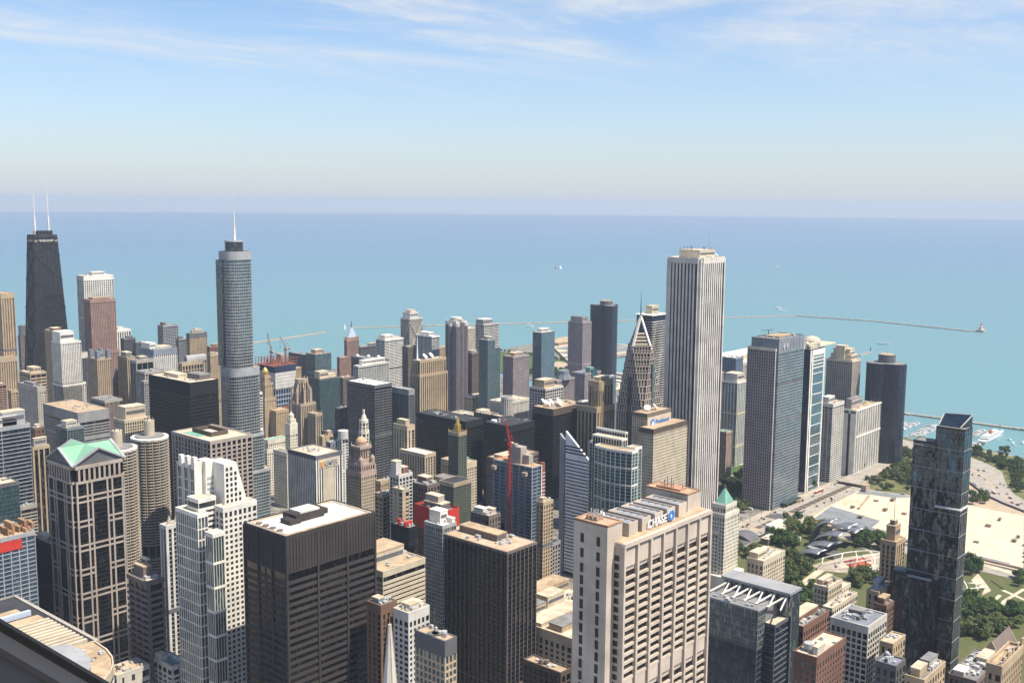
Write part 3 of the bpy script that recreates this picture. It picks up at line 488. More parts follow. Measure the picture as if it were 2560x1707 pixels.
T('office_building','cream gridded building with a projecting cornice and raised roof plate', b, S('pale','g_dark',3.9,4.2,.42,.42,.35,.3,'roof_tan',6,.8), [(P_,.25,.25,.85,.85,3.5,'pale','roof_cream')], 3)
b = (397.7,394.3,406.4,417.3,175.4)
T('office_building','tan gridded building with a black top storey, left of the brown pier tower', b, S('lime','g_bright',4,3.3,.3,.3,.4,.3,'roof_tan',9,.6,'dgrey'), [('b',.25,.5,3,1,'dgrey'),('b',.5,.45,3,1,'dgrey')], 3)
# --- library and roofs between the brown pier tower and the big sign tower
b = (633.5,488.5,723.5,578.5,75.9)
T('department_store','long classical stone building with grey facade and many cream roofs', b, S('lime','g_grey',4.4,5.5,.45,.4,.5,.3,'roof_cream',7,1), [(P_,.05,.15,.4,.3,5,'tan','roof_grey'),(P_,.5,.2,.9,.34,5,'tan','roof_grey'),(P_,.02,.36,.5,.55,3,'cream'),(P_,.1,.58,.35,.7,8,'lime','roof_grey'),(P_,.4,.6,.65,.75,10,'cream'),(P_,.2,.78,.95,.97,9,'tan','roof_tan')], 10)
T('low_building','block with a flat tan roof and two small fans, left of the big sign tower', (487,383.7,496.1,413.2,129.8), S('bronze','g_black',4,4,.3,.3,r='roof_tan',top=2), [('b',.3,.6,1.5,3,'umber'),('b',.5,.5,1.5,3,'umber')], 2)
# --- right side
b = (1486.3,825.2,1520.8,852.4,134.8)
T('apartment_tower','slim white-framed tower with blue glass behind the park, right of the tallest white tower', b, S('white','g_teal',3.3,5,.22,.2,.4,.2,'roof_cream',2), [(P_,.1,.1,.75,.9,13,'pale')], 0, mech=[(b[4]-52,4,'cream'),(b[4]-104,4,'cream')])
T('apartment_tower','thin peach strip of a tower just beside the tallest white tower', (1524,880.4,1538.1,905.4,140.3), S('pinkst','g_dark',3.3,4,.5,.4), [], 0)
T('apartment_building','low brown building with a pale green roof at the foot of the slim white-framed tower', (1392.1,788.7,1408.7,803,75.5), S('pinkst','g_dark',3.3,4,.45,.4,r='copperl'), [], 1)
b = (1729,964.9,1755.5,994,133.9)
T('hotel_tower','blue glass tower with a white banded side, in front of the pier roofs', b, S('bluegrey','g_blue',3.6,6,.06,.25,.2,.3,'roof_white'), [], 2)
T('office_building','small tan building with a red-brown wall before the pier', (1801.2,999.6,1854,1013.3,108.2), S('pinkst','g_dark',4,5,.6,.5), [(P_,.2,.2,.8,.8,4,'whitec','roof_white')], 3)
b = (1301.9,662.9,1376.1,703.3,233.9)
t = T('office_tower','broad blue-grey glass tower with pale faceted upper screen and a shoulder block', b, S('bluegrey','g_silver',4.1,24,.02,.34,.2,.3,'roof_grey',18,1.5,'bluegrey'), [(P_,.3,.3,.8,.8,2,'tan','roof_tan')], 6, mech=[(b[4]-62,3,'dgrey'),(b[4]-112,3,'dgrey')])
bs = (b[0]-3,b[1]+3,b[0]+9,b[3]+4); vol(t,bs,0,b[4]-12,S('lilac','g_navy',4.1,3.4,.42,.3,.5,.3,'roof_cream',3,.6,'whitec'))
MB().box(b[0]-3.6,b[1]+2.4,0,b[0]-2.6,b[1]+3.4,b[4]-12).build('corner_fin','white',t); w_ = b[2]-b[0]
m = MB()
for i in range(8): m.box(b[0]+w_*(.08+i*.12),b[1]-.6,b[4]-16,b[0]+w_*(.08+i*.12)+.7,b[1]-.2,b[4]-1)
m.build('screen_joint','dgrey',t)
for u in (.11,.24):
    x = b[0]+w_*u; z = b[4]-15; MB().prismy([(x+5,z),(x+8,z+6),(x+5,z+12),(x+2,z+6)],b[1]-1.3,b[1]-.62).build('emblem','silver',t)
MB().bar(((b[0]+b[2])/2,b[3]-5,b[4]),((b[0]+b[2])/2,b[3]-5,b[4]+8),.9).bar(((b[0]+b[2])/2-22,b[3]-5,b[4]+9),((b[0]+b[2])/2+14,b[3]-5,b[4]+7.5),.9).build('roof_davit','dgrey',t)
MB().box(b[0]+22,b[1]-9,5,b[2]-6,b[1]-.3,6.5).build('entrance_canopy','g_green',t)
b = (1418.3,673.2,1465,682.4,208.4)
t = T('apartment_tower','slim tower in a white frame with blue glass bays, right of the broad glass tower', b, S('navywall','g_navy',3.4,9,.05,.1,.15,.1,'roof_cream',1,.6), [(P_,.1,.2,.6,.8,4,'cream'),(P_,.1,.5,.9,.95,7,'pale')], 5)
w_ = b[2]-b[0]; m = MB()
for u0, u1 in ((0,.07),(.12,.2),(.93,1)): m.box(b[0]+w_*u0,b[1]-.9,0,b[0]+w_*u1,b[1]-.1,b[4]-1)
for k in range(12): m.box(b[0]+w_*.2,b[1]-.85,b[4]-36-k*15.2,b[2]-w_*.07,b[1]-.12,b[4]-35-k*15.2)
for k in range(4): m.box(b[0]+w_*.2,b[1]-.85,b[4]-13-k*5,b[2]-w_*.07,b[1]-.12,b[4]-11.5-k*5)
m.box(b[0]+w_*.2,b[1]-.95,b[4]-9,b[2]-w_*.07,b[1]-.1,b[4]-1); m.build('white_frame','white',t); m = MB()
for k in range(60): m.box(b[0]+w_*.86,b[1]-1.5,8+k*3.3,b[0]+w_*.93,b[1]-.2,8.5+k*3.3)
m.build('balcony','pale',t); MB().box(b[0]+w_*.205,b[1]-.6,0,b[2]-w_*.075,b[1]-.06,b[4]-2).build('glazing','g_sky',t)
b = (1619.4,696.8,1650,739.8,167.7)
T('apartment_tower','pale concrete tower with a square window grid and a cream stepped top', b, S('concrete','g_dark',2.9,3.4,.36,.38,.6,.4,'roof_cream',2,1.5,'cream'), [(P_,.2,.1,.95,.92,9,'cream'),(P_,.3,.2,.9,.85,18,'cream'),(P_,.1,.35,.6,.7,23,'cream')], 0)
b = (1496.5,670.9,1534.2,689.3,118.5)
t = T('apartment_tower','slim concrete balcony tower on stilts by the wide road', b, S('pale','g_black',3.0,7,.13,.3,.6,1.0,'roof_tan',4,1.5), [(P_,.05,.4,.6,.95,10,'whitec','roof_white')], 2)
b = (1556,659.4,1661.8,679.9,103)
t = T('apartment_slab','long apartment slab with white vertical strips and two blank grey end panels', b, S('white','g_black',3.0,8.8,.22,.22,.8,.4,'roof_tan',2,1), [(P_,.05,.5,.42,.95,15,'concrete','roof_grey')], 6)
d_ = b[3]-b[1]; MB().box(b[0]-1.4,b[1]+d_*.02,0,b[0]-.3,b[1]+d_*.4,b[4]-6).build('blank_panel','white',t); MB().box(b[0]-1.4,b[1]+d_*.6,0,b[0]-.3,b[1]+d_*.96,b[4]-6).build('blank_panel','white',t); MB().box(b[0]-1.0,b[1]+d_*.41,0,b[0]-.35,b[1]+d_*.59,b[4]-6).build('dark_slot','black',t)
# low buildings by the park
b = (941.5,487.1,987.5,504.9,60.6)
T('club_building','beige masonry building with a stepped cream roof facing the park', b, S('cream','g_dark',4,4.4,.55,.5,.35,.3,'roof_cream',5), [(P_,.05,.4,.45,.95,6,'cream'),(P_,.5,.6,.7,.9,5,'bluegrey')], 5, vols=[((892.5,472.8,913.8,490.9,61.3),0,55)])
b = (859.1,381.6,886.8,394.3,82.3)
T('condominium_building','beige building with iron balconies and roof gardens', b, S('cream','g_dark',4,3.6,.45,.4,.35,.3,'roof_cream',3), [(P_,.15,.55,.9,.95,4,'pinkst'),(P_,.2,.2,.5,.4,4,'pinkst')], 4, vols=[((904.4,390.3,926.8,404.1,82),0,66)])
T('low_building','low beige block with a roof terrace in front of the beige balcony building', (828.7,363.7,878.7,371.7,76.9), S('cream','g_dark',4,4,.45,.4), [], 6)
b = (715.2,335.5,758.7,351,103.1)
T('brick_building','orange brick low-rise with stepped pale roofs right of the glass truss building', b, S('brick','g_dark',4,4,.5,.45,.3,.25,'roof_grey',4), [(P_,.0,.4,.85,.98,5,'brick','roof_cream')], 6)
b = (583,264.1,623.6,278.7,143.6)
T('brick_building','brown brick mid-rise with roof tanks at the bottom edge', b, S('brick','g_bright',3.8,3.8,.55,.5,.3,.25,'roof_cream',4), [(P_,.1,.1,.35,.3,5,'whitec'),('b',.2,.6,3.2,5,'hvac')], 5)
b = (649.8,260.4,679.7,285.4,143.3)
T('office_building','grey gridded mid-rise with a blue-grey roof', b, S('whitec','g_dark',3.9,3.6,.27,.3,.4,.3,'roof_bgrey',4,1.2), [(P_,.55,.45,.8,.8,3,'dgrey','roof_grey')], 8)
b = (823.2,311.1,840.6,322.2,147.3)
t = T('office_tower','slim tan art deco tower with dark vertical slots', b, S('tan','g_dark',3.7,4.4,.5,.25,.8,.3,'roof_tan',3), [(P_,.2,.2,.85,.85,12,'tan','roof_tan'),(P_,.35,.35,.7,.7,16,'umber'),('a',.5,.5,36,.6)], 0, vols=[((795.9,298.4,814.5,306.4,123.1),0,80)])
T('office_building','narrow dark building with a pale roof before the slim tan tower', (746.9,286.5,760.4,294.5,122.9), S('brown','g_dark',3.8,3.6,.5,.45,r='roof_tan'), [(P_,.1,.3,.9,.9,5,'brown','roof_tan')], 2)
T('low_building','low tan building with a silver roof unit in front of the slim tan tower', (791.3,310.3,819.9,319.3,114.9), S('tan','g_dark',4,4,.55,.5), [(P_,.3,.4,.75,.9,6,'silver','silver')], 3)
T('low_building','pale low roof at the bottom edge under the slim tan tower', (646,242.4,665.8,250.4,138.4), S('tan','g_dark',4,4,.55,.5), [], 4)
T('low_building','grey cluttered low roof right of the dark mirror tower', (728.8,215.5,783.8,233.6,93.6), S('umber','g_dark',4,4,.5,.5,r='roof_grey'), [(P_,.6,.2,.95,.6,4,'cream'),(P_,.05,.5,.25,.9,3,'whitec','roof_white')], 12)
T('low_building','tan and grey low roofs at the bottom edge before the dark mirror tower', (567.5,194.8,599.4,204.9,156.5), S('tan','g_dark',4,4,.5,.5,r='roof_grey'), [(P_,.05,.3,.4,.8,5,'tan'),(P_,.5,.3,.9,.8,5,'concrete','roof_grey')], 4)
T('low_building','dark low roof in shade beside the grey gridded mid-rise', (571.9,212.1,584.8,223.6,157.6), S('dgrey','g_dark',4,4,.5,.5,r='roof_bgrey'), [], 5)
T('office_building','tan gothic stone building with pinnacles at the right edge', (655.7,180,698,188,138.2), S('tan','g_dark',4.2,3.4,.5,.45,.6,.4,'roof_tan',4,2), [(P_,.08+i*.22,0,.16+i*.22,.06,6,'tan','tan') for i in range(5)], 2)
# ---------------------------------------------------------------- landmark towers, each built on its own
ctr = lambda b: ((b[0]+b[2])/2, (b[1]+b[3])/2)
def cen(x, y, w, d): return [(x-w/2,y-d/2),(x+w/2,y-d/2),(x+w/2,y+d/2),(x-w/2,y+d/2)]
# tapering black tower with two masts
b = (953.5,2058.4,997.8,2088.8,344); x, y = ctr(b); t = thing('skyscraper','tapering black tower with cross bracing and two tall white masts','skyscraper',(x,y,0))
fr = lambda z: cen(x, y, 81-37*z/344, 50-19.6*z/344)
MB().prism(fr(0),0,344,fr(344)).build('glazing','g_black',t); m = MB(); z = 6
while z < 334: m.prism(off(fr(z),.18),z,z+1.5,off(fr(z+1.5),.18)); z += 3.45
m.build('spandrel','tower_dk',t); m = MB()
for i in range(4):
    a0, a1, b0, b1 = [Vector(p) for p in (fr(0)[i], fr(0)[(i+1)%4], fr(344)[i], fr(344)[(i+1)%4])]
    n = 6 if i % 2 == 0 else 4
    for k in range(n): p, q = a0.lerp(a1,k/n), b0.lerp(b1,k/n); m.bar((p.x,p.y,0),(q.x,q.y,343),1.3)
m.build('column','black',t); m = MB(); zs = [0,75,142,202,256,304,338]
for i in range(4):
    for k in range(6):
        z0, z1 = zs[k], zs[k+1]; A, B = off(fr(z0),.3), off(fr(z1),.3)
        m.bar((*A[i],z0),(*B[(i+1)%4],z1),1.7).bar((*A[(i+1)%4],z0),(*B[i],z1),1.7)
m.build('cross_brace','black',t); MB().prism(off(fr(331),.5),331,335,off(fr(335),.5)).build('light_band','concrete',t)
MB().prism(off(fr(344),.3),340,344.5).build('roof','roof_dark',t); MB().prism(cen(x+2,y,30,17),344,352).build('penthouse','black',t)
for dx, h in ((-13.5,104),(13.5,113)): MB().cyl(x+dx,y,2.1,344,344+h*.32,10,1.7).cyl(x+dx,y,.9,344+h*.3,344+h*.7,8,.7).cyl(x+dx,y,.4,344+h*.69,344+h,6,.2).build('mast','white',t)
b = (1035.1,2031.5,1097.6,2059.1,262)
T('skyscraper','white tower with dark arched top windows behind the pink granite tower', b, S('white','g_grey',3.6,4.6,.36,.3,.5,.3,'roof_white',9,1), [('p',.35,.2,.75,.8,7,'whitec','roof_white')], 3)
b = (1008,1955.9,1058.9,1982.4,221); T('skyscraper','pinkish brown granite tower in front of the white arched-top tower', b, S('pink','g_dark',3.7,3.4,.5,.42,.4,.3,'roof_tan',5,1), [('p',.15,.2,.8,.8,4,'pink','roof_tan')], 2, vols=[((b[0]-.6,b[1]-.6,b[2]+2.5,b[3]+2),0,120)])
# tall rounded silver glass tower with a spire
c = (767.7,1123.8,349.8); x, y = c[0], c[1]
t = thing('skyscraper','tall rounded silver glass tower with a white spire and lower setbacks','skyscraper',(x,y,0))
def rr(x0,y0,x1,y1,r,n=6):
    o = []
    for cx_,cy_,a0 in ((x1-r,y0+r,-90),(x1-r,y1-r,0),(x0+r,y1-r,90),(x0+r,y0+r,180)): o += [(cx_+r*math.cos(R(a0+90*i/n)),cy_+r*math.sin(R(a0+90*i/n))) for i in range(n+1)]
    return o
st = S('silver','g_trump',3.9,3.4,.08,.2,.12,.35,'roof_tan',2,1.2,'silver')
zt = [76.6, 123.2, 206.9, 350.8]
for k,(dx0,dx1,dy) in enumerate(((-22,34,20),(-20,27,18),(-18.5,25,17),(-17,17.5,16))):
    p = rr(x+dx0,y-dy,x+dx1,y+dy,11 if k > 1 else 7); z0 = 0 if k == 0 else zt[k-1]-.5
    vol(t,p,z0,zt[k],dict(st,top=9 if k > 1 else 3)); MB().prism(off(p,.6),zt[k]-9 if k > 1 else zt[k]-3,zt[k]-.2).build('metal_band','silver',t)
z = zt[3]; MB().prism(rr(x-19.5,y+1,x-15,y+14,2),z-140,z-9).build('side_bay','g_trump',t)
MB().cyl(x-1,y,11,z,z+13,24).build('drum','g_grey',t); MB().cyl(x-1,y,11.6,z+12.5,z+14.2,24).build('drum_rim','silver',t); MB().cyl(x,y,1.8,z+13,z+28,10,1.6).cyl(x,y,1.0,z+27,z+44,10,.8).cyl(x,y,.6,z+43,z+72,8,.25).build('spire','white',t)
# the two round corncob towers
def corncob(c, label):
    x, y, H = c; t = thing('apartment_tower',label,'skyscraper',(x,y,0),'round corncob towers')
    lob = lambda r: [(x+(r*(.94+.06*abs(math.sin(8*a))))*math.cos(a), y+(r*(.94+.06*abs(math.sin(8*a))))*math.sin(a)) for a in [i*2*math.pi/96 for i in range(96)]]
    r = 18.6; MB().cyl(x,y,r-4.2,58,H-1,32).build('glazing','g_brown',t); m = MB(); z = H-1.5
    while z > 66: m.prism(lob(r),z-.95,z); z -= 2.95
    m.build('balcony','concrete',t); m = MB(); z = 54
    while z > 3: m.cyl(x,y,r*.99,z-1.1,z,40); z -= 3.0
    m.build('parking_ramp','concrete',t); MB().cyl(x,y,r-5,0,57,24).build('parking_core','dgrey',t); m = MB()
    for i in range(16): a = i*math.pi/8; m.box(x+(r-.9)*math.cos(a)-.3,y+(r-.9)*math.sin(a)-.3,0,x+(r-.9)*math.cos(a)+.3,y+(r-.9)*math.sin(a)+.3,H-1)
    m.build('column','tan',t); MB().cyl(x,y,r-2,58,66,32).build('plant_floor','black',t)
    MB().cyl(x,y,r-.3,H-1.2,H+.5,40).build('roof','roof_white',t); MB().cyl(x,y,r*.78,H+.4,H+1.6,40).build('roof_deck','roof_grey',t); MB().cyl(x,y,5,H,H+17,24).build('core_tower','cream',t)
    for i in range(5): a = i*1.26; MB().box(x+4*math.cos(a)-.4,y+4*math.sin(a)-.4,H+17,x+4*math.cos(a)+.4,y+4*math.sin(a)+.4,H+19.5).build('roof_unit','dgrey',t)
corncob((557.1,971.6,176.6),'round corncob balcony tower standing clear, right of its twin')
corncob((502.5,935.6,180.1),'round corncob balcony tower partly hidden by the green-roofed tower')
# green gabled tower
b = (413.4,844.7,459.9,890.7,193); x0,y0,x1,y1,H = b; t = thing('office_tower','stone framed tower with a mint green cross-gabled roof','skyscraper',(*ctr(b),0))
nn = 3.0; P_n = [(x0+nn,y0),(x1-nn,y0),(x1-nn,y0+nn),(x1,y0+nn),(x1,y1-nn),(x1-nn,y1-nn),(x1-nn,y1),(x0+nn,y1),(x0+nn,y1-nn),(x0,y1-nn),(x0,y0+nn),(x0+nn,y0+nn)]
MB().prism(P_n,0,H).build('glazing','g_black',t); m = MB(); z = H-16
while z > 2: m.prism(off(P_n,.05),z,z+.45); z -= 3.9
m.build('spandrel','tower_dk',t); pc = 0
ws = x1-x0-2*nn; wd = y1-y0-2*nn
for f in (0,.22,.32,.66,.77,1):
    MB().box(x0+nn+ws*f-.75,y0-.7,0,x0+nn+ws*f+.75,y0+.3,H-14).build('pier','granite',t); MB().box(x0-.7,y0+nn+wd*f-.75,0,x0+.3,y0+nn+wd*f+.75,H-14).build('pier','granite',t)
    MB().box(x0+nn+ws*f-.6,y1-.3,0,x0+nn+ws*f+.6,y1+.6,H-14).build('pier','granite',t); MB().box(x1-.3,y0+nn+wd*f-.6,0,x1+.6,y0+nn+wd*f+.6,H-14).build('pier','granite',t)
m = MB(); z = H-32; k = 0
while z > 0:
    for dz_ in (0,4.6):
        for u0,u1 in (((0,.32),(.66,1)) if k % 2 else ((0,1),)):
            m.box(x0+nn+ws*u0,y0-.55,z+dz_,x0+nn+ws*u1,y0+.2,z+dz_+1.5); m.box(x0-.55,y0+nn+wd*u0,z+dz_,x0+.2,y0+nn+wd*u1,z+dz_+1.5)
        m.box(x0+.4,y0+nn-.3,z+dz_,x0+nn-.1,y0+nn+.3,z+dz_+1.5); m.box(x0+nn-.3,y0+.4,z+dz_,x0+nn+.3,y0+nn-.1,z+dz_+1.5)
    z -= 21; k += 1
m.build('stone_band','granite',t)
MB().prism(off(P_n,.75),H-15.5,H-13.5).build('cornice','granite',t); MB().prism(off(P_n,.9),H-3,H).build('cornice','granite',t)
for i in range(9):
    u = (i+.5)/9; MB().box(x0+nn+ws*u-.9,y0-.6,H-13.5,x0+nn+ws*u+.9,y0+.4,H-3).build('column','granite',t); MB().box(x0-.6,y0+nn+wd*u-.9,H-13.5,x0+.4,y0+nn+wd*u+.9,H-3).build('column','granite',t)
cx_, cy_q = ctr(b); G_ = H+12.5; A0 = (x0-.5,y0-.5,x1+.5,y1+.5)
m = MB(); O = (cx_,cy_q,G_)
for (ax,ay) in ((0,1),(2,1),(2,3),(0,3)):
    C_ = (A0[ax],A0[ay],H+.4); mx_ = (cx_,A0[ay],G_); my_ = (A0[ax],cy_q,G_); m.quad(C_,mx_,O); m.quad(C_,O,my_)
m.build('roof','copperl',t)
m = MB()
m.prismy([(x0,H-.2),(x1,H-.2),(cx_,G_-.7)],y0+.6,y0+1.6).prismy([(x0,H-.2),(x1,H-.2),(cx_,G_-.7)],y1-1.6,y1-.6).prismx([(y0,H-.2),(y1,H-.2),(cy_q,G_-.7)],x0+.6,x0+1.6).prismx([(y0,H-.2),(y1,H-.2),(cy_q,G_-.7)],x1-1.6,x1-.6); m.build('pediment','dgrey',t)
m = MB()
for yy in (y0,y1):
    for q in ((x0-.6,yy,H+.3),(x1+.6,yy,H+.3)): m.bar(q,(cx_,yy,G_+.3),2.4,1.3)
for xx in (x0,x1):
    for q in ((xx,y0-.6,H+.3),(xx,y1+.6,H+.3)): m.bar(q,(xx,cy_q,G_+.3),2.4,1.3)
m.build('gable_trim','silver',t)
# white stepped tower
b = (428.2,649.4,456.5,659.5,193); t = thing('office_tower','white stepped tower with finned west slab and a sloped shoulder','skyscraper',(b[0],b[1],0))
gw = S('white','g_grey',4.0,4.2,.42,.42,.35,.3,'roof_cream',3,1); hw = S('white','g_grey',4.0,40,.02,.5,.2,.35,'roof_cream',2,1)
vol(t,b[:4],0,b[4],gw,wins=100)
q = (434.4,665.8,445,677.8,223.7); xb = (433,666.8,453.8,678.8,191.6)
zs_ = xb[4]; MB().prismy([(q[0],0),(xb[2],0),(xb[2],zs_),(q[2],q[4]),(q[0],q[4])],b[1]+7,b[1]+26).build('sloped_slab','white',t)
m = MB(); nr = int((q[4]-zs_)/4.0)
for k in range(nr):
    z = q[4]-3-k*4.0; xr_ = q[2]+(xb[2]-q[2])*(q[4]-z)/(q[4]-zs_)-1.6; j = q[0]+1.4
    while j+2.2 < xr_: m.box(j,b[1]+6.9,z-2.5,j+2.0,b[1]+7.2,z); j += 3.6
kind(m.build('window','g_grey',t),'stuff')
q = (428,666.4,436,674.4,224.5); MB().box(q[0],q[1]+4,0,q[2],q[1]+16,q[4]).build('core_shaft','white',t); m = MB()
for k in range(14): m.box(q[0]+1,q[1]+3.8,q[4]-14-k*4,q[2]-1,q[1]+4.1,q[4]-12-k*4)
m.build('vent_slot','silver',t)
a = (421.9,673.8,429.9,698.8,225.8); z1 = a[4]; d3 = (a[3]-a[1])/3
for k in range(3):
    ya = a[1]+d3*k; MB().box(a[0]-.3,ya+.9,0,a[0]+7,ya+d3-2.2,z1-7).build('glazing','g_silver',t); MB().box(a[0]-.5,ya+1.2,z1-7.2,a[0]+2.5,ya+d3*.6,z1+2-k*.4).build('fin_cap','white',t); MB().box(a[0]-.9,ya+.2,0,a[0]+7.2,ya+.8,z1-1).box(a[0]-.9,ya+d3-2.1,0,a[0]+7.2,ya+d3-1.6,z1-4).build('fin','white',t); mm = MB(); [mm.box(a[0]-.6,ya+.95,z1-16-j*8,a[0]+.2,ya+d3-2.15,z1-15.3-j*8) for j in range(5)]; mm.build('white_band','white',t)
m = MB()
for k in range(17): m.box(a[0]+6,a[1]+6,z1-4-k*3.2,a[2]+4,a[1]+7,z1-3.0-k*3.2)
for u in (0,.5,1): m.box(a[0]+6+(a[2]-a[0]-6.6)*u,a[1]+5.8,z1-58,a[0]+6.6+(a[2]-a[0]-6.6)*u,a[1]+6.6,z1-2)
m.build('open_frame','white',t); MB().box(a[0]+6,a[1]+12,0,a[2]-.5,a[3],z1-12).build('wall','concrete',t)  # back wall greyed to stand for shadows between the frame bars
vol(t,(410.1,654.1,418.1,682.2,191)[:4],0,(410.1,654.1,418.1,682.2,191)[4],S('white','g_silver',8,2.9,.2,.12,.35,.2,'roof_cream',2,1))
vol(t,(415.1,660.4,429,674.4,199.6)[:4],0,(415.1,660.4,429,674.4,199.6)[4],hw)
q = (411,636.9,419.8,645.9,180.6); vol(t,q[:4],0,q[4],S('white','g_bright',18,2.2,.14,.1,.2,.45,'roof_cream',2.5,.6))
# black box tower across the river, dark brown-black civic tower
b = (647.2,1040,683.7,1125.4,212); T('office_tower','black box tower with a pale roof, left of the tall rounded glass tower', b, dict(MI,top=15,fh=4.0,r='roof_cream'), [('p',.25,.45,.55,.8,4,'cream'),('p',.5,.1,.9,.4,6,'umber','roof_grey'),('a',.2,.8,8,.4),('a',.7,.7,8,.4)], 4)
b = (543.2,841.4,587.8,905.4,193)
t = T('office_tower','granite gridded tower with a sunken dark court on its cream roof', b, S('granite','g_black',4.1,5.4,.36,.34,.7,.35,'roof_cream',2,1.2), [], 0, wins=100)
w_, d_ = b[2]-b[0], b[3]-b[1]; q = sub(b,.3,.3,.72,.8); MB().ring(rect(q[:4]),off(rect(q[:4]),-.8),b[4]+.2,b[4]+4.5).build('roof_screen','bronze',t)
MB().box(q[0]+3,q[1]+5,b[4]+.2,q[2]-4,q[3]-7,b[4]+2).build('roof_plant','whitec',t); q = sub(b,.12,.45,.3,.85); MB().box(q[0],q[1],b[4]+.2,q[2],q[3],b[4]+.6).build('roof_garden','copper',t); m = MB()
for i in range(8): m.box(b[0]-.9,b[1]+d_*(i+.5)/8-.5,b[4]-17,b[0]-.7,b[1]+d_*(i+.5)/8+.5,b[4]-2)
m.build('fin','granite',t)
b = (408.9,549.8,484.7,595.5,198); w_, d_ = b[2]-b[0], b[3]-b[1]
t = T('office_tower','dark brown-black steel tower with long window bands and a white roof', b, S('corten','g_black',5.0,w_/3,.03,.5,.45,.3,'roof_white',25,.8), [], 0, wins=90)
m = MB()
for i in range(1,30):
    m.box(b[0]+w_*i/30-.12,b[1]-.75,b[4]-24,b[0]+w_*i/30+.12,b[1]-.45,b[4]-1.5)
    if i < 19: m.box(b[0]-.75,b[1]+d_*i/19-.12,b[4]-24,b[0]-.45,b[1]+d_*i/19+.12,b[4]-1.5)
m.build('panel_rib','black',t); m = MB()
for i in range(4):
    for p in ((b[0]+w_*i/3,b[1]-.3),(b[0]+w_*i/3,b[3]+.3),(b[0]-.3,b[1]+d_*i/3),(b[2]+.3,b[1]+d_*i/3)): m.box(p[0]-.7,p[1]-.7,0,p[0]+.7,p[1]+.7,b[4]-.6)
m.build('column','corten',t)
q = sub(b,.30,.42,.62,.74); MB().box(q[0],q[1],b[4],q[2],q[3],b[4]+5.5).build('penthouse','corten',t); MB().box(q[0]+5,q[1]+1.5,b[4]+5.5,q[2]-3,q[3]-1,b[4]+6.8).build('penthouse_roof','roof_white',t); q = sub(b,.22,.38,.34,.62); MB().box(q[0],q[1],b[4],q[2]-.1,q[3],b[4]+3.5).build('penthouse','corten',t); q = sub(b,.62,.5,.7,.8); MB().box(q[0]+.1,q[1],b[4],q[2],q[3],b[4]+4).build('penthouse','corten',t)
for v in (.3,.47,.64,.81): MB().cyl(b[0]+5.5,b[1]+d_*v,2.2,b[4]+.2,b[4]+1.1,20).build('roof_fan','umber',t)
for e in (2,3.4): MB().ring(off(rect(b),-e),off(rect(b),-e-.35),b[4]+.2,b[4]+.6).build('roof_rail','roof_tan',t)
# big sign tower
s0 = (407.3,293.5,419.6,314,259); b = (413.8,289.2,494.3,297.2,250); x0,y0,x1,y1,H = b; y1 = max(y1, y0+26)
t = thing('bank_tower','big stone bank tower with the CHASE sign and rooftop cooling boxes','skyscraper',((x0+x1)/2,y0,0))
W_ = x1-x0; bw_ = W_/7; MB().box(x0,y0,0,x1,y1,H).build('wall','chasew',t)
for i in range(8): MB().box(x0+bw_*i-.75,y0-2.0,0,x0+bw_*i+.75,y0+.2,H-.5).build('pier','chasew',t)
for i in range(7): MB().box(x0+bw_*i+1.6,y0-.9,H-12,x0+bw_*(i+1)-1.6,y0+.2,H-3.2).build('blank_panel','chasew',t)
MB().box(x0-.3,y0-2.1,H-1.9,x1+.3,y1+.3,H+.2).build('cornice','chasew',t)
zl = 175.7; fl = 4.35; rows = []; z = H-14.5; nb = 0; cache_ = {}
m = MB(); stuff = MB(); bl = MB()
while z > 20:
    if zl-6 < z < zl+4:
        for i in range(7): MB().box(x0+bw_*i+1.6,y0-.9,z-7,x0+bw_*(i+1)-1.6,y0+.2,z+.8).build('blank_panel','chasew',t)
        z -= 10
    m.box(x0+.3,y0-1.0,z-fl,x1-.3,y0+.1,z-fl+1.5)
    for i in range(7):
        xa, xb_ = x0+bw_*i+.8, x0+bw_*(i+1)-.8
        if nb < 100:
            if not cache_: o = MB().box(0,-.08,0,xb_-xa,.05,fl-1.6).build('window','g_brown',t,(0,0,0)); cache_[1] = o
            else: o = cache_[1].copy(); COL.objects.link(o)
            o.location = (xa-t.location.x, y0-t.location.y, z-fl+1.55); nb += 1
        else: stuff.box(xa,y0-.08,z-fl+1.55,xb_,y0+.05,z-.05)
    z -= fl
m.build('spandrel','chasew',t); kind(stuff.build('window','g_brown',t),'stuff')
MB().box(x0+.4,y0+.4,H,x1-.4,y1-.4,H+.5).build('roof','roof_tan',t)
for k in range(46): z = H-5-k*4.35; m2 = None
m = MB()
for k in range(46): m.box(x0-.15,y0+1.6,H-9-k*4.35,x0+.1,y0+5.2,H-6.2-k*4.35)
m.build('side_window','g_brown',t)
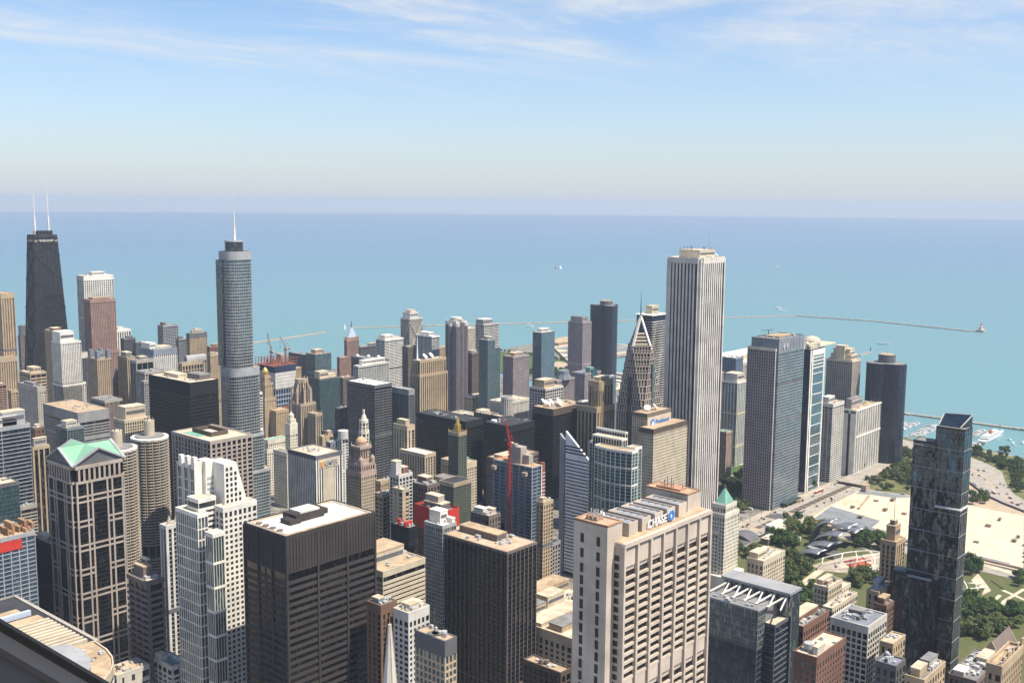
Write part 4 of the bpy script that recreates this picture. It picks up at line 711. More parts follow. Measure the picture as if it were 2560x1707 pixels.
# stair tower at the west end
sx0,sy0,sx1,sy1,SH = s0; sy1 = max(sy1, sy0+20)
MB().box(sx0,sy0,0,sx1,sy1,SH).build('stair_tower','chasew',t)
for u in (.26,.74):
    yy = sy0+(sy1-sy0)*u; z = SH-6; o = None
    for k in range(34):
        if o is None: o = MB().box(-.12,-1.0,-4.6,.05,1.0,0).build('slit_window','g_black',t,(0,0,0))
        else: o = o.copy(); COL.objects.link(o)
        o.location = (sx0-t.location.x, yy-t.location.y, z); z -= 7.6 if k in (0,1) else 6.2
MB().box(sx0+.4,sy0+.4,SH-.2,sx1-.4,sy1-.4,SH+.25).build('stair_roof','roof_tan',t); MB().ring(rect((sx0,sy0,sx1,sy1)),off(rect((sx0,sy0,sx1,sy1)),-.7),SH-.3,SH+.8).build('parapet','roof_rust',t)
MB().box(sx0+4,sy0+9,SH+.2,sx0+9,sy0+16,SH+2.2).build('roof_plinth','roof_rust',t)
for i in range(9): MB().cyl(sx0+3.5+i%3*2.2,sy0+9+i//3*2.6,.35,SH+1,SH+3+rnd.random()*3,6).build('antenna','metal',t)
dish(t,sx0+9.5,sy0+10,SH+1.5,1.5)
# cooling boxes and east block
SX = x0+W_*.105; bxw = W_*.133
for k in range(5):
    xa = x0+W_*.10+bxw*k*1.06+2; xe = xa+bxw*.72; fy = y0+3.2+(0 if k < 4 else 0); top_ = H+7.4
    MB().ring(rect((xa,fy,xe,y1-1.5)),off(rect((xa,fy,xe,y1-1.5)),-.6),H+.3,top_).build('cooling_box','chasew',t)
    MB().box(xa+.7,fy+.7,H+.4,xe-.7,y1-2.2,top_-1.6).build('cooling_deck','hvac',t)
    for i in range(4): yy = fy+3+i*(y1-fy-7)/3.6; MB().cyl((xa+xe)/2,yy+.6,2.3,top_-1.7,top_-.3,16,2.0).build('cooling_fan','metal',t)
    MB().box(xe+.05,fy+2.2,H+.3,xe+bxw*.33,y1-3,top_-3.5).build('gallery','black',t)
xa = x1-W_*.165; MB().box(xa,y0+5.2,H,x1-.6,y1+6,H+9.5).build('penthouse','chasew',t); MB().box(xa+.5,y0+5.7,H+9.5,x1-1.1,y1+5.5,H+9.8).build('penthouse_roof','roof_tan',t); MB().ring(rect((xa,y0+5.2,x1-.6,y1+6)),off(rect((xa,y0+5.2,x1-.6,y1+6)),-.6),H+9.3,H+10.2).build('parapet','roof_rust',t)
MB().box(xa+2.5,y0+12,H+9.5,x1-3.5,y1+1,H+11).build('roof_plinth','roof_rust',t)
for i in range(6): MB().cyl(xa+3+rnd.random()*7,y0+12+rnd.random()*10,.2,H+10.5,H+12.5+rnd.random()*4,6).build('antenna','dgrey',t)
sx_ = x0+W_*.315; tw_ = W_*.215
text(t,'sign','CHASE',sx_,y0+2.3,H+1.5,6.0,'signwhite',wid=tw_)
lx, lz, lr = sx_+tw_+3.9, H+3.9, 2.7; py_ = y0+2.2
for i in range(4):
    a = i*math.pi/2; rot = lambda p: (lx+p[0]*math.cos(a)-p[1]*math.sin(a), lz+p[0]*math.sin(a)+p[1]*math.cos(a))
    MB().prismy([rot(q) for q in ((-.95*lr/1,.42*lr),(-.42*lr,.95*lr),(.45*lr,.95*lr),(.45*lr,.42*lr))],py_-.5,py_).build('logo_piece','signblue',t)
MB().prismy([(lx+lr*1.12*math.cos(R(22.5+45*i)),lz+lr*1.12*math.sin(R(22.5+45*i))) for i in range(8)],py_,py_+.25).build('logo_backing','signwhite',t)
# striped diamond roof tower
d0 = 1140; p = (914.4,680.8,934.4,717.9,131.5); xw, ys, yn, zS = p[0], p[1], p[3], p[4]; zN = 163.5; xe = xw+26
t = thing('office_tower','silver striped tower with a steep slanted roof and a slot down its face','skyscraper',(xw,ys,0))
MB().prismx([(ys,0),(yn,0),(yn,zN),(ys,zS)],xw,xw+2.2).prismx([(ys,0),(yn,0),(yn,zS-30),(ys,zS-18)],xw+2.1,xe).build('glazing','g_black',t)
m = MB(); z = 4; zt_ = zS-6; sl = lambda z: ys if z <= zS else ys+(z-zS)/(zN-zS)*(yn-ys)
while z < zN-31:
    m.prismx([(sl(z),z),(yn+.15,z),(yn+.15,z+2.5),(sl(z+2.5),z+2.5)],xw-.25,xw+2.3); m.box(xw-.2,ys-.25,z,xe+.2,ys+.1,z+1.9) if z < zS-22 else None; z += 3.9
m.build('metal_band','silverp',t); za = z; m = MB()
for z0_, z1_ in ((za,za+6.5),(za+8.3,za+10),(za+11.8,za+13.5),(za+15.3,zN)): m.prismx([(sl(z0_),z0_),(yn+.15,z0_),(yn+.15,z1_),(sl(z1_)-.01,z1_)],xw-.25,xw+2.25)
m.build('metal_panel','silverp',t); MB().add([(xw+2.2,ys,zS),(xw+2.2,yn,zN),(xe,yn,zS-30),(xe,ys,zS-18)],[(0,1,2,3)]).build('sloped_roof','silver',t)
q = (936,734.8,952,742.8,151.8); zq = 159.4; MB().prismx([(yn+2.5,0),(yn+9.5,0),(yn+9.5,zq),(yn+2.5,zq-7)],xw+1,xw+4).build('north_half','steelw',t)
# white framed bowed tower
b = (836.2,575.4,845.6,620,175.9); x0,y0,x1,y1,H = b; t = thing('apartment_tower','white framed glass tower with a bowed west front, right of the slanted striped tower','skyscraper',(x0,y0,0))
bow = [(x0,y1)] + [(x0-4.2*math.sin(math.pi*(i/8)),y1-(y1-y0)*i/8) for i in range(1,8)] + [(x0,y0),(x1,y0),(x1,y1)]
hs = S('white','g_teal',3.4,4.6,.11,.07,.35,.12,'roof_tan',1.6,1)
vol(t,bow,0,H,hs); m = MB(); z = H-17
while z > 0: m.prism(off(bow,.5),z,z+1.1); z -= 17
m.build('white_band','white',t); q = (846.9,595,855.7,630.7,183.3); vol(t,q[:4],H-2,q[4],S('white','g_black',9,3.4,.2,.1,.3,.2,'roof_cream',1.2,.6)); vol(t,(q[0]+14,q[1]+6,q[2]+9,q[3]+6),H-2,q[4]+4,S('white','g_black',9,3.4,.2,.1,.3,.2,'roof_grey',1.2,.6))
q = (860,636.6,868,644.6,163.1); vol(t,q[:4],0,q[4]+9,hs); q = (854.4,584.2,865.4,594.2,174.9); vol(t,q[:4],0,q[4],hs)
# tan slab with blue sign
c0 = (1035,691.9,1085.7,712.4,168.2); m0 = (1022.7,674.3,1095.2,682.3,154.5); m0 = m0[:3]+(max(m0[3],m0[1]+20),)+m0[4:]
t = thing('office_tower','tan slab tower with a blue sign and emblem on its taller core','skyscraper',(c0[0],c0[1],0))
ts = S('lime','g_dark',3.6,2.9,.58,.5,.35,.3,'roof_tan',4,.8,'umber'); vol(t,c0[:4],0,c0[4],ts); vol(t,m0[:4],0,m0[4],S('cream','g_dark',3.6,2.6,.55,.5,.35,.3,'roof_tan',5.5,.6,'bronze'))
MB().box(c0[0]+.5,c0[1]-.9,m0[4]-2,c0[2]-.3,c0[1]-.35,c0[4]-4.2).build('sign_wall','cream',t)
w_ = c0[2]-c0[0]; text(t,'sign','Prudential',c0[0]+w_*.34,c0[1]-1.4,c0[4]-13.5,7.5,'signblue',wid=w_*.55); q = (c0[0]+w_*.2,c0[4]-11.5)
MB().prismy([(q[0]+4.4*math.cos(i*.3927),q[1]+4.8*math.sin(i*.3927)) for i in range(16)],c0[1]-1.7,c0[1]-.95).build('emblem','signblue',t); MB().prismy([(q[0]-3,q[1]-1.5),(q[0]+1,q[1]-2),(q[0]+2.6,q[1]-.5),(q[0]+.6,q[1]+2.6)],c0[1]-1.95,c0[1]-1.72).build('emblem_rock','signwhite',t)
dish(t,c0[0]+w_*.35,c0[1]+12,c0[4]+.2,4,-2.4); dish(t,c0[0]+w_*.6,c0[1]+9,c0[4]+.2,4.2,-1.0)
# tallest white tower
b = (1152.9,696,1212.3,746.3,346); x0,y0,x1,y1,H = b; k = 5.0; pts = [(x0+k,y0),(x1-k,y0),(x1-k,y0+k),(x1,y0+k),(x1,y1-k),(x1-k,y1-k),(x1-k,y1),(x0+k,y1),(x0+k,y1-k),(x0,y1-k),(x0,y0+k),(x0+k,y0+k)]
t = thing('skyscraper','tallest tower, white with unbroken vertical piers and a rooftop mast','skyscraper',(*ctr(b),0))
vol(t,pts,0,H,S('aonw','g_black',3.9,5.2,.5,0,.8,.2,'roof_white',6,1.2)); m = MB()
for px_,py_ in ((x0+k/2,y0+k/2),(x1-k/2,y0+k/2),(x0+k/2,y1-k/2),(x1-k/2,y1-k/2)): m.box(px_-k/2+.8,py_-k/2+.8,0,px_+k/2+.6,py_+k/2+.6,H-.5)
m.build('corner_pier','aonw',t); topstuff(t,b,H+.2,[('p',.2,.2,.82,.8,10,'cream','roof_cream'),('a',.78,.35,34,1.1),('d',.9,.2,3)],5)
m = MB()
for i in range(22): m.cyl(x0+(x1-x0)*(.22+.027*i),y0+(y1-y0)*rnd.choice((.22,.5,.78)),.25,H+10,H+12.5+rnd.random()*2.5,5)
m.build('antenna_row','dgrey',t)
# chevron tower with pyramid top
c = (1084.7,738.0,277.2); x, y, zA = c; t = thing('office_tower','dark chevron-stepped tower with a white-ribbed pyramid top and needle spire','skyscraper',(x,y,0))
zB = 241.6; hw_ = 20
cs = S('umber','g_dark',3.9,3.6,.42,.12,.6,.2,'roof_grey',1.5,.3,'pale')
def octa(h,c): return [(x-h+c,y-h),(x+h-c,y-h),(x+h,y-h+c),(x+h,y+h-c),(x+h-c,y+h),(x-h+c,y+h),(x-h,y+h-c),(x-h,y-h+c)]
cs = dict(cs,w='granite',top=.7,tw='granite'); vol(t,octa(hw_,1.0),0,zB-80,cs); z = zB-80
for i in range(10): vol(t,octa(hw_-.38*i,1.6+1.5*i),z-.5,z+8,dict(cs,s=.3 if i > 5 else .12,p=.3 if i > 5 else .42),True); z += 8
MB().box(x-hw_-.9,y-2.4,0,x+hw_+.9,y+2.4,zB-38).build('center_fin','g_grey',t); MB().box(x-2.4,y-hw_-.9,0,x+2.4,y+hw_+.9,zB-22).build('center_fin','g_silver',t)
r = 16.2; dia = lambda r: [(x,y-r),(x+r,y),(x,y+r),(x-r,y)]
MB().prism(dia(r),zB-4,zA,dia(1.0)).build('pyramid_roof','g_dark',t); m = MB(); z = zB-3
while z < zA-6: f = 1-(z-zB+4)/(zA-zB+4); g_ = 1-(z+2-zB+4)/(zA-zB+4); m.prism(dia(r*f+.5),z,z+2,dia(r*g_+.5)); z += 4.2
m.build('stone_band','lime',t); m = MB()
for p in dia(r+.6): m.bar((*p,zB-4),(x,y,zA+.5),3.0,1.2)
m.build('pyramid_rib','white',t); MB().cyl(x,y,.9,zA-1,zA+30,8,.12).build('spire','dgrey',t)
# wavy balcony tower
b = (1216.3,809.2,1252.9,834.2,262); x0,y0,x1,y1,H = b; t = thing('apartment_tower','glass tower with wavy white balcony slabs, behind the pyramid-topped tower','skyscraper',(x0,y0,0))
MB().prism(rect(b),0,H).build('glazing','g_navy',t); m = MB(); z = H-9; ph = 0
while z > 40:
    o = []
    for (ax,ay),(bx_,by_) in zip(rect(b), rect(b)[1:]+rect(b)[:1]):
        e = Vector((bx_-ax,by_-ay)); ln = e.length; e.normalize(); n_ = Vector((e.y,-e.x))
        for i in range(18): u = i/18*ln; d_ = 1.2+1.1*math.sin(u*.28+ph)*math.sin(u*.11-ph*.6+1); o.append((ax+e.x*u+n_.x*d_,ay+e.y*u+n_.y*d_))
    m.prism(o,z,z+.55); z -= 3.3; ph += .16
m.build('balcony_slab','white',t); MB().prism(off(rect(b),2.5),H,H+1.2).build('roof','roof_white',t); topstuff(t,b,H+1.2,[('p',.3,.3,.75,.7,11,'cream')],4)
# clover plan towers
def clover(c,rad,rot,H2,label,mats,amp=.30):
    x, y, H = c; t = thing('apartment_tower',label,'skyscraper',(x,y,0))
    P3 = lambda s: [(x+s*rad*(1-amp+amp*math.cos(3*(a-rot)))*math.cos(a), y+s*rad*(1-amp+amp*math.cos(3*(a-rot)))*math.sin(a)) for a in [i*2*math.pi/48 for i in range(48)]]
    MB().prism(P3(.985),0,H).build('glazing',mats[0],t); m = MB(); z = H-3
    while z > 3: m.prism(P3(1),z-1.15,z); z -= 3.0
    m.build('spandrel',mats[1],t); m = MB(); P = P3(1.003)
    for i in range(0,48,2): m.box(P[i][0]-.28,P[i][1]-.28,0,P[i][0]+.28,P[i][1]+.28,H-.4)
    m.build('mullion',mats[1],t); MB().prism(P3(1.006),H-2.5,H+.4).build('cornice',mats[1],t); MB().prism(P3(.96),H+.3,H+.7).build('roof','roof_grey',t)
    MB().cyl(x,y,rad*.40,H,H+H2,20).build('drum','dgrey',t); MB().cyl(x,y,rad*.36,H+H2,H+H2+.8,20).build('drum_roof','roof_tan',t)
    for i in range(4): MB().cyl(x+rnd.uniform(-6,6),y+rnd.uniform(-6,6),.3,H+H2,H+H2+rnd.uniform(2,8),6).build('antenna','metal',t)
clover((1957.6,1426.2,185.5),36,R(-120),9,'black three-lobed clover tower with curved walls near the pier',('g_navy','navywall'))
clover((1673.5,662.9,164.1),33,R(-100),13,'black three-lobed tower beside the harbour with a square drum on top',('g_navy','navywall'),.16)
# dark mirror tower
b = (807,258,822.8,276.7,249); x0,y0,x1,y1,H = b; y1 = y0+21; t = thing('apartment_tower','slim dark mirror glass tower with stepped levels and sail top','skyscraper',(x0,y0,0))
ms = S('black','g_mirror',3.5,4.2,.035,.05,.1,.06,'roof_grey',.6,.4)
vol(t,[(x0,y0),(x1,y0),(x1,y1),(x0,y1)],0,H,ms); zL = 235.9; yl = y1+17
vol(t,[(x0+1.2,y1+.05),(x1-2,y1+.05),(x1-2,yl),(x0+1.2,yl)],0,zL,ms); vol(t,[(x0-2.4,y1-9),(x0-.1,y1-9),(x0-.1,yl+9),(x0-2.4,yl+9)],0,130.1,ms)
vol(t,[(x0+1,yl+.05),(x1-2,yl+.05),(x1-2,yl+12),(x0+1,yl+12)],0,130.1,ms)
m = MB()
for k in range(13): m.prism([(x0-.22,y0-.22),(x1+.22,y0-.22),(x1+.22,yl),(x0-.22,yl)],H-16-k*16.5,H-15.6-k*16.5)
m.build('floor_band','steelw',t); MB().box(x0-3.2,y0-1.2,H-61,x1+.5,y1-3,H-60).build('terrace_slab','pale',t); MB().box(x0-4.4,y1-4,130.9-1,x0-1.5,yl-3,130.9).build('terrace_slab','silver',t)
MB().add([(x0+5,y0+5,H),(x1,y0+.3,H),(x1,y1,H),(x0+5,y1,H),(x0+5,y0+5,H+.6),(x1,y0+.3,H+9.5),(x1,y1,H+8),(x0+5,y1,H+.9)],[(3,2,1,0),(4,5,6,7),(0,1,5,4),(1,2,6,5),(2,3,7,6),(3,0,4,7)]).build('sail_crown','g_mirror',t); MB().bar((x1-.2,y0,H+9.6),(x1-.2,y1,H+8.1),.6).bar((x0+5,y1,H+1),(x1,y1,H+8.1),.6).bar((x0+5,y0+5,H+.7),(x1,y0+.3,H+9.6),.6).bar((x0+2,y0+.3,H+.6),(x0+2,y1,H+.6),.4).build('roof_rail','pale',t)
MB().prismx([(y0-.02,30),(y0+5,30),(y0+5,H),(y0-.02,H)],x1-.05,x1+1.2).build('pale_edge','g_sky',t)
# cream tower with green pyramid
b = (892.9,504.5,920,520.9,115); x0,y0,x1,y1,H = b; t = thing('office_tower','cream stepped tower with a green pyramid roof','skyscraper',(*ctr(b),0))
ps = S('terra','g_dark',3.7,2.7,.5,.42,.5,.3,'roof_tan',3,1.2); vol(t,b[:4],0,H,ps,wins=100); w_,d_ = x1-x0,y1-y0
vol(t,(x0-1.5,y0+d_*.38,x0+w_*.5,y1+7),0,97.9,ps); u = (x0+w_*.1,y0+d_*.06,x1-w_*.14,y1-d_*.06); zu = 123.9; vol(t,u,H-1,zu,S('terra','g_dark',3.9,3.0,.5,.4,.5,.3,'roof_tan',3,.6))
zp = 138.0; q = cen((u[0]+u[2])/2,(u[1]+u[3])/2,1.6,1.6); MB().prism(off(rect(u),-1.2),zu,zp,q).build('pyramid_roof','copper',t); MB().cyl(q[0][0]+.8,q[0][1]+.8,1.1,zp-2,zp+4,8,.5).build('lantern','umber',t); m = MB()
for i in range(10):
    for p in ((u[0]+(u[2]-u[0])*i/9,u[1]),(u[0],u[1]+(u[3]-u[1])*i/9)): m.cyl(p[0],p[1],.55,zu,zu+2.6,6,.1)
m.build('finial','terra',t); MB().box(x0-6,y0-6,0,x1+4,y1+14,55.3).build('base_block','terra',t)
# domed tower
b = (744.8,865.7,766.1,890.3,120.8); x0,y0,x1,y1,H = b; X_,Y_ = ctr(b); t = thing('office_tower','terracotta tower crowned by a colonnaded belvedere and a peach dome','skyscraper',(X_,Y_,0))
js = S('gothic','g_dark',3.7,3.2,.55,.45,.4,.35,'roof_tan',4,1.5,'pinkst'); vol(t,b[:4],0,H,js); w_,d_ = x1-x0,y1-y0
vol(t,rect(sub(b,.06,.06,.94,.94)[:4]),H-.5,H+9,S('pinkst','g_dark',4.5,3.4,.5,.4,.5,.3,'roof_tan',2,1)); 
for u in (.12,.88):
    for v in (.12,.88): MB().cyl(x0+w_*u,y0+d_*v,2.6,H+9,H+14,10).lathe(x0+w_*u,y0+d_*v,[(2.7,H+14),(2.2,H+16),(1,H+17.4),(.2,H+18.5)],10).build('corner_cupola','pinkst',t)
z0 = H+9; k = 7.4; MB().prism(cen(X_,Y_,2*k,2*k),z0,z0+5).build('belvedere_base','pinkst',t); MB().prism(cen(X_,Y_,k*1.5,k*1.5),z0+5,z0+17).build('belvedere_core','gothic',t); m = MB()
for i in range(5):
    for p in ((-k+.8+i*(k-.8)/2,-k+.8),(-k+.8,-k+.8+i*(k-.8)/2),(-k+.8+i*(k-.8)/2,k-.8),(k-.8,-k+.8+i*(k-.8)/2)): m.cyl(X_+p[0],Y_+p[1],.7,z0+5,z0+16.5,8)
m.build('column','pinkst',t); MB().prism(cen(X_,Y_,2*k+1.6,2*k+1.6),z0+16.5,z0+19.5).build('cornice','pinkst',t)
for sx in (-1,1):
    for sy in (-1,1): MB().cyl(X_+sx*k,Y_+sy*k,.8,z0+19.5,z0+23.5,6,.2).build('finial','pinkst',t)
MB().cyl(X_,Y_,6.2,z0+19.5,z0+22.5,20).build('dome_drum','pinkst',t); MB().lathe(X_,Y_,[(6.0,z0+22.5)]+[(6.0*math.cos(i*.19),z0+22.5+6.6*math.sin(i*.19)) for i in range(1,8)]+[(.4,z0+29.3)],24).build('dome','peach',t,smooth=True)
vol(t,(x1-w_*.3,y0+d_*.45,x1+9,y1+5),0,H+3,js)
# round white spire tower
c = (829.1,958.1,167.4); x, y, zA = c; t = thing('office_tower','slender white octagonal tower with a lantern top behind the domed tower','skyscraper',(x,y,0))
e8 = lambda r: [(x+r*math.cos(R(22.5+45*i)),y+r*math.sin(R(22.5+45*i))) for i in range(8)]
ws = S('terra','g_grey',3.6,3.2,.5,.35,.35,.25,'roof_cream',2.5,1); z = 0
for r_, zz in ((7.2,zA-44),(6.2,zA-26),(5.2,zA-13)): vol(t,e8(r_),z,zz,ws); z = zz-.3
MB().prism(e8(4.4),zA-13,zA-6,e8(2.2)).build('lantern_roof','terra',t); MB().cyl(x,y,1.3,zA-6,zA,8,1.5).build('lantern','terra',t)
# dark green tower with a gold top
b = (927.8,896.3,942,912.8,132.2); x0,y0,x1,y1,H = b; X_,Y_ = ctr(b); t = thing('hotel_tower','dark green stone tower with a gilded turret top','skyscraper',(X_,Y_,0))
gs = S('greenst','g_grey',3.6,2.6,.5,.4,.4,.25,'roof_dark',4,.8,'gothic'); vol(t,b[:4],0,H,gs)
for p in rect(b): MB().cyl(p[0],p[1],1.1,H-1,H+3.5,6,.5).build('corner_finial','gold',t)
MB().box(X_-3,Y_-3,H,X_+3,Y_+3,H+9).cyl(X_,Y_,2.7,H+9,H+15,8,1.8).cyl(X_,Y_,1.4,H+15,H+19,8,.3).build('turret','gold',t); m = MB()
for i in range(4): m.box(x0-.45+i*(x1-x0)/3.2,y0-.5,H-5,x0+.3+i*(x1-x0)/3.2,y0-.38,H-1)
m.build('gilding','gold',t); q = (887.9,865.6,917.6,889.8,81.5); vol(t,q[:4],0,q[4],gs); q = (901.9,894.2,918.6,912.8,80.1); vol(t,q[:4],0,q[4],dict(gs,r='roof_grey'))
# clock tower building
b = (882.2,1225.5,920.9,1244.3,66.1); t = thing('office_building','white terracotta building with a clock tower and spire','building',(b[0],b[1],0))
rs = S('terra','g_dark',3.7,3.2,.5,.42,.35,.3,'roof_grey',5,1.2); vol(t,b[:4],0,b[4],rs); vol(t,rect(sub(b,.12,.2,.98,.8)[:4]),b[4]-1,b[4]+12,dict(rs,r='copper'))
q = (861.9,1153.5,869.9,1182.8,76.7); vol(t,q[:4],0,q[4],rs); q = (880.9,1170.6,893.1,1178.6,110.3); x0,y0,x1,y1,H = q; y1 = y0+10; X_,Y_ = (x0+x1)/2,(y0+y1)/2
vol(t,(x0,y0,x1,y1),0,H,S('terra','g_dark',4,3.4,.55,.5,.4,.3,'roof_cream',14,1.4)); MB().prismy([(X_+3*math.cos(i*.3927),H-8+3*math.sin(i*.3927)) for i in range(16)],y0-.9,y0-.4).build('clock_face','white',t); MB().bar((X_,y0-1,H-8),(X_,y0-1,H-5.4),.35).bar((X_,y0-1,H-8),(X_+1.6,y0-1,H-8.6),.35).build('clock_hand','black',t)
k = (x1-x0)/2; MB().prism(cen(X_,Y_,k*1.5,k*1.5),H,H+7).build('belfry','terra',t); MB().cyl(X_,Y_,k*.62,H+7,H+13,10).cyl(X_,Y_,k*.5,H+13,H+17,10,.6).build('cupola','terra',t); MB().cyl(X_,Y_,.5,H+16,H+30,6,.15).build('spire','white',t)
# gothic crown tower
b = (993.4,1292.3,1020.9,1304.1,106.5); x0,y0,x1,y1,H = b; y1 = y0+28; X_,Y_ = (x0+x1)/2-1,(y0+y1)/2; t = thing('office_tower','gothic stone tower with flying buttresses around its crown','skyscraper',(X_,Y_,0))
vol(t,(x0,y0,x1,y1),0,H,S('gothic','g_dark',3.8,3.3,.5,.1,.9,.2,'roof_tan',3,1.2)); r0 = 9.5; zc = 142.5
vol(t,[(X_+r0*math.cos(R(22.5+45*i)),Y_+r0*math.sin(R(22.5+45*i))) for i in range(8)],H-1,zc,S('gothic','g_dark',6,3.4,.5,.1,.7,.2,'roof_tan',4,1.5)); 
for i in range(8):
    a = R(22.5+45*i); r1 = 14.5; px_,py_ = X_+r1*math.cos(a),Y_+r1*math.sin(a); MB().box(px_-1.3,py_-1.3,H-1,px_+1.3,py_+1.3,zc-17).cyl(px_,py_,1.5,zc-17,zc-11,6,.2).bar((px_,py_,zc-19),(X_+r0*math.cos(a),Y_+r0*math.sin(a),zc-6),1.5,2.2).build('buttress','gothic',t); MB().cyl(X_+r0*math.cos(a),Y_+r0*math.sin(a),1.0,zc-1,zc+6,6,.15).build('pinnacle','gothic',t)
q = (1001.3,1267.1,1012.8,1275.1,93.9); vol(t,(q[0],q[1],q[2],q[1]+18),0,q[4],S('gothic','g_dark',3.8,3.3,.5,.1,.9,.2,'roof_tan',3,1.2))
for u in (0,.5,1): MB().cyl(q[0]+(q[2]-q[0])*u,q[1],.9,q[4],q[4]+6,6,.1).build('pinnacle','gothic',t)
# gold dome hotel
b = (995.7,1386.5,1017.2,1403.4,134.8); x0,y0,x1,y1,H = b; X_,Y_ = ctr(b); t = thing('hotel_tower','tan brick hotel tower with a small gold dome','skyscraper',(X_,Y_,0))
zs_ = S('tan','g_dark',3.5,3.2,.62,.55,.3,.25,'roof_tan',3,1.2); vol(t,b[:4],0,H-32,zs_); vol(t,rect(sub(b,.08,.08,.8,.92)[:4]),H-33,H-8,zs_); vol(t,rect(sub(b,.15,.2,.66,.85)[:4]),H-9,H+3,zs_)
q = (x0+(x1-x0)*.36,Y_); MB().cyl(q[0],q[1],5.3,H+3,H+6,16).build('dome_drum','tan',t); MB().lathe(q[0],q[1],[(4.6,H+6),(5.6,H+8.5),(5.3,H+11),(3.8,H+14),(1.8,H+16.2),(.4,H+18)],20).build('gold_dome','gold',t,smooth=True)
q = (1005.2,1371,1031.6,1379,83.6); vol(t,(q[0],q[1],q[2],q[1]+22),0,q[4],zs_)
T('apartment_building','narrow white building edge with black window slots beside the tall rounded glass tower', (808.6,1142.9,816.6,1167.9,167), S('white','g_black',3.6,9,.3,.4), [], 0)
# hospital under construction with two red cranes
b = (1159.1,1580.6,1203.8,1631.4,111.9); t = thing('unfinished_building','unfinished building with white and dark blue panels and rusty steel on top','building',(b[0],b[1],0)); x0,y0,x1,y1,H = b
vol(t,b[:4],0,H-72,S('rustst','g_brown',4.2,5,.2,.3)); vol(t,b[:4],H-72,H-38,S('paleblue','g_navy',8.5,5.5,.12,.14,.3,.2,'roof_white',2,1,'dgrey')); MB().prism(off(rect(b),.6),H-38,H-8).build('white_wrap','pale',t); MB().prism(off(rect(b),.9),H-7,H+4).build('blue_netting','blueclad',t)
m = MB()
for k in range(5): m.prism(off(rect(b),.85),H-37+k*6,H-36.3+k*6)
m.build('wrap_seam','metal',t); m = MB()
for i in range(9):
    for j in range(4): xx, yy = x0-6+(x1-x0+10)*i/8, y0+(y1-y0)*j/3; m.bar((xx,yy,H+4),(xx,yy,H+17),.8); m.bar((xx,yy,H+16),(xx+6,yy,H+16),.8)
for j in range(4): m.bar((x0-6,y0+(y1-y0)*j/3,H+10),(x1+4,y0+(y1-y0)*j/3,H+10),.9)
m.box(x0-6,y0,H+4,x1+4,y1,H+5.2); m.build('steel_frame','rustst',t); MB().box(x1-9,y1-20,H+4,x1+3,y1-6,H+20).build('concrete_core','concrete',t)
def crane(label, x, y, z0, z1, jib, cmat, cwt=(6,0,3), w=2.2):
    t = thing('tower_crane',label,'crane',(x,y,z0)); m = MB(); h = w/2
    for sx in (-h,h):
        for sy in (-h,h): m.bar((x+sx,y+sy,z0),(x+sx,y+sy,z1),w*.16)
    z = z0; f = 1
    while z < z1-w*1.4:
        for sx,sy,ex,ey in ((-h,-h,h,-h),(h,-h,h,h),(h,h,-h,h),(-h,h,-h,-h)): m.bar((x+sx,y+sy,z) if f > 0 else (x+ex,y+ey,z),(x+ex,y+ey,z+w*1.4) if f > 0 else (x+sx,y+sy,z+w*1.4),w*.12)
        z += w*1.4; f = -f
    m.build('mast',cmat,t); MB().box(x-w*.8,y-w*.8,z1-.4,x+w*.8,y+w*.8,z1+2.2).build('slewing_unit',cmat,t); MB().box(x+w*.7,y-w*1.0,z1+.4,x+w*1.6,y,z1+3).build('cab','white',t)
    j = MB(); a = Vector((x,y,z1+2)); e = Vector(jib); d = (e-a); n = 14; pp = Vector((-d.y,d.x,0)).normalized()*w*.4; up = pp.cross(d).normalized()*w*.7; up = up if up.z > 0 else -up
    for s_ in (pp,-pp,up): j.bar(a+s_,e+s_*.3,w*.16)
    for i in range(n): p, q2 = a+d*(i/n), a+d*((i+1)/n); j.bar(p+pp,q2+up*.9,w*.1); j.bar(p-pp,q2+up*.9,w*.1); j.bar(p+pp,q2-pp,w*.1)
    j.build('jib',cmat,t); b2 = a-Vector((d.x,d.y,0)).normalized()*w*3.4; m = MB(); m.bar(a+pp,b2+pp,w*.2).bar(a-pp,b2-pp,w*.2).bar(a,a+Vector((-d.x,-d.y,0)).normalized()*w+Vector((0,0,w*4)),w*.25).bar(a+Vector((-d.x,-d.y,0)).normalized()*w+Vector((0,0,w*4)),b2,w*.1).bar(a+Vector((-d.x,-d.y,0)).normalized()*w+Vector((0,0,w*4)),a+d*.85,.12); m.build('counter_jib',cmat,t)
    MB().box(b2.x-w,b2.y-w,b2.z-w*.9,b2.x+w,b2.y+w,b2.z+w*.4).build('counterweight','concrete',t); MB().bar(e,(e.x,e.y,e.z-18),.25).box(e.x-.8,e.y-.8,e.z-20,e.x+.8,e.y+.8,e.z-18).build('hook_line','dgrey',t); return t
p = (1168.4,1604.7,124.5); e = (1170.3,1603.3,173.1); crane('pale red tower crane with a nearly upright boom, left of its pair',p[0],p[1],H+5,p[2]+14,(e[0],e[1]+14,e[2]),'rustst',w=2.6)
p = (1189.1,1589.4,125.4); e = (1181.7,1594.9,167.0); crane('pale red tower crane with a leaning boom, right of its pair',p[0],p[1],H+5,p[2]+18,(e[0],e[1],e[2]),'rustst',w=2.6)
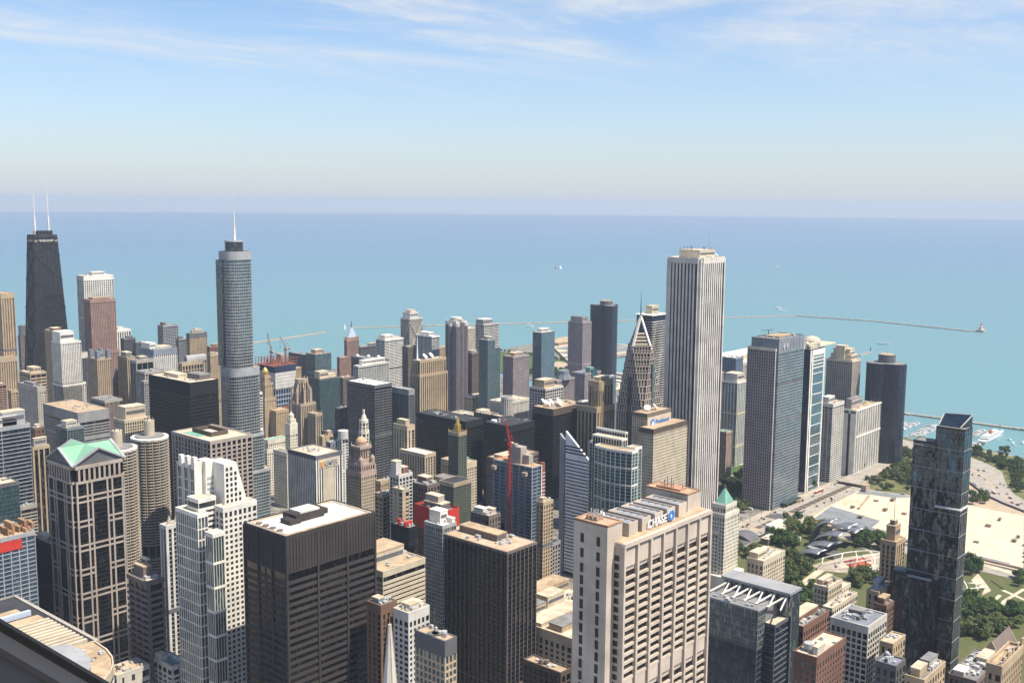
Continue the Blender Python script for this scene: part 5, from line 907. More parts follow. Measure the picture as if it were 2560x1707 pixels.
# blue unfinished tower with the red crane
b = (754.9,632.8,764.3,681.1,166.4); x0,y0,x1,y1,H = b; t = thing('unfinished_tower','unfinished tower with dark blue glass and a red hoist up its side','skyscraper',(x0,y0,0)); x1 = max(x1,x0+14)
us = S('silver','g_blue',3.5,8.2,.07,.1,.5,.35,'roof_tan',1,0); vol(t,(x0,y0,x1,y1),0,H,us)
MB().box(x0+2,y0+16,H,x0+11,y0+30,H+16).build('concrete_core','concrete',t); MB().box(x0+5,y0+8,H,x0+11,y0+15.8,H+9).build('concrete_core','concrete',t)
MB().box(x1+.6,y0-1.2,0,x1+3.8,y0+3,H+2).build('hoist_mast','rustst',t); m = MB()
for k in range(45): m.box(x1-.3,y0-1.6,4+k*3.5,x1+4,y0-1.25,4.8+k*3.5)
m.build('hoist_landing','whitec',t)
MB().box(x1-1.4,y0-1.1,0,x1-.1,y0-.55,H).build('edge_frame','white',t); m = MB()
for i in range(26): u = rnd.random(); m.bar((x0+rnd.random()*(x1-x0),y0+u*(y1-y0),H),(x0+rnd.random()*(x1-x0),y0+u*(y1-y0),H+rnd.uniform(1,3.2)),.5)
m.build('shoring_post','orange',t); 
for yy in (y0+4,y1-5): MB().box(x0-4.5,yy,H-9,x0-.6,yy+5,H-5.5).build('loading_cage','pinkst',t); MB().box(x0-.8,y1-14,H-85,x0-.56,y1-1,H-62).build('red_netting','red',t)
p = (743.7,645.8,184.7); e = (749.7,661.8,208.4); crane('bright red tower crane with a raised boom against the blue unfinished tower',x0-5,y0+24,0,p[2],(e[0],e[1],e[2]),'red',w=2.0)
# glass truss building
a = (660.8,344.1,668.8,386.5,129.4); t = thing('glass_building','glass building with white roof trusses leaning on a tall glass screen','building',(a[0],a[1],0)); x0,y0,x1,y1,H = a
gts = S('silver','g_bright',4.4,2.7,.06,.06,.15,.12,'roof_grey',.8,.6); vol(t,(x0,y0,x1+3,y1),H-27,H,gts); vol(t,(x0+.4,y0+.5,x1+2.6,y1),0,H-27,S('dgrey','g_navy',4.4,9,.05,.08,.15,.1))
q = (661.4,336.4,701.6,344.4,116.9); vol(t,(x1+3.05,q[1],q[2],q[1]+24),0,q[4],S('dgrey','g_navy',4.4,30,.02,.22,.2,.3,'roof_cream',1.5,1,'dgrey')); zb = q[4]
s_ = (689.3,334.2,703.1,388.7,136); sx0,sy0,sx1,sy1,SH = s_
MB().prismx([(sy0,0),(sy1,0),(sy1,SH),(sy0,SH)],sx0+3,sx1+2).build('glass_screen','g_bright',t); m = MB()
for i in range(14): yy = sy0+(sy1-sy0)*i/13; m.box(sx0+2.7,yy-.2,0,sx0+3,yy+.2,SH); m.bar((sx0-1.5,yy,SH-9),(sx0+3,yy,SH+.3),.4)
m.build('screen_rib','silver',t); MB().prismx([(sy0-1,SH-.5),(sy1+1,SH-.5),(sy1+1,SH+1.4),(sy0-1,SH+1.4)],sx0-2,sx1+2.4).build('curved_canopy','steelw',t)
for i in range(6):
    yy = sy0+(sy1-sy0)*(.06+.17*i); MB().bar((sx0+2,yy,SH-2),(x1+2.2,yy-5,H+.5),.9).bar((sx0+2,yy,SH-2),(x1+2.2,yy+5.5,H+.5),.9).bar((sx0+2,yy,SH-2),(sx0+2,yy,SH-14),.7).build('roof_truss','white',t)
MB().box(x1+3,y0+1,zb,sx0+2.5,y1,H-.5).build('roof_deck','roof_grey',t); topstuff(t,(x0,y0,x1,y1),H+.2,[],10)
# church spire
c = (409.6,452.0,172.2); x, y, zA = c; t = thing('church_spire','cream eight-sided church spire rising from the bottom edge','spire',(x,y,0))
e8 = lambda r: [(x+r*math.cos(R(22.5+45*i)),y+r*math.sin(R(22.5+45*i))) for i in range(8)]
MB().prism(e8(5.2),zA-52,zA-6,e8(.9)).build('spire','pale',t); MB().prism(cen(x,y,16,16),0,zA-52).build('tower_base','lime',t); MB().cyl(x,y,.25,zA-6,zA,6,.1).build('finial','gold',t); m = MB(); A, B = e8(5.25), e8(.95)
for i in range(8): m.bar((*A[i],zA-52),(*B[i],zA-6),.3)
m.build('rib','cream',t); MB().prism(e8(2.75),zA-27,zA-26,e8(2.9)).build('collar','pale',t)
for i in range(8): a = R(45*i); MB().cyl(x+5.6*math.cos(a),y+5.6*math.sin(a),.7,zA-54,zA-47,6,.1).build('pinnacle','pale',t)
# striped roof hall and curved roof building
q0 = (338,758.1,358,898.1,125.9); zr = q0[4]; c = (335.1,682.1,111.5)
e1 = (344.0,771.8,119.8); hh = 100.0
A = (343.0,698.1,105.0); B = (360.6,807.6,105.0); t = thing('office_building','broad office block whose roof is striped with long cream beams','building',(A[0]-40,A[1],0))
x1 = (A[0]+B[0])/2; ya, yb = A[1]-6, B[1]+14
MB().box(x1-95,ya,0,x1,yb,105).build('wall','granite',t); MB().box(x1-94.5,ya+.5,104.9,x1-.5,yb-.5,105.3).build('roof','roof_dark',t); MB().ring([(x1-95.2,ya-.2),(x1+.2,ya-.2),(x1+.2,yb+.2),(x1-95.2,yb+.2)],[(x1-93,ya+1),(x1-2.5,ya+1),(x1-2.5,yb-1),(x1-93,yb-1)],104.5,106.3).build('parapet','concrete',t)
nbm = 11
for i in range(nbm): yy = ya+4+i*5.6; MB().box(x1-92,yy,105.2,x1-6,yy+2.4,107.6).build('roof_beam','cream',t)
MB().box(x1-92,ya+4+nbm*5.6,105.2,x1-7,ya+16+nbm*5.6,106).build('roof_terrace','roof_tan',t); MB().box(x1-92,ya+20+nbm*5.6,105.2,x1-10,ya+23+nbm*5.6,109).build('skylight','paleblue',t); MB().box(x1-60,ya+27+nbm*5.6,105.2,x1-14,ya+36+nbm*5.6,107).build('roof_terrace','roof_tan',t); MB().box(x1+.4,ya+10,0,x1+9,yb,88).build('low_wing','lime',t)
for i in range(6): MB().box(x1+1+i%2*4,ya+30+i*9,88,x1+3+i%2*4,ya+33+i*9,89.5).build('roof_unit','hvac',t)
E0, N0 = (323.6,619.3,118.0), (332.5,664.4,118.0); t = thing('office_building','building with a flat tan roof ending in a smooth curve, beside the window frame','building',(E0[0]-20,E0[1],0))
xc, yc, ra, rb = 300, 620, 20, 40; pts = [(258,590),(290,591),(301,597),(309,603.5),(317,610.5),(324,619.5),(329.5,631),(333,645),(334,663),(258,666)]
vol(t,pts,0,118,S('pale','g_navy',4,40,.01,.3,.2,.4,'roof_tan',5,1.4,'cream'),True); pin = [(262,594),(285,595),(297,602),(306,613),(312,626),(314,640),(313,655),(300,663.5),(262,664)]
MB().prism(pin,118,126).build('plant_screen','silver',t); topstuff(t,(315,628,331,660),118.3,[],5)
# ---------------------------------------------------------------- ground, water, roads
def flat(name, pts, z, mat, k='structure', th=0):
    m = MB(); m.prism(pts, z-th, z) if th else m.add([(x,y,z) for x,y in pts], [tuple(range(len(pts)))])
    return kind(m.build(name, mat, None, (0,0,0)), k)
m_, t_, b_ = newmat('water_far'); co = t_.nodes.new('ShaderNodeTexCoord').outputs['Object']
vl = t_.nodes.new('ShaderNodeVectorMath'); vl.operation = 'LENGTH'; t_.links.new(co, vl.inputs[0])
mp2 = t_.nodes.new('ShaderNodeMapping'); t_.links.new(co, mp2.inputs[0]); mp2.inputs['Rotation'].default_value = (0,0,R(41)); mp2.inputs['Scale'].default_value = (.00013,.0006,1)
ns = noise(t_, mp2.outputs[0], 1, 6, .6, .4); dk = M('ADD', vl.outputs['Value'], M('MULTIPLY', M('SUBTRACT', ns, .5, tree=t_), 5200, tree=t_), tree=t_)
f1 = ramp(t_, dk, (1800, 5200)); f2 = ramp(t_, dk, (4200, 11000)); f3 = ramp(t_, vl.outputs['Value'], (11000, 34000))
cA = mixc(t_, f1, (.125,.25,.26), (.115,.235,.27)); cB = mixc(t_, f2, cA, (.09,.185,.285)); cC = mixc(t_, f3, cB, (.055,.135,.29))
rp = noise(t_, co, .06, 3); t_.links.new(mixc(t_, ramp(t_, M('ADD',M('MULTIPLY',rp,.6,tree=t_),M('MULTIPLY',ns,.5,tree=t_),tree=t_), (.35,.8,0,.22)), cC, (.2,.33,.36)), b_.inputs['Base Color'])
b_.inputs['Roughness'].default_value = .38; b_.inputs['Specular IOR Level'].default_value = .12
ld = MB(); nr = [0,800,2500,6000,15000,37000]; n = 192; vv = [(0,0,-2)]; ff = []
for k, r_ in enumerate(nr[1:]): vv += [(r_*math.cos(6.283185*i/n), r_*math.sin(6.283185*i/n), -2) for i in range(n)]
ff += [(0,1+i,1+(i+1)%n) for i in range(n)]
for k in range(4): ff += [(1+k*n+i,1+(k+1)*n+i,1+(k+1)*n+(i+1)%n,1+k*n+(i+1)%n) for i in range(n)]
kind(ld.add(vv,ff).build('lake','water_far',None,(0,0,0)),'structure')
roofm('asphalt',(.13,.125,.12),.35); roofm('road_light',(.36,.32,.27),.2); roofm('pavement',(.42,.36,.28),.2); roofm('sand',(.56,.47,.34),.18); roofm('slab',(.66,.55,.39),.12,(.58,.47,.32)); roofm('membrane',(.22,.23,.235),.2); roofm('city',(.26,.235,.20),.4,(.10,.095,.09)); roofm('gravel',(.44,.34,.24),.15)
roofm('grass',(.075,.095,.035),.3,(.12,.115,.05)); roofm('lawn',(.075,.125,.04),.15); roofm('drygrass',(.17,.16,.07),.2,(.10,.115,.045)); wall('stone',(.36,.32,.26),.35,.95,0,.3,.1); wall('seat',(.40,.10,.06),.2); wall('line',(.6,.55,.42),.1); wall('grate',(.09,.08,.075),.2)
LAND = [(-4000,-4000),(1700,-4000),(1700,-600),(1700,200),(1740,380),(1869,500),(1891,582),(1880,679),(1890,740),(1950,800),(1965,985),(1965,1085),(1990,1180),(1950,1360),(1880,1480),(1830,1560),(1900,1600),(2150,1680),(2540,1660),(2560,2010),(2300,2010),(2190,1960),(2160,1700),(1960,1660),(1800,1700),(1740,1900),(1600,2330),(1330,2480),(1100,2570),(1000,2900),(905,3680),(490,5680),(-500,8000),(-4000,8000)]
flat('ground', LAND, 0, 'city')
flat('river', [(-300,935),(500,940),(900,1000),(1200,1080),(1500,1040),(1966,1000),(1966,1070),(1500,1100),(1200,1140),(880,1070),(480,1000),(-300,1000)], .05, 'water_far')
for xs in (30,166,292,414,547,671,805,945): flat('road', [(xs-9,-300),(xs+9,-300),(xs+9,925),(xs-9,925)], .012, 'asphalt')
for ys in (-40,75,203,348,481,625,760): flat('road', [(-200,ys-8),(1180 if ys in (625,) else 950,ys-8),(1180 if ys in (625,) else 950,ys+8),(-200,ys+8)], .016, 'asphalt')
for ys in (1225,1335,1440,1550,1660,1770): flat('road', [(200,ys-7),(1780,ys-7),(1780,ys+7),(200,ys+7)], .016, 'asphalt')
# park sheets
flat('grass', [(960,200),(1262,200),(1278,612),(960,612)], .02, 'grass'); flat('grass', [(1505,200),(1700,200),(1740,380),(1869,500),(1891,582),(1880,679),(1890,740),(1740,760),(1690,650),(1500,618)], .02, 'drygrass'); flat('grass', [(1290,720),(1500,740),(1620,900),(1420,910),(1330,900)], .02, 'grass')
flat('lawn', [(1457.2,829.7),(1490.5,828.0),(1508.6,820.2),(1451.3,788.4),(1435.8,790.8),(1425.3,802.1),(1440.3,818.4)], .03, 'lawn')
def path(name, pts, w, z, mat):
    m = MB()
    for i in range(len(pts)-1):
        a, b = Vector(pts[i][:2]), Vector(pts[i+1][:2]); e = (b-a).normalized(); nn = Vector((e.y,-e.x))*w/2; a -= e*w*.2; b += e*w*.2
        zz = z+.002*(i % 2); m.add([(p.x,p.y,zz) for p in (a+nn,b+nn,b-nn,a-nn)],[(0,1,2,3)])
    return kind(m.build(name,mat,None,(0,0,0)),'structure')
path('footpath',[(1513.8,822.3),(1491.5,830.7),(1459.5,831.0),(1434.9,813.3),(1405.3,775.0)],4,.04,'sand'); path('footpath',[(1413.9,807.3),(1438.1,795.5)],4,.05,'sand'); path('footpath',[(1407.0,790.3),(1422.9,783.6)],3,.046,'sand')
# wide east-west road with grates, walkways and kerbs
flat('road', [(1180,617),(1500,620),(1500,660),(1180,656)], .024, 'road_light'); flat('pavement', [(1180,656.4),(1500,660.4),(1500,672),(1180,668)], .14, 'pavement', th=.14); flat('pavement', [(1180,606),(1290,607),(1500,613),(1500,619.6),(1180,616.6)], .15, 'pavement', th=.15)
x = 1311
while x < 1492:
    if not 1428 < x < 1440: flat('road_grate', [(x,635.5),(x+13.5,635.7),(x+13.5,645.4),(x,645.2)], .034, 'grate')
    x += 14.6
for x in (1216,1230.5,1245): flat('road_grate', [(x,636),(x+13,636),(x+13,644),(x,644)], .034, 'grate')
flat('median', [(1300,633),(1500,633.6),(1500,647),(1300,646)], .028, 'gravel'); flat('median', [(1205,634),(1266,634),(1266,646),(1205,646)], .028, 'gravel'); flat('crossroad', [(1268,600),(1296,600),(1296,668),(1268,668)], .031, 'asphalt')
flat('road', [(1236,180),(1268,180),(1277,600),(1252,600)], .024, 'road_light')
for y in (610,665):
    m = MB()
    for i in range(9): m.box(1269+i*3,y,.03,1270.6+i*3,y+5,.042)
    kind(m.build('crosswalk','line',None,(0,0,0)),'structure')
m = MB()
for x in range(1185,1500,9):
    for y in (626.5,652.5): m.box(x,y+(x-1180)*.012,.03,x+3.5,y+.25+(x-1180)*.012,.036)
kind(m.build('lane_marking','line',None,(0,0,0)),'structure')
t = thing('viaduct','raised road viaduct on columns leading towards the lake','viaduct',(1590,652,0))
MB().prism([(1500,622),(1690,646),(1690,666),(1500,660)],2.6,4.4).build('deck','road_light',t); MB().prism([(1500,620.6),(1690,644.6),(1690,645.8),(1500,621.8)],2.2,5.4).build('parapet','pinkst',t); m = MB()
for i in range(13):
    for u in (.08,.9): x = 1504+i*15; y0 = 622+(x-1500)*.126; m.box(x-.7,y0+u*20+1,0,x+.7,y0+u*20+2.4,2.6)
m.build('column','dgrey',t); t = thing('ramp_house','tall beige stair block where the wide road becomes a viaduct','stair tower',(1475,607,0)); MB().box(1470,603,0,1484,610,12).build('wall','pinkst',t); MB().box(1469.6,602.6,12,1484.4,610.4,12.8).build('roof','roof_tan',t); MB().box(1469.9,604,1,1470.1,609,11).build('door_panel','grey',t)
# lakeside drive
FE = [(1905,800),(1880,720),(1858,680),(1830,610),(1810,567),(1792,539),(1746,499),(1674,471),(1619,444),(1596,424),(1535,370),(1490,300)]
NE = [(1850,800),(1825,715),(1786,643),(1742,605),(1700,570),(1665,540),(1639,514),(1583,474),(1553,439),(1530,405),(1508,360),(1470,290)]
ic = lambda u, i: (NE[i][0]+(FE[i][0]-NE[i][0])*u, NE[i][1]+(FE[i][1]-NE[i][1])*u)
def along(u, s):
    s = max(0, min(s, len(FE)-1.001)); i = int(s); f = s-i; a, b = ic(u,i), ic(u,i+1); return (a[0]+(b[0]-a[0])*f, a[1]+(b[1]-a[1])*f), math.atan2(b[1]-a[1], b[0]-a[0])
def strip(name, u0, u1, z, mat, dash=0):
    m = MB(); N_ = 110
    for k in range(N_):
        if dash and k % 2: continue
        p = [along(u0,k/N_*11)[0],along(u1,k/N_*11)[0],along(u1,(k+1)/N_*11)[0],along(u0,(k+1)/N_*11)[0]]; m.add([(x,y,z) for x,y in p],[(0,1,2,3)])
    return kind(m.build(name,mat,None,(0,0,0)),'structure')
strip('road',0,1,.06,'road_light'); strip('median',.47,.53,.07,'gravel')
for u in (.15,.27,.38,.62,.72,.83): strip('lane_marking',u,u+.004,.068,'line',1)
t = thing('retaining_wall','dark curved retaining wall along the lakeside drive','wall',(1600,480,0)); m = MB()
for i in range(2,11): m.bar((NE[i][0]-1.2,NE[i][1]-1,1.1),(NE[i+1][0]-1.2,NE[i+1][1]-1,1.1),1.2,3.4)
m.build('wall','dgrey',t)
flat('gravel_yard',[(1503,395),(1530,402),(1583,472),(1700,566),(1640,600),(1503,545)],.026,'gravel'); path('road',[(1870,520),(1872,600),(1862,680)],8,.08,'road_light')
# construction deck with membrane and kerb walls
DECK = [(1276,334),(1501,397),(1501,536),(1484,614),(1370,611),(1290,603),(1293,530)]
flat('plaza_deck', DECK, 3.0, 'slab', th=3.0); flat('plaza_membrane', [(1295,600),(1368,609),(1361,581),(1347,531),(1310,527),(1310,506),(1292,506)], 3.02, 'membrane'); flat('plaza_membrane', [(1483,612),(1452,611),(1462,592),(1468,560),(1499,536)], 3.02, 'membrane'); flat('plaza_membrane', [(1290,505),(1280,350),(1286,352),(1296,505)], 3.024, 'membrane')
t = thing('retaining_wall','tan retaining wall along the west side of the bare construction deck','wall',(1284,470,0)); MB().bar((1292,604,2),(1275,333,2),1.4,4.6).build('wall','pinkst',t); MB().bar((1288.5,604,.9),(1271.5,333,.9),4,1.8).build('ledge','sand',t)
t = thing('retaining_wall','dark south wall of the bare construction deck','wall',(1390,365,0)); MB().bar((1275,331,1.8),(1502,395,1.8),1.4,4.4).build('wall','umber',t)
t = thing('kerb_wall','long red-topped kerb wall crossing the construction deck','wall',(1400,590,3)); MB().bar((1378,574,4.2),(1452,590,4.2),2.6,2.6).build('wall','pinkst',t); MB().bar((1378,574,5.6),(1452,590,5.6),3,.3).build('coping','roof_tan',t)
for i in range(9): m = MB(); m.bar((1385+rnd.random()*40,588+i*2.2,3.5),(1410+rnd.random()*30,590+i*2.2,3.5),1.2,1).build('kerb_wall','slab',None,(0,0,0)); tag(bpy.data.objects[-1] if False else [o for o in COL.objects if o.name.startswith('kerb_wall') and 'label' not in o][-1],'low cream formwork wall on the north part of the construction deck','formwork','formwork walls on the deck')
sheds = [(c[0],c[1],3) for c in ((1451.9,555.9),(1397.0,518.7),(1341.0,555.3),(1433.7,572.5),(1456.2,414.4),(1416.2,416.6),(1337.4,406.2),(1393.1,373.4),(1372.8,372.2),(1396.3,544.2),(1378.8,582.9))]
pr = thing('site_shed','brown site shed standing alone on the bare construction deck','shed',sheds[0],'site sheds on the deck'); MB().box(sheds[0][0]-4,sheds[0][1]-2.5,3,sheds[0][0]+4,sheds[0][1]+2.5,6).build('wall','pinkst',pr); MB().box(sheds[0][0]-4.4,sheds[0][1]-2.9,6,sheds[0][0]+4.4,sheds[0][1]+2.9,6.4).build('roof','umber',pr); MB().box(sheds[0][0]-4.1,sheds[0][1]-1.5,3.3,sheds[0][0]-3.95,sheds[0][1]+1.5,5.4).build('door','dgrey',pr)
for i, p in enumerate(sheds[1:]): dup(pr, p, rnd.choice((0,.1,1.57)), (rnd.uniform(.5,1.1),rnd.uniform(.6,1.2),rnd.uniform(.5,1)))
vp = thing('vent_house','grey vent box at the edge of the construction deck','vent',(1497,560,0),'vent boxes along the deck edges'); MB().box(1495,556,0,1499,562,5).build('wall','grey',vp); MB().box(1494.8,555.8,5,1499.2,562.2,5.4).build('cap','metal',vp)
for x, y in ((1500,535),(1503,505),(1300,339),(1335,349),(1365,358),(1320,345)): dup(vp,(x,y,0))
lp0 = thing('lamp_post','slim lamp post standing on the bare construction deck','lamp post',(1400,500,3),'lamp posts on the deck'); MB().cyl(1400,500,.18,3,12,6,.12).build('pole','metal',lp0); MB().box(1399.7,499.8,11.8,1401.4,500.2,12.1).build('lamp_head','metal',lp0)
for i in range(22): u, v = rnd.random(), rnd.random(); dup(lp0,(1300+u*190,365+u*40+v*190 if u > .3 else 400+v*100,3),rnd.random()*6)
# theatre boxes, tent and band shell
t = thing('theater_building','low theatre with dark end boxes, a pale fly tower and cream roof','theater',(1200,620,0))
def qb(mb, p0, p1, z0, z1): return mb.box(min(p0[0],p1[0]),min(p0[1],p1[1]),z0,max(p0[0],p1[0]),max(p0[1],p1[1]),z1)
A_, B_ = (1225.6,619.0,-0.0), (1263.0,608.7,-0.0)
MB().box(1222,603,0,1252,617,9).build('end_box','umber',t); MB().box(1221.6,602.6,9,1252.4,617.4,9.6).build('end_roof','roof_cream',t); MB().box(1228,606,9.6,1246,614,10.6).build('roof_plant','pale',t)
MB().box(1162,596,0,1186,606,7).build('end_box','umber',t); MB().box(1161.6,595.6,7,1186.4,606.4,7.6).build('end_roof','roof_cream',t); MB().box(1166,598,7.6,1182,603,8.6).build('roof_plant','pale',t)
MB().box(1186,607,0,1222,613,17).build('fly_tower','white',t); MB().box(1186.1,599,0,1222,606.9,8).build('hall','cream',t)
m = MB(); [m.box(1171+i*.1,622,0.1,1171.2+i*.1,652,5.0) for i in range(1)]; MB().prismx([(618+34*i/12,.2+5*math.sin(math.pi*i/12)) for i in range(13)][::-1],1160,1186).build('arched_canopy','dgrey',t)
t = thing('tent','long white event tent beside the pale theatre wall','tent',(1203,592,0)); MB().prism([(1195,609),(1191,572),(1206,574),(1212,612)],0,4).build('wall','white',t); MB().prism([(1194.5,609.5),(1190.5,571.5),(1206.5,573.5),(1212.5,612.5)],4,8,[(1202.5,608),(1198,574),(1199,574.4),(1204,609)]).build('canopy','white',t)
wall('steel_sheet',(.42,.41,.40),.12,.42,.85,.1,.2)
t = thing('band_shell','outdoor band shell of curling steel ribbons','pavilion',(1200,528,0))
def sheet(t, cs, bulge, n=10, th=.8, mat='steel_sheet', name='steel_ribbon'):
    A, B, C, D = [Vector(c) for c in cs]; nn = (B-A).cross(D-A).normalized(); cam_ = Vector((0,0,CAMZ)); nn = nn if nn.dot(cam_-A) > 0 else -nn; v = []; f = []
    for s in (0,1):
        for i in range(n+1):
            for j in range(n+1):
                u, w = i/n, j/n; p = (A*(1-u)+B*u)*(1-w)+(D*(1-u)+C*u)*w; v.append(tuple(p+nn*(bulge*.6*math.sin(math.pi*u)-s*th)))
    K = (n+1)**2
    for i in range(n):
        for j in range(n): a = i*(n+1)+j; f += [(a,a+n+1,a+n+2,a+1),(K+a+1,K+a+n+2,K+a+n+1,K+a)]
    for i in range(n):
        for a, b in ((i*(n+1),(i+1)*(n+1)),(i*(n+1)+n,(i+1)*(n+1)+n),(i,i+1),(n*(n+1)+i,n*(n+1)+i+1)): f.append((a,b,K+b,K+a))
    return MB().add(v,f).build(name,mat,t,smooth=True)
def ribbon(xa, xb, yn, ys, zt, skew, lip=0.0, nm='steel_ribbon', mt='steel_sheet', n=14):
    v = []; f = []
    for s_ in (0,1):
        for i in range(n+1):
            a = i/n*1.72; k = i/n; y = yn-(yn-ys)*(1-math.cos(a))/1.15; z = 1+zt*math.sin(min(a,1.45))+lip*max(0,k-.75)*4*zt*.12-s_*.9; dx = skew*k*k
            for x in (xa+dx*.4,(xa+xb)/2+dx,xb+dx*.6): v.append((x,y+(1.2 if s_ else 0)+(2.2 if x == (xa+xb)/2+dx else 0),z+(1.6*math.sin(k*3.1) if x == (xa+xb)/2+dx else 0)))
    K = 3*(n+1)
    for i in range(n):
        for j in range(2): a = i*3+j; f += [(a,a+1,a+4,a+3),(K+a,K+a+3,K+a+4,K+a+1)]
        for a in (i*3,i*3+2): f.append((a,a+3,K+a+3,K+a))
    f += [(0,1,K+1,K),(1,2,K+2,K+1),(3*n,3*n+1,K+3*n+1,K+3*n),(3*n+1,3*n+2,K+3*n+2,K+3*n+1)]
    return MB().add(v,f).build(nm,mt,t,smooth=True)
for q_ in ((1134,1160,545,516,13,-4,0),(1154,1184,547,514,17,3,0),(1174,1206,548,510,25,4,.1),(1198,1226,548,508,30,-2,.2),(1216,1242,542,508,20,5,.1),(1192,1216,556,530,33,4,.3)): ribbon(*q_)
MB().prism([(1146,528),(1196,516),(1202,524),(1150,540)],13,14.2).build('upper_roof','steelw',t)
a_ = (1175.4,516.5,0.0); MB().box(a_[0]-10,a_[1]-4,0,a_[0]+10,a_[1]+10,5).build('stage_house','dgrey',t)
flat('paved_lawn',[(1131.1,523.2),(1177.5,510.0),(1233.0,481.9),(1149.0,448.0),(1129.5,457.9),(1133.3,476.8),(1120.4,510.7)],.055,'pavement'); flat('seating_bowl',[(1164.2,503.5),(1188.9,493.3),(1199.8,481.4),(1183.0,470.5),(1164.4,466.5),(1143.3,471.7),(1145.3,483.5),(1150.0,502.5)],.06,'sand'); t = thing('seating','rows of red seats in front of the steel band shell','seating',(1171.2,487.6,0.0)); m = MB()
SA,SB,SC_,SD = [Vector(p) for p in ((1167.0,500.4,0.0),(1190.8,491.2,0.0),(1179.0,470.7,0.0),(1149.4,482.9,0.0))]
for i in range(18):
    u = i/18
    if .44 < u < .5: continue
    a, b = SA.lerp(SB,.02+u*.95), SD.lerp(SC_,.02+u*.95); m.bar(a+Vector((0,0,.5)),b+Vector((0,0,.5)),1.7,.9)
m.build('seat_rows','seat',t); MB().prism([(1138.8,480.6),(1157.0,476.6),(1160.5,466.8),(1142.7,470.5)],.1,1.2).build('seat_block','seat',t); MB().prism([(1186.1,492.1),(1197.9,483.5),(1191.5,477.9),(1179.8,486.5)],.1,1.1).build('seat_block','seat',t)
t = thing('trellis','white steel pipe trellis arching over the concert lawn','trellis',(1161.4,473.8,0.0))
def pipe(pts, w=.9):
    m = MB()
    P = [Vector(p) for p in pts]; Q = []
    for i in range(len(P)-1):
        p0, p1, p2, p3 = P[max(0,i-1)], P[i], P[i+1], P[min(len(P)-1,i+2)]
        for k in range(6): u = k/6; Q.append(.5*((2*p1)+(p2-p0)*u+(2*p0-5*p1+4*p2-p3)*u*u+(3*p1-p0-3*p2+p3)*u**3))
    Q.append(P[-1])
    for a, b in zip(Q, Q[1:]): m.bar(a,b,w)
    return m.build('pipe','white',t)
pipe([(1133.8,526.1,2.0),(1140.8,508.6,11.0),(1162.9,494.4,14.0),(1184.4,479.5,14.0),(1195.8,467.3,12.0)]); pipe([(1125.4,510.7,2.0),(1138.5,488.2,12.0),(1167.7,472.4,14.0),(1193.2,463.9,12.0)]); pipe([(1134.1,471.6,2.0),(1138.0,455.9,8.0),(1148.9,443.4,10.0)]); pipe([(1128.1,455.1,2.0),(1134.9,444.4,6.0),(1148.9,434.2,8.0)]); pipe([(1116.7,487.9,12.0),(1142.5,471.1,14.0),(1173.9,459.4,14.0)])
pipe([(1122.1,512.5,1.0),(1119.0,506.1,9.0),(1128.7,508.9,13.0)]); pipe([(1148.8,499.6,1.0),(1141.6,493.4,10.0),(1153.3,496.4,14.0)]); pipe([(1133.8,478.0,1.0),(1137.0,474.2,10.0),(1145.7,475.8,14.0),(1184.9,494.5,10.0)]); pipe([(1135.5,458.6,1.0),(1143.3,455.4,10.0),(1156.6,459.8,14.0),(1183.0,474.9,12.0),(1210.6,495.1,6.0)]); pipe([(1216.9,510.5,1.0),(1208.1,500.0,7.0),(1200.4,488.5,10.0),(1185.7,474.1,12.0)])
pipe([(1178.0,372.6,1.0),(1171.1,359.3,8.0),(1198.7,355.1,2.0)]); pipe([(1148.0,362.0,6.0),(1153.2,351.4,9.0),(1189.3,347.1,2.0)]); pipe([(1151.6,356.6,1.0),(1149.8,355.2,9.0),(1173.1,366.3,8.0)]); pipe([(1161.6,347.4,1.0),(1159.3,347.5,7.0),(1175.2,354.1,5.0)])
flat('concert_lawn',[(1141.7,456.0),(1192.7,439.5),(1190.7,402.4),(1160.5,349.1),(1124.5,366.1),(1122.5,421.1)],.05,'lawn'); flat('footpath',[(1204.3,368.4),(1234.0,370.6),(1200.6,350.1),(1185.5,341.2),(1164.9,344.3),(1188.1,349.1),(1192.2,359.3)],.054,'sand')
path('footpath',[(1030.7,500.3),(1070.6,503.6),(1119.4,507.8),(1130.8,507.3)],9,.05,'sand'); path('footpath',[(1195.6,331.8),(1181.8,306.7)],5,.05,'sand'); path('footpath',[(1153.2,329.6),(1178.0,329.8)],4,.05,'sand'); path('footpath',[(1149.2,318.7),(1162.4,321.1),(1214.9,316.1)],4,.06,'sand'); path('footpath',[(1268.7,397.7),(1267.4,370.1),(1258.3,328.3)],9,.05,'sand')
flat('hedge_bed',[(1222.8,351.9),(1205.9,333.3),(1197.5,331.6),(1216.8,350.9)],.9,'grass',th=.9)
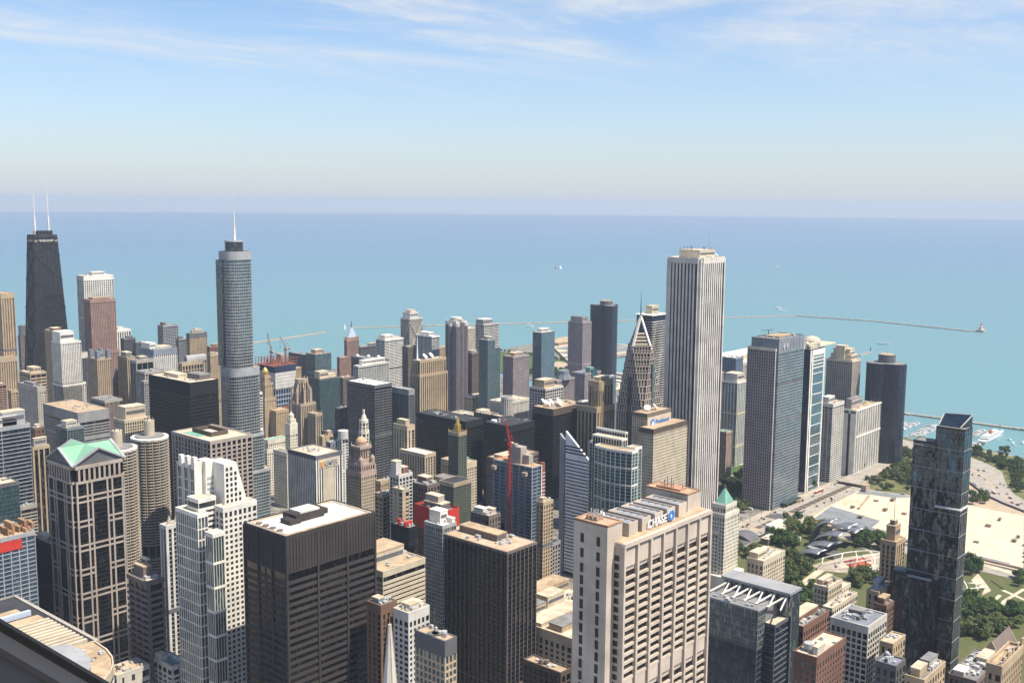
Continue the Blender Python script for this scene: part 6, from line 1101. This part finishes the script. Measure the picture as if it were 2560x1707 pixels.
# bandshell side plaza, gothic hall with a steep roof
q = [(973.6,276.9,26.0),(1021.1,277.3,26.0)]
r0, r1 = Vector((953.6,271.2,34.0)), Vector((999.1,271.3,34.0)); t = thing('gothic_hall','stone hall with a steep grey-brown pitched roof at the lower right','building',(r0.x,r0.y,0)); e = Vector((r1.x-r0.x,r1.y-r0.y)); ln = e.length
x0,y0,x1,y1 = r0.x, r0.y-9, r1.x+2, r0.y+9
MB().box(x0+.3,y0+.4,0,x1-.3,y1-.4,20).build('wall','tan',t); MB().prismx([(y0-.4,19.6),(y1+.4,19.6),((y0+y1)/2,35)][::-1] if False else [(y0-.4,19.6),(y1+.4,19.6),((y0+y1)/2,35)],x0+.6,x1-.6).build('roof','umber',t); MB().prismx([(y0-.9,19.4),(y1+.9,19.4),((y0+y1)/2,36)],x0-.4,x0+.59).build('gable','tan',t); MB().prismx([(y0-.9,19.4),(y1+.9,19.4),((y0+y1)/2,36)],x1-.59,x1+.4).build('gable','tan',t); m = MB()
for i in range(3): m.box(x0-.5,y0+4+i*4,6,x0-.38,y0+6+i*4,17)
m.build('tall_window','g_dark',t); MB().cyl(x0,y0,1,18,30,8,.2).build('pinnacle','tan',t)
# ---------------------------------------------------------------- breakwaters, pier, filtration plant, lighthouse
def mole(label, pts, w):
    t = thing('breakwater',label,'breakwater',(pts[0][0],pts[0][1],-2)); m = MB(); r2 = random.Random(3)
    for a, b in zip(pts, pts[1:]):
        A, B = Vector((*a,-1)), Vector((*b,-1)); m.bar(A,B,w,4)
    m.build('wall','stone',t); m = MB()
    for a, b in zip(pts, pts[1:]):
        A, B = Vector((*a,0)), Vector((*b,0)); k = int((B-A).length/14)
        for i in range(k): p = A.lerp(B,i/k); s = r2.uniform(1.5,5); m.box(p.x-s+r2.uniform(-w*.6,w*.6),p.y-s,-2.4,p.x+s,p.y+s,r2.uniform(.4,2.4))
    m.build('rocks','stone',t); return t
mole('short stone breakwater running out to the left part of the bay',[(1700,2560),(1846,2617),(2150,2668)],11); mole('long stone breakwater closing the bay to the lighthouse',[(2296,2707),(3007,2252),(3719,1829),(3751,1548),(3682,1189),(3700,1150)],13); mole('straight stone breakwater sheltering the yacht harbour',[(2118,960),(2113,800),(2110,569),(2104,120),(2095,-400)],9)
mole('small jetty with a dark light post',[(2854.4,1207.2),(2948.2,1214.5)],7); c = (2960.8,1222.0,-2.0); t = thing('light_post','dark light post at the tip of the small jetty','light',(c[0],c[1],0)); MB().cyl(c[0],c[1],1.6,0,9,8,1).cyl(c[0],c[1],2,9,12,8,.4).build('tower','black',t)
t = thing('lighthouse','white lighthouse with red-roofed wings at the end of the long breakwater','lighthouse',(3696,1152,0)); MB().box(3684,1140,-2,3710,1164,5).build('base','concrete',t); MB().cyl(3696,1152,4,5,20,12,3).build('tower','white',t); MB().cyl(3696,1152,3.4,20,24,12,2.6).build('lantern_room','grey',t); MB().cyl(3696,1152,2.8,24,28,12,.2).build('lantern_roof','red',t)
for dx in (-8,7): MB().box(3692+dx,1148,5,3700+dx,1156,10).build('wing','white',t); MB().prism(cen(3696+dx,1152,9,9),10,14,cen(3696+dx,1152,9,.4)).build('wing_roof','red',t)
t = thing('pier','long pier with white vaulted halls and twin domed towers','pier',(2500,1430,0)); MB().box(1900,1375,-3,3070,1468,1.2).build('deck','slab',t)
MB().box(2060,1395,1.2,2640,1455,14).build('hall','cream',t); MB().prismx([(1392+66*i/14,14+12*math.sin(math.pi*i/14)) for i in range(15)][::-1],2080,2420).build('vault_roof','roof_white',t); MB().prismx([(1394+60*i/14,14+8*math.sin(math.pi*i/14)) for i in range(15)][::-1],2440,2640).build('vault_roof','roof_white',t); MB().box(2700,1400,1.2,2920,1450,12).build('hall','pinkst',t); MB().box(2698,1398,12,2922,1452,13).build('hall_roof','roof_cream',t)
for i in range(8): MB().box(1935+i*14,1385,1.2,1946+i*14,1455,rnd.uniform(8,18)).build('pavilion','pale',t)
for i in range(7): MB().lathe(2100+i*44,1380,[(9,1.2),(8.5,6),(5,10),(.4,13)],12).build('pavilion_tent','white',t)
p1, p2 = (2652.7,1313.4,81.9), (2715.6,1298.4,73.5)
for p in (p1,p2): MB().box(p[0]-4.5,p[1]-4.5,1.2,p[0]+4.5,p[1]+4.5,29).build('tower','pinkst',t); MB().box(p[0]-5.4,p[1]-5.4,29,p[0]+5.4,p[1]+5.4,31).build('tower_cornice','white',t); MB().cyl(p[0],p[1],3.6,31,37,10).lathe(p[0],p[1],[(4,37),(3.4,39.5),(1.8,41.5),(.5,43),(.2,47)],10).build('tower_dome','white',t)
MB().lathe(3010,1425,[(26,1.2),(25,10),(20,16),(11,20),(.6,22)],20).build('end_ballroom','roof_cream',t); m = MB()
for i in range(12): m.cyl(2960+i*9,1380,.25,1.2,14,5)
m.build('flag_pole','metal',t)
t = thing('filtration_plant','sprawling filtration plant with flat cream and grey roofs by the water','plant',(2350,1850,0)); MB().prism([(2160,1690),(2545,1690),(2545,1990),(2440,1990)],.1,6).build('basin_roof','sand',t)
for i in range(3): MB().box(2210+i*62,1700+i*62,6,2530,1752+i*62,7).build('grey_roof','membrane',t)
MB().box(2380,1900,6,2520,1975,14).build('hall','pinkst',t); MB().box(2378,1898,14,2522,1977,14.8).build('hall_roof','roof_tan',t); MB().box(2440,1880,6,2540,1900,16).build('wing','dgrey',t); MB().box(2438,1878,16,2542,1902,16.8).build('wing_roof','roof_white',t)
flat('grass',[(1985,1575),(2200,1660),(2208,1690),(2210,1990),(2190,1985),(2000,1820),(1930,1750),(1960,1640)],.03,'lawn'); flat('ball_field',[(2080,1660),(2170,1680),(2180,1740),(2090,1720)],.04,'gravel')
# ---------------------------------------------------------------- boats
m_ = wall('hull_white',(.78,.78,.76),.05,.4); wall('hull_blue',(.06,.12,.24),.1,.4); wall('deck_tan',(.45,.36,.24),.15)
def hull(m, x, y, z, L_, B_, H_):
    st_ = [(-.5,.75),(-.3,.95),(0,1),(.28,.75),(.42,.35),(.5,.03)]; v = []; n = len(st_)
    for u, w in st_: v += [(x+u*L_,y-w*B_/2,z+H_*(1+.25*max(0,u))),(x+u*L_,y+w*B_/2,z+H_*(1+.25*max(0,u))),(x+u*L_*.94,y+w*B_*.3,z-.5),(x+u*L_*.94,y-w*B_*.3,z-.5)]
    f = [(0,1,2,3),tuple(4*(n-1)+i for i in (3,2,1,0))]
    for k in range(n-1):
        for i in range(4): f.append((k*4+i,(k+1)*4+i,(k+1)*4+(i+1)%4,k*4+(i+1)%4))
    return m.add(v,f)
def boatproto(kind_, label, group):
    t = thing('sailboat' if kind_ == 0 else 'motorboat', label, 'boat', (0,0,-2), group)
    if kind_ == 0: hull(MB(),0,0,-2,11,3.4,1.5).build('hull','hull_white',t); MB().box(-2.5,-1,-.7,2,1,0).build('cabin','whitec',t); MB().cyl(1,0,.16,-.6,13,6,.08).bar((1,0,.9),(-4,0,1.0),.2).build('mast','metal',t)
    else: hull(MB(),0,0,-2,12,4.2,1.9).build('hull','hull_white',t); MB().box(-3,-1.6,-.2,2.4,1.6,1.6).build('cabin','hull_white',t); MB().box(-2.6,-1.65,.5,2.46,1.65,1.2).build('window','g_dark',t)
    return t
Q4 = [((2255,1056),(2298,1056),(2285,1062),(2255,1074),50,'white boats moored in the far marina rows','white boat moored in the far left marina rows by the black three-lobed tower'),
      ((2325,1062),(2348,1062),(2300,1092),(2260,1094),85,'white boats moored left of the mirror tower','white boat moored in the packed marina rows just left of the mirror tower'),
      ((2432,1078),(2460,1072),(2462,1078),(2434,1093),30,'white boats moored right of the mirror tower','white boat moored in the marina rows just right of the mirror tower'),
      ((2430,1112),(2478,1085),(2462,1098),(2436,1113),32,'white boats moored beside the white ship','white boat moored along the dock beside the large white ship')]
MQ = [[(2016.1,762.7),(2039.2,738.2),(2009.5,737.1),(1950.2,737.0)],[(2030.8,714.5),(2043.0,701.6),(1910.8,688.8),(1884.1,707.6)],[(2027.2,634.5),(2064.1,626.2),(2042.7,618.0),(1974.6,616.0)],[(1908.6,597.3),(2025.3,601.3),(1971.3,595.5),(1908.3,593.1)]]
for g, q in enumerate(MQ):
    ps = [boatproto(0,'slim white sail'+Q4[g][6][6:],Q4[g][5].replace('boats','sailboats')), boatproto(1,'white cabin motor'+Q4[g][6][6:],Q4[g][5].replace('boats','motorboats'))]; used = [0,0]; n_ = Q4[g][4]; cols = max(3,int(n_**.5*1.4))
    for i in range(n_):
        u, v = ((i % cols)+.5)/cols, (i//cols+.5)/math.ceil(n_/cols); a, b, c, d = [Vector(p) for p in q]
        p = (a*(1-u)+b*u)*(1-v)+(d*(1-u)+c*u)*v; k = 0 if rnd.random() < .6 else 1; s = rnd.uniform(.75,1.15); rz = (0 if i % 2 else math.pi)+1.57+rnd.uniform(-.1,.1)
        if not used[k]: used[k] = 1; o = ps[k]; o.location = (p.x+rnd.uniform(-3,3),p.y+rnd.uniform(-2,2),-2); o.rotation_euler = (0,0,rz); o.scale = (s,)*3
        else: dup(ps[k],(p.x+rnd.uniform(-3,3),p.y+rnd.uniform(-2,2),-2),rz,s)
    for k in (0,1):
        if not used[k]:
            for ch in list(ps[k].children): bpy.data.objects.remove(ch)
            bpy.data.objects.remove(ps[k])
    t = thing('dock','narrow wooden dock among the moored boats, '+['far left rows','left of the mirror tower','right of the mirror tower','beside the white ship'][g],'dock',(q[0][0],q[0][1],-2)); m = MB()
    for k in range(4): v = (k+.5)/4; a = Vector(q[0]).lerp(Vector(q[3]),v); b = Vector(q[1]).lerp(Vector(q[2]),v); m.bar((a.x,a.y,-1.4),(b.x,b.y,-1.4),2,.4)
    m.build('deck','woodbr',t)
t = thing('ship','large white ship with an orange funnel moored as a clubhouse','ship',(1990,588,-2)); hull(MB(),1990,588,-2,118,19,7).build('hull','hull_white',t)
MB().box(1942,580.5,5,2022,595.5,8).box(1946,581.5,8,2010,594.5,11).build('superstructure','hull_white',t); MB().box(1943,580.4,5.9,2021,580.48,7.1).box(1947,581.4,8.8,2009,581.48,10.2).box(1941.9,581,5.9,1941.98,595,7.1).build('window','g_dark',t); MB().box(1990,584,11,2006,592,14).build('bridge','hull_white',t); MB().prism(cen(1978,588,7,5),11,17,cen(1977,588,6,4)).build('funnel','orange',t); MB().cyl(1998,588,.4,14,27,6,.2).cyl(2030,588,.35,5,20,6,.2).build('mast','metal',t)
t = thing('dock','tan wooden dock in front of the large white ship','dock',(1920,592,-2)); MB().box(1885,588,-2.2,1934,597,-.6).build('deck','deck_tan',t)
def lone(kind_, px, py, s, label, rz): t = boatproto(kind_, label, None); c = GPV(px,py); t.location = (c[0],c[1],-2); t.scale = (s,)*3; t.rotation_euler = (0,0,rz); return t
def GPV(px, py):
    d = F*2672.9+R2*(px-1280)-U2*(py-853.5); k = (-2-CAMZ)/d.z; return (d.x*k, d.y*k)
B5 = [(0,862,824,1.5,'white two-sailed boat near the short breakwater',.4),(1,1324,817,2.2,'white tour boat inside the long breakwater',-.8),(1,1946,773,2.4,'small speedboat leaving a pale wake beyond the breakwater',-.7),(1,2533,1110,1.0,'small white boat moored alone right of the white ship',.3),(0,2537,1115,.9,'small sailboat moored alone right of the white ship',.5),(1,2557,1108,1,'small boat at the right edge of the harbour',.4),(1,2523,1100,.8,'tiny dark dinghy beyond the bow of the white ship',1.2),(1,1941,668,3,'distant white speck of a boat far out on the lake',-.5)]
for k, px, py, s, lab, rz in B5: lone(k, px, py, s, lab, rz)
m = MB(); c = (2250.6,2689.7,-2.0); m.add([(c[0]-12,c[1]+8,1),(c[0]-2,c[1]+2,1),(c[0]-4,c[1]+3,30)],[(0,1,2)]).add([(c[0]+1,c[1]-1,1),(c[0]+12,c[1]-8,1),(c[0]+2,c[1]-2,36)],[(0,1,2)])
sb = [o for o in COL.objects if o.get('label') == 'white two-sailed boat near the short breakwater'][0]; s_o = MB().prism([(0,0),(.1,0),(.1,.1),(0,.1)],0,.1); ms = MB().prismy([(-4.2,.6),(.8,.6),(.9,12.5)],-.05,.05).prismy([(1.2,.6),(5,.2),(1.2,11.5)],-.05,.05).build('sail','white',sb,(0,0,-2+0))
c = (5303.8,4247.9,-2.0); t = thing('ship','white and rust coloured crib station alone far out on the lake','water crib',(c[0],c[1],-2)); MB().cyl(c[0]-10,c[1]+8,9,-3,8,18).cyl(c[0]-10,c[1]+8,7,8,13,18,5).build('round_house','silver',t); MB().cyl(c[0]+10,c[1]-8,10,-3,9,18).cyl(c[0]+10,c[1]-8,7,9,16,18,4).build('round_house','dish',t); MB().bar((c[0]-10,c[1]+8,5),(c[0]+10,c[1]-8,5),4,3).build('link_bridge','rustst',t); t.name = 'water_crib'
c = (3156.2,1259.3,-2.0); t = thing('ship','pale sailing ship with tall masts inside the bay','ship',(c[0],c[1],-2)); hull(MB(),c[0],c[1],-2,46,9,4).build('hull','paleblue',t); m = MB()
for dx in (-13,0,13): m.cyl(c[0]+dx,c[1],.5,1,27,6,.2).bar((c[0]+dx,c[1]-6,18),(c[0]+dx,c[1]+6,18),.4)
m.build('mast','pale',t); t.rotation_euler = (0,0,-.6)
c = (3920.0,1992.8,-2.0); kind(path('wake',[(3895.3,1988.9),(3896.6,1965.3),(3891.0,1948.6)],8,-1.9,'line'),'structure')
# ---------------------------------------------------------------- vehicles
def car(label, col, group, cat='car', L_=4.5, name='parked_car'):
    t = thing(name, label, cat, (0,0,0), group); b = L_/2
    MB().prismy([(-b,.35),(b,.35),(b,.85),(b*.55,1.0),(-b*.95,1.05)],-.9,.9).build('body',col,t); MB().prismy([(-b*.8,1.03),(b*.5,1.0),(b*.12,1.5),(-b*.55,1.52)],-.8,.8).build('cabin','g_black',t)
    for sx in (-.62,.62):
        for sy in (-1,1): MB().prismy([(sx*b+.33*math.cos(i*.785),.33+.33*math.sin(i*.785)) for i in range(8)],sy*.92-.1,sy*.92+.1).build('wheel','black',t)
    return t
cars = {}
for nm, col in (('white','hull_white'),('black','black'),('silver','silver'),('dark red','red')):
    k = 0; pr = None
    for i in range({'white':11,'black':15,'silver':10,'dark red':3}[nm]):
        u = rnd.choice((.08,.2,.32,.42,.58,.67,.77,.88)); s = rnd.uniform(4,10.6); (x,y),a = along(u,s); a += math.pi if u > .5 else 0
        if pr is None: pr = car(nm+' car driving along the curving lakeside drive',col,nm+' cars on the lakeside drive',name='car'); pr.location = (x,y,.07); pr.rotation_euler = (0,0,a); pr.scale = (1.15,)*3
        else: dup(pr,(x,y,.07),a,1.15)
    pr = None
    for i in range({'white':14,'black':13,'silver':8,'dark red':2}[nm]):
        x = rnd.uniform(1195,1495); y = rnd.choice((621,624.5,628,651,655)); y += (x-1180)*.012
        if pr is None: pr = car(nm+' car on the wide road with the dark median grates',col,nm+' cars on the wide road',name='car'); pr.location = (x,y,.04); pr.rotation_euler = (0,0,rnd.choice((0,math.pi)))
        else: dup(pr,(x,y,.04),rnd.choice((0,math.pi)))
t = car('yellow cab stopped by the broad blue-grey tower','signor','yellow cabs by the broad tower','taxi',name='taxi'); t.location = (1372,657,.05)
for x in (1360,1366.5,1379,1212): dup(t,(x,656 if x > 1300 else 652,.05))
def bus(label, col, loc, rz=0):
    t = thing('bus',label,'bus',(0,0,0)); MB().box(-6,-1.25,.4,6,1.25,3.2).build('body',col,t); MB().box(-5.8,-1.3,1.5,6.05,1.3,2.5).build('window','g_black',t); MB().box(-5.9,-1.2,3.2,5.9,1.2,3.3).build('roof','white',t)
    for x in (-4,4):
        for y in (-1.2,1.2): MB().prismy([(x+.5*math.cos(i*.785),.5+.5*math.sin(i*.785)) for i in range(8)],y-.12,y+.12).build('wheel','black',t)
    t.location = loc; t.rotation_euler = (0,0,rz); return t
bus('bright red bus stopped before the white-framed tower','red',(1428,658,.05)); bus('second red bus close behind the first by the white-framed tower','red',(1441,658,.05)); bus('white bus turning by the broad blue-grey tower','white',(1285,690,.05),1.5); bus('white bus on the lakeside drive','white',(*along(.3,7.2)[0],.07),along(.3,7.2)[1])
# ---------------------------------------------------------------- trees
def leafmat(name, c, c2):
    m, t, b = newmat(name); co = t.nodes.new('ShaderNodeTexCoord').outputs['Object']; oi = t.nodes.new('ShaderNodeObjectInfo')
    k = M('ADD', M('MULTIPLY', noise(t, co, .9, 2), .7, tree=t), M('MULTIPLY', oi.outputs['Random'], .45, tree=t), tree=t)
    t.links.new(mixc(t, ramp(t, k, (.2,.95)), c, c2), b.inputs['Base Color']); b.inputs['Roughness'].default_value = .85; b.inputs['Specular IOR Level'].default_value = .15
leafmat('leaf_a',(.016,.042,.016),(.075,.115,.03)); leafmat('leaf_b',(.025,.055,.02),(.13,.145,.045)); wall('bark',(.10,.075,.05),.3)
def treemesh(seed, hgt, rad, leaf):
    r = random.Random(seed); lv = MB(); nb = 9; bl = [(r.uniform(-.55,.55)*rad,r.uniform(-.55,.55)*rad,hgt*r.uniform(.42,.82),rad*r.uniform(.38,.6)) for _ in range(nb)]
    for bx, by, bz, br in bl:
        for _ in range(46):
            d = Vector((r.gauss(0,1),r.gauss(0,1),r.gauss(0,1)*.85)).normalized()*br*r.uniform(.72,1.04); c = Vector((bx,by,bz))+d; n = (d.normalized()+Vector((r.uniform(-.6,.6),r.uniform(-.6,.6),r.uniform(-.2,.8)))).normalized()
            a = n.cross(Vector((0,0,1)) if abs(n.z) < .9 else Vector((1,0,0))).normalized()*r.uniform(.45,.95); b = n.cross(a).normalized()*r.uniform(.4,.8); lv.add([tuple(c+a),tuple(c+b),tuple(c-a),tuple(c-b)],[(0,1,2,3)])
    tk = MB(); tk.cyl(0,0,.32,0,hgt*.5,7,.18)
    for bx, by, bz, br in bl[:5]: tk.bar((0,0,hgt*.34),(bx,by,bz),.16)
    return lv, tk
def treeproto(seed, h, rad, leaf, label, group):
    t = thing('tree',label,'tree',(0,0,0),group); lv, tk = treemesh(seed,h,rad,leaf); tk.build('trunk','bark',t); lv.build('crown',leaf,t); return t
def inside(p, poly):
    c = False; n = len(poly)
    for i in range(n):
        (x0,y0),(x1,y1) = poly[i], poly[i-1]
        if (y0 > p[1]) != (y1 > p[1]) and p[0] < (x1-x0)*(p[1]-y0)/(y1-y0)+x0: c = not c
    return c
GROVES = [
 ([(1276.0,631.3),(1274.4,601.4),(1269.2,574.0),(1255.1,552.4),(1220.7,556.6),(1218.1,578.3),(1225.2,602.1)],34,'leafy tree in the grove behind the white tent and steel band shell','trees behind the white tent',1),
 ([(1267.1,534.5),(1272.9,523.4),(1273.5,494.4),(1237.7,483.3),(1231.4,512.7)],24,'leafy tree in the dark row right of the steel band shell','trees right of the band shell',0),
 ([(1189.3,607.3),(1196.8,592.0),(1179.4,560.4),(1161.0,553.9),(1162.4,574.5),(1158.2,592.5)],20,'round tree in the double row in front of the white tent','trees in front of the white tent',0),
 ([(1149.2,566.7),(1138.7,546.0),(1130.5,523.9),(1098.9,510.6),(1074.7,510.4),(1045.9,512.2),(1085.9,536.5)],34,'big tree in the thick grove left of the band shell lawn','trees left of the band shell lawn',1),
 ([(1120.4,613.5),(1138.7,604.7),(1126.6,584.8),(1101.2,576.4),(1083.2,590.0)],9,'tree behind the beige masonry building','trees behind the beige building',1),
 ([(1075.1,529.0),(1086.7,516.3),(1040.2,493.4),(1014.1,487.3),(1029.1,505.6)],9,'tree along the promenade beside the glass screen','trees on the promenade',1),
 ([(1045.8,496.1),(1066.1,492.0),(1007.5,461.2),(993.4,468.6)],9,'tree on the street side of the beige balcony building','street trees by the balcony building',0),
 ([(1125.8,473.5),(1138.0,460.1),(1103.5,445.5),(1090.5,456.1)],12,'round dark tree right of the beige balcony building','trees right of the balcony building',1),
 ([(1126.0,450.4),(1140.2,446.2),(1115.4,436.1),(1107.7,440.9)],4,'tree left of the slim tan tower','trees left of the slim tan tower',0),
 ([(1138.0,359.9),(1132.8,340.1),(1149.1,297.5),(1109.3,286.2),(1096.3,312.8),(1091.9,344.3)],46,'tree in the long dark row south of the concert lawn','trees south of the concert lawn',0),
 ([(1080.9,340.6),(1089.8,310.8),(1100.6,283.8),(1081.1,287.5),(1043.5,300.2),(1034.1,324.8)],40,'olive green tree in front of the steep-roofed stone hall','trees before the stone hall',1),
 ([(1509.7,854.3),(1602.3,871.4),(1517.1,822.7),(1493.5,832.5)],16,'tree north of the small oval lawn','trees north of the oval lawn',0),
 ([(1486.5,855.5),(1459.1,831.5),(1397.5,797.1),(1404.2,807.2)],7,'tree between the oval lawn and the tallest white tower','trees by the tallest tower',1),
 ([(1418.8,791.5),(1469.6,797.9),(1412.3,767.4),(1404.0,776.3)],8,'tree at the south corner of the oval lawn','trees south of the oval lawn',1),
 ([(1383.4,791.7),(1407.3,766.0),(1328.3,722.7),(1332.6,748.9),(1367.3,778.9)],22,'tree standing in the shadow of the broad blue-grey tower','trees in the tower shadow',0),
 ([(1292.0,714.3),(1294.0,700.5),(1260.6,683.2),(1259.0,693.2)],5,'tree at the corner left of the broad blue-grey tower','corner trees',1),
 ([(1477.0,694.2),(1506.7,696.8),(1471.6,676.3),(1443.1,674.1)],6,'tree at the foot of the white-framed tower','trees by the white-framed tower',0),
 ([(1776.0,703.2),(1779.0,673.7),(1759.6,635.1),(1734.2,629.6),(1705.9,651.7),(1709.8,676.1)],26,'tree between the apartment slab and the black three-lobed tower','trees by the three-lobed tower',1),
 ([(1552.6,623.0),(1683.4,628.5),(1656.7,596.6),(1563.3,564.0),(1565.2,599.1)],34,'tree in the green below the viaduct','trees below the viaduct',1),
 ([(1581.7,692.1),(1616.0,670.3),(1594.4,663.6),(1560.2,678.5)],10,'low tree in front of the apartment slab','trees before the apartment slab',0),
 ([(1850.7,579.7),(1867.3,570.6),(1823.8,558.0),(1815.5,566.9)],8,'tree right of the mirror tower by the harbour','trees right of the mirror tower',0),
 ([(1830.3,534.6),(1803.2,507.7),(1756.8,496.4),(1784.1,520.4)],10,'tree on the dry lawn above the lakeside drive','trees on the dry lawn',0),
 ([(1833.6,506.8),(1821.1,488.4),(1692.6,451.5),(1694.7,469.8)],18,'tree in the dense clump at the right edge','trees at the right edge',1),
 ([(1669.8,462.5),(1682.2,449.1),(1614.9,431.2),(1638.6,450.0)],9,'tree below the dense clump at the right edge','trees below the edge clump',0),
 ([(1904.5,548.1),(1907.6,536.1),(1875.3,527.8),(1873.6,538.2)],6,'tree on the quay beside the harbour','trees on the quay',0),
 ([(1562.6,487.7),(1568.0,469.5),(1530.0,456.5),(1511.3,470.9)],9,'tree in the gravel yard beside the mirror tower','trees in the gravel yard',1),
 ([(1256.4,394.5),(1258.2,384.2),(1219.0,371.4),(1212.2,378.8)],7,'dark tree right of the mirror tower by the lawn','trees by the concert lawn',0),
 ([(1250.2,380.7),(1247.3,371.8),(1235.5,368.9),(1233.9,374.5)],3,'dark rounded tree beside the road behind the lawn','trees behind the lawn',0),
 ([(1251.0,336.4),(1252.1,327.4),(1221.1,320.3),(1218.9,326.3)],5,'dark tree by the garden paths at the right edge','trees by the garden paths',0),
 ([(1960,1580),(2050,1600),(2100,1650),(1990,1690),(1940,1650)],26,'tree in the far green point beside the filtration plant','trees on the far point',1),
 ([(2190,1680),(2208,1690),(2208,1980),(2195,1960)],20,'tree along the edge of the filtration plant','trees by the filtration plant',0)]
FAR = ('trees on the far point','trees by the filtration plant','trees on the quay','trees at the right edge','trees below the edge clump','trees on the dry lawn')
wood = MB(); woodt = MB()
def fill(poly, n2, gap):
    xs = [p[0] for p in poly]; ys = [p[1] for p in poly]; done = []; tr = 0
    while len(done) < n2 and tr < 4000:
        tr += 1; p = (rnd.uniform(min(xs),max(xs)),rnd.uniform(min(ys),max(ys)))
        if inside(p,poly) and (tr > 3000 or all((p[0]-q[0])**2+(p[1]-q[1])**2 > gap for q in done)): done.append(p)
    return done
def intowood(p, seed):
    lv, tk = treemesh(seed % 7, rnd.uniform(7,12), rnd.uniform(3.6,5.4), 0); a = rnd.random()*6; c, s = math.cos(a), math.sin(a)
    for src, dst in ((lv,wood),(tk,woodt)): dst.add([(p[0]+x*c-y*s,p[1]+x*s+y*c,z) for x,y,z in src.v], src.f)
for gi, (poly, n_, lab, grp, kd) in enumerate(GROVES):
    if grp in FAR:
        for k, p in enumerate(fill(poly, int(n_*1.3), 20)): intowood(p, k)
        continue
    pr = [treeproto(gi*3+k, rnd.uniform(8.5,10.5), rnd.uniform(4.2,5.0), 'leaf_b' if kd else 'leaf_a', lab, grp) for k in range(2)]
    for k, p in enumerate(fill(poly, int(n_*.72)+1, 30)):
        s = rnd.uniform(1.05,1.6); sc = (s*rnd.uniform(.9,1.1),s*rnd.uniform(.9,1.1),s*rnd.uniform(.85,1.2))
        if k < 2: pr[k].location = (*p,0); pr[k].rotation_euler = (0,0,rnd.random()*6); pr[k].scale = sc
        else: dup(pr[k % 2],(*p,0),rnd.random()*6,sc)
for poly, n_ in (([(1505,560),(1690,640),(1640,600),(1560,520),(1510,500)],45),([(1500,625),(1680,640),(1650,600),(1510,580)],25),([(1700,690),(1790,720),(1780,660),(1700,620)],25),([(1650,690),(1760,740),(1740,700)],14),([(1690,400),(1860,520),(1850,640),(1800,540),(1720,470)],60),([(1640,260),(1720,300),(1740,380),(1680,430),(1620,360)],50),([(1300,725),(1500,745),(1600,890),(1420,900)],26)):
    for k, p in enumerate(fill(poly, n_, 22)): intowood(p, k)
w_t = kind(woodt.build('wood_trunks','bark',None,(0,0,0)),'stuff'); w_c = kind(wood.build('wood','leaf_b',None,(0,0,0)),'stuff')
tag(w_c,'loose belt of trees along the lakeside drive and around the far point','trees'); bpy.data.objects.remove(w_t)
# street lamps on the wide road and white umbrellas by the trees
lp = thing('street_lamp','tall street lamp on the wide road with the dark median grates','lamp post',(0,0,0),'street lamps on the wide road'); MB().cyl(0,0,.16,0,10,6,.1).build('pole','dgrey',lp); MB().box(-.2,-1.6,9.8,.2,.1,10.1).build('lamp_head','dgrey',lp); lp.location = (1300,617.5,.1)
for i in range(20): dup(lp,(1200+i*15.5,617.8+i*.12 if i % 2 else 657.8+i*.1,.1),0 if i % 2 else math.pi)
um = thing('umbrella','white cafe umbrella between the trees south of the concert lawn','umbrella',(0,0,0),'white umbrellas by the trees'); MB().cyl(0,0,.1,0,3,6).build('pole','metal',um); MB().cyl(0,0,2.6,2.6,4.4,8,.1).build('canopy','white',um); um.location = (1089.9,337.4,2.0); um.scale = (.7,.7,.7)
for p in ((1090.7,330.2,2.0),(1092.4,315.9,2.0),(1092.1,307.0,2.0),(1094.2,294.0,2.0)): dup(um,p,0,.8)
# window sill of the observation room, in front of the glass
m0, m1 = Vector((0.6832,2.0921,413.3321)), Vector((1.1103,1.7047,412.9270)); q0_, q1_ = Vector((0.5759,1.7862,413.3088)), Vector((0.9293,1.4335,412.9601))
t = thing('window_frame','dark grey window sill with a black rubber edge, at the lower left corner','window frame',tuple(m0.lerp(m1,.5))); d = (m1-m0).normalized(); dn = (q0_-m0).normalized(); nn = d.cross(dn).normalized(); nn = nn if nn.dot(Vector((0,0,CAMZ))-m0) > 0 else -nn
def slab(a, w0, w1, th, nm, mt): m = MB(); P = [m0+dn*w0,m1+dn*w0,m1+dn*w1,m0+dn*w1]; m.add([tuple(p+nn*a) for p in P]+[tuple(p+nn*(a-th)) for p in P],[(0,1,2,3),(7,6,5,4)]+[(i,(i+1)%4,4+(i+1)%4,4+i) for i in range(4)]); return m.build(nm,mt,t)
wall('rubber',(.012,.012,.012),.1,.6); wall('sill_shaded',(.035,.035,.037),.05,.6)  # sill grey darkened to stand in for the unlit room's shade
slab(.012,0,.020,.03,'gasket','rubber'); slab(0,.0205,.105,.02,'sill','sill_shaded'); slab(.003,.026,.0275,.004,'seam','rubber'); slab(-.01,.1055,.4,.02,'inner_ledge','rubber')
# ---------------------------------------------------------------- haze: even thin air round everything, the sky outside
hz = bpy.data.materials.new('haze'); hz.use_nodes = True; h_ = hz.node_tree; h_.nodes.clear(); ov = h_.nodes.new('ShaderNodeOutputMaterial'); pv = h_.nodes.new('ShaderNodeVolumePrincipled')
pv.inputs['Color'].default_value = (.74,.86,1,1); pv.inputs['Density'].default_value = 4.6e-5; pv.inputs['Anisotropy'].default_value = .1; h_.links.new(pv.outputs[0], ov.inputs['Volume']); MATS['haze'] = hz
kind(MB().box(-38500,-38500,-6,38500,38500,480).build('haze','haze',None,(0,0,0)),'stuff')
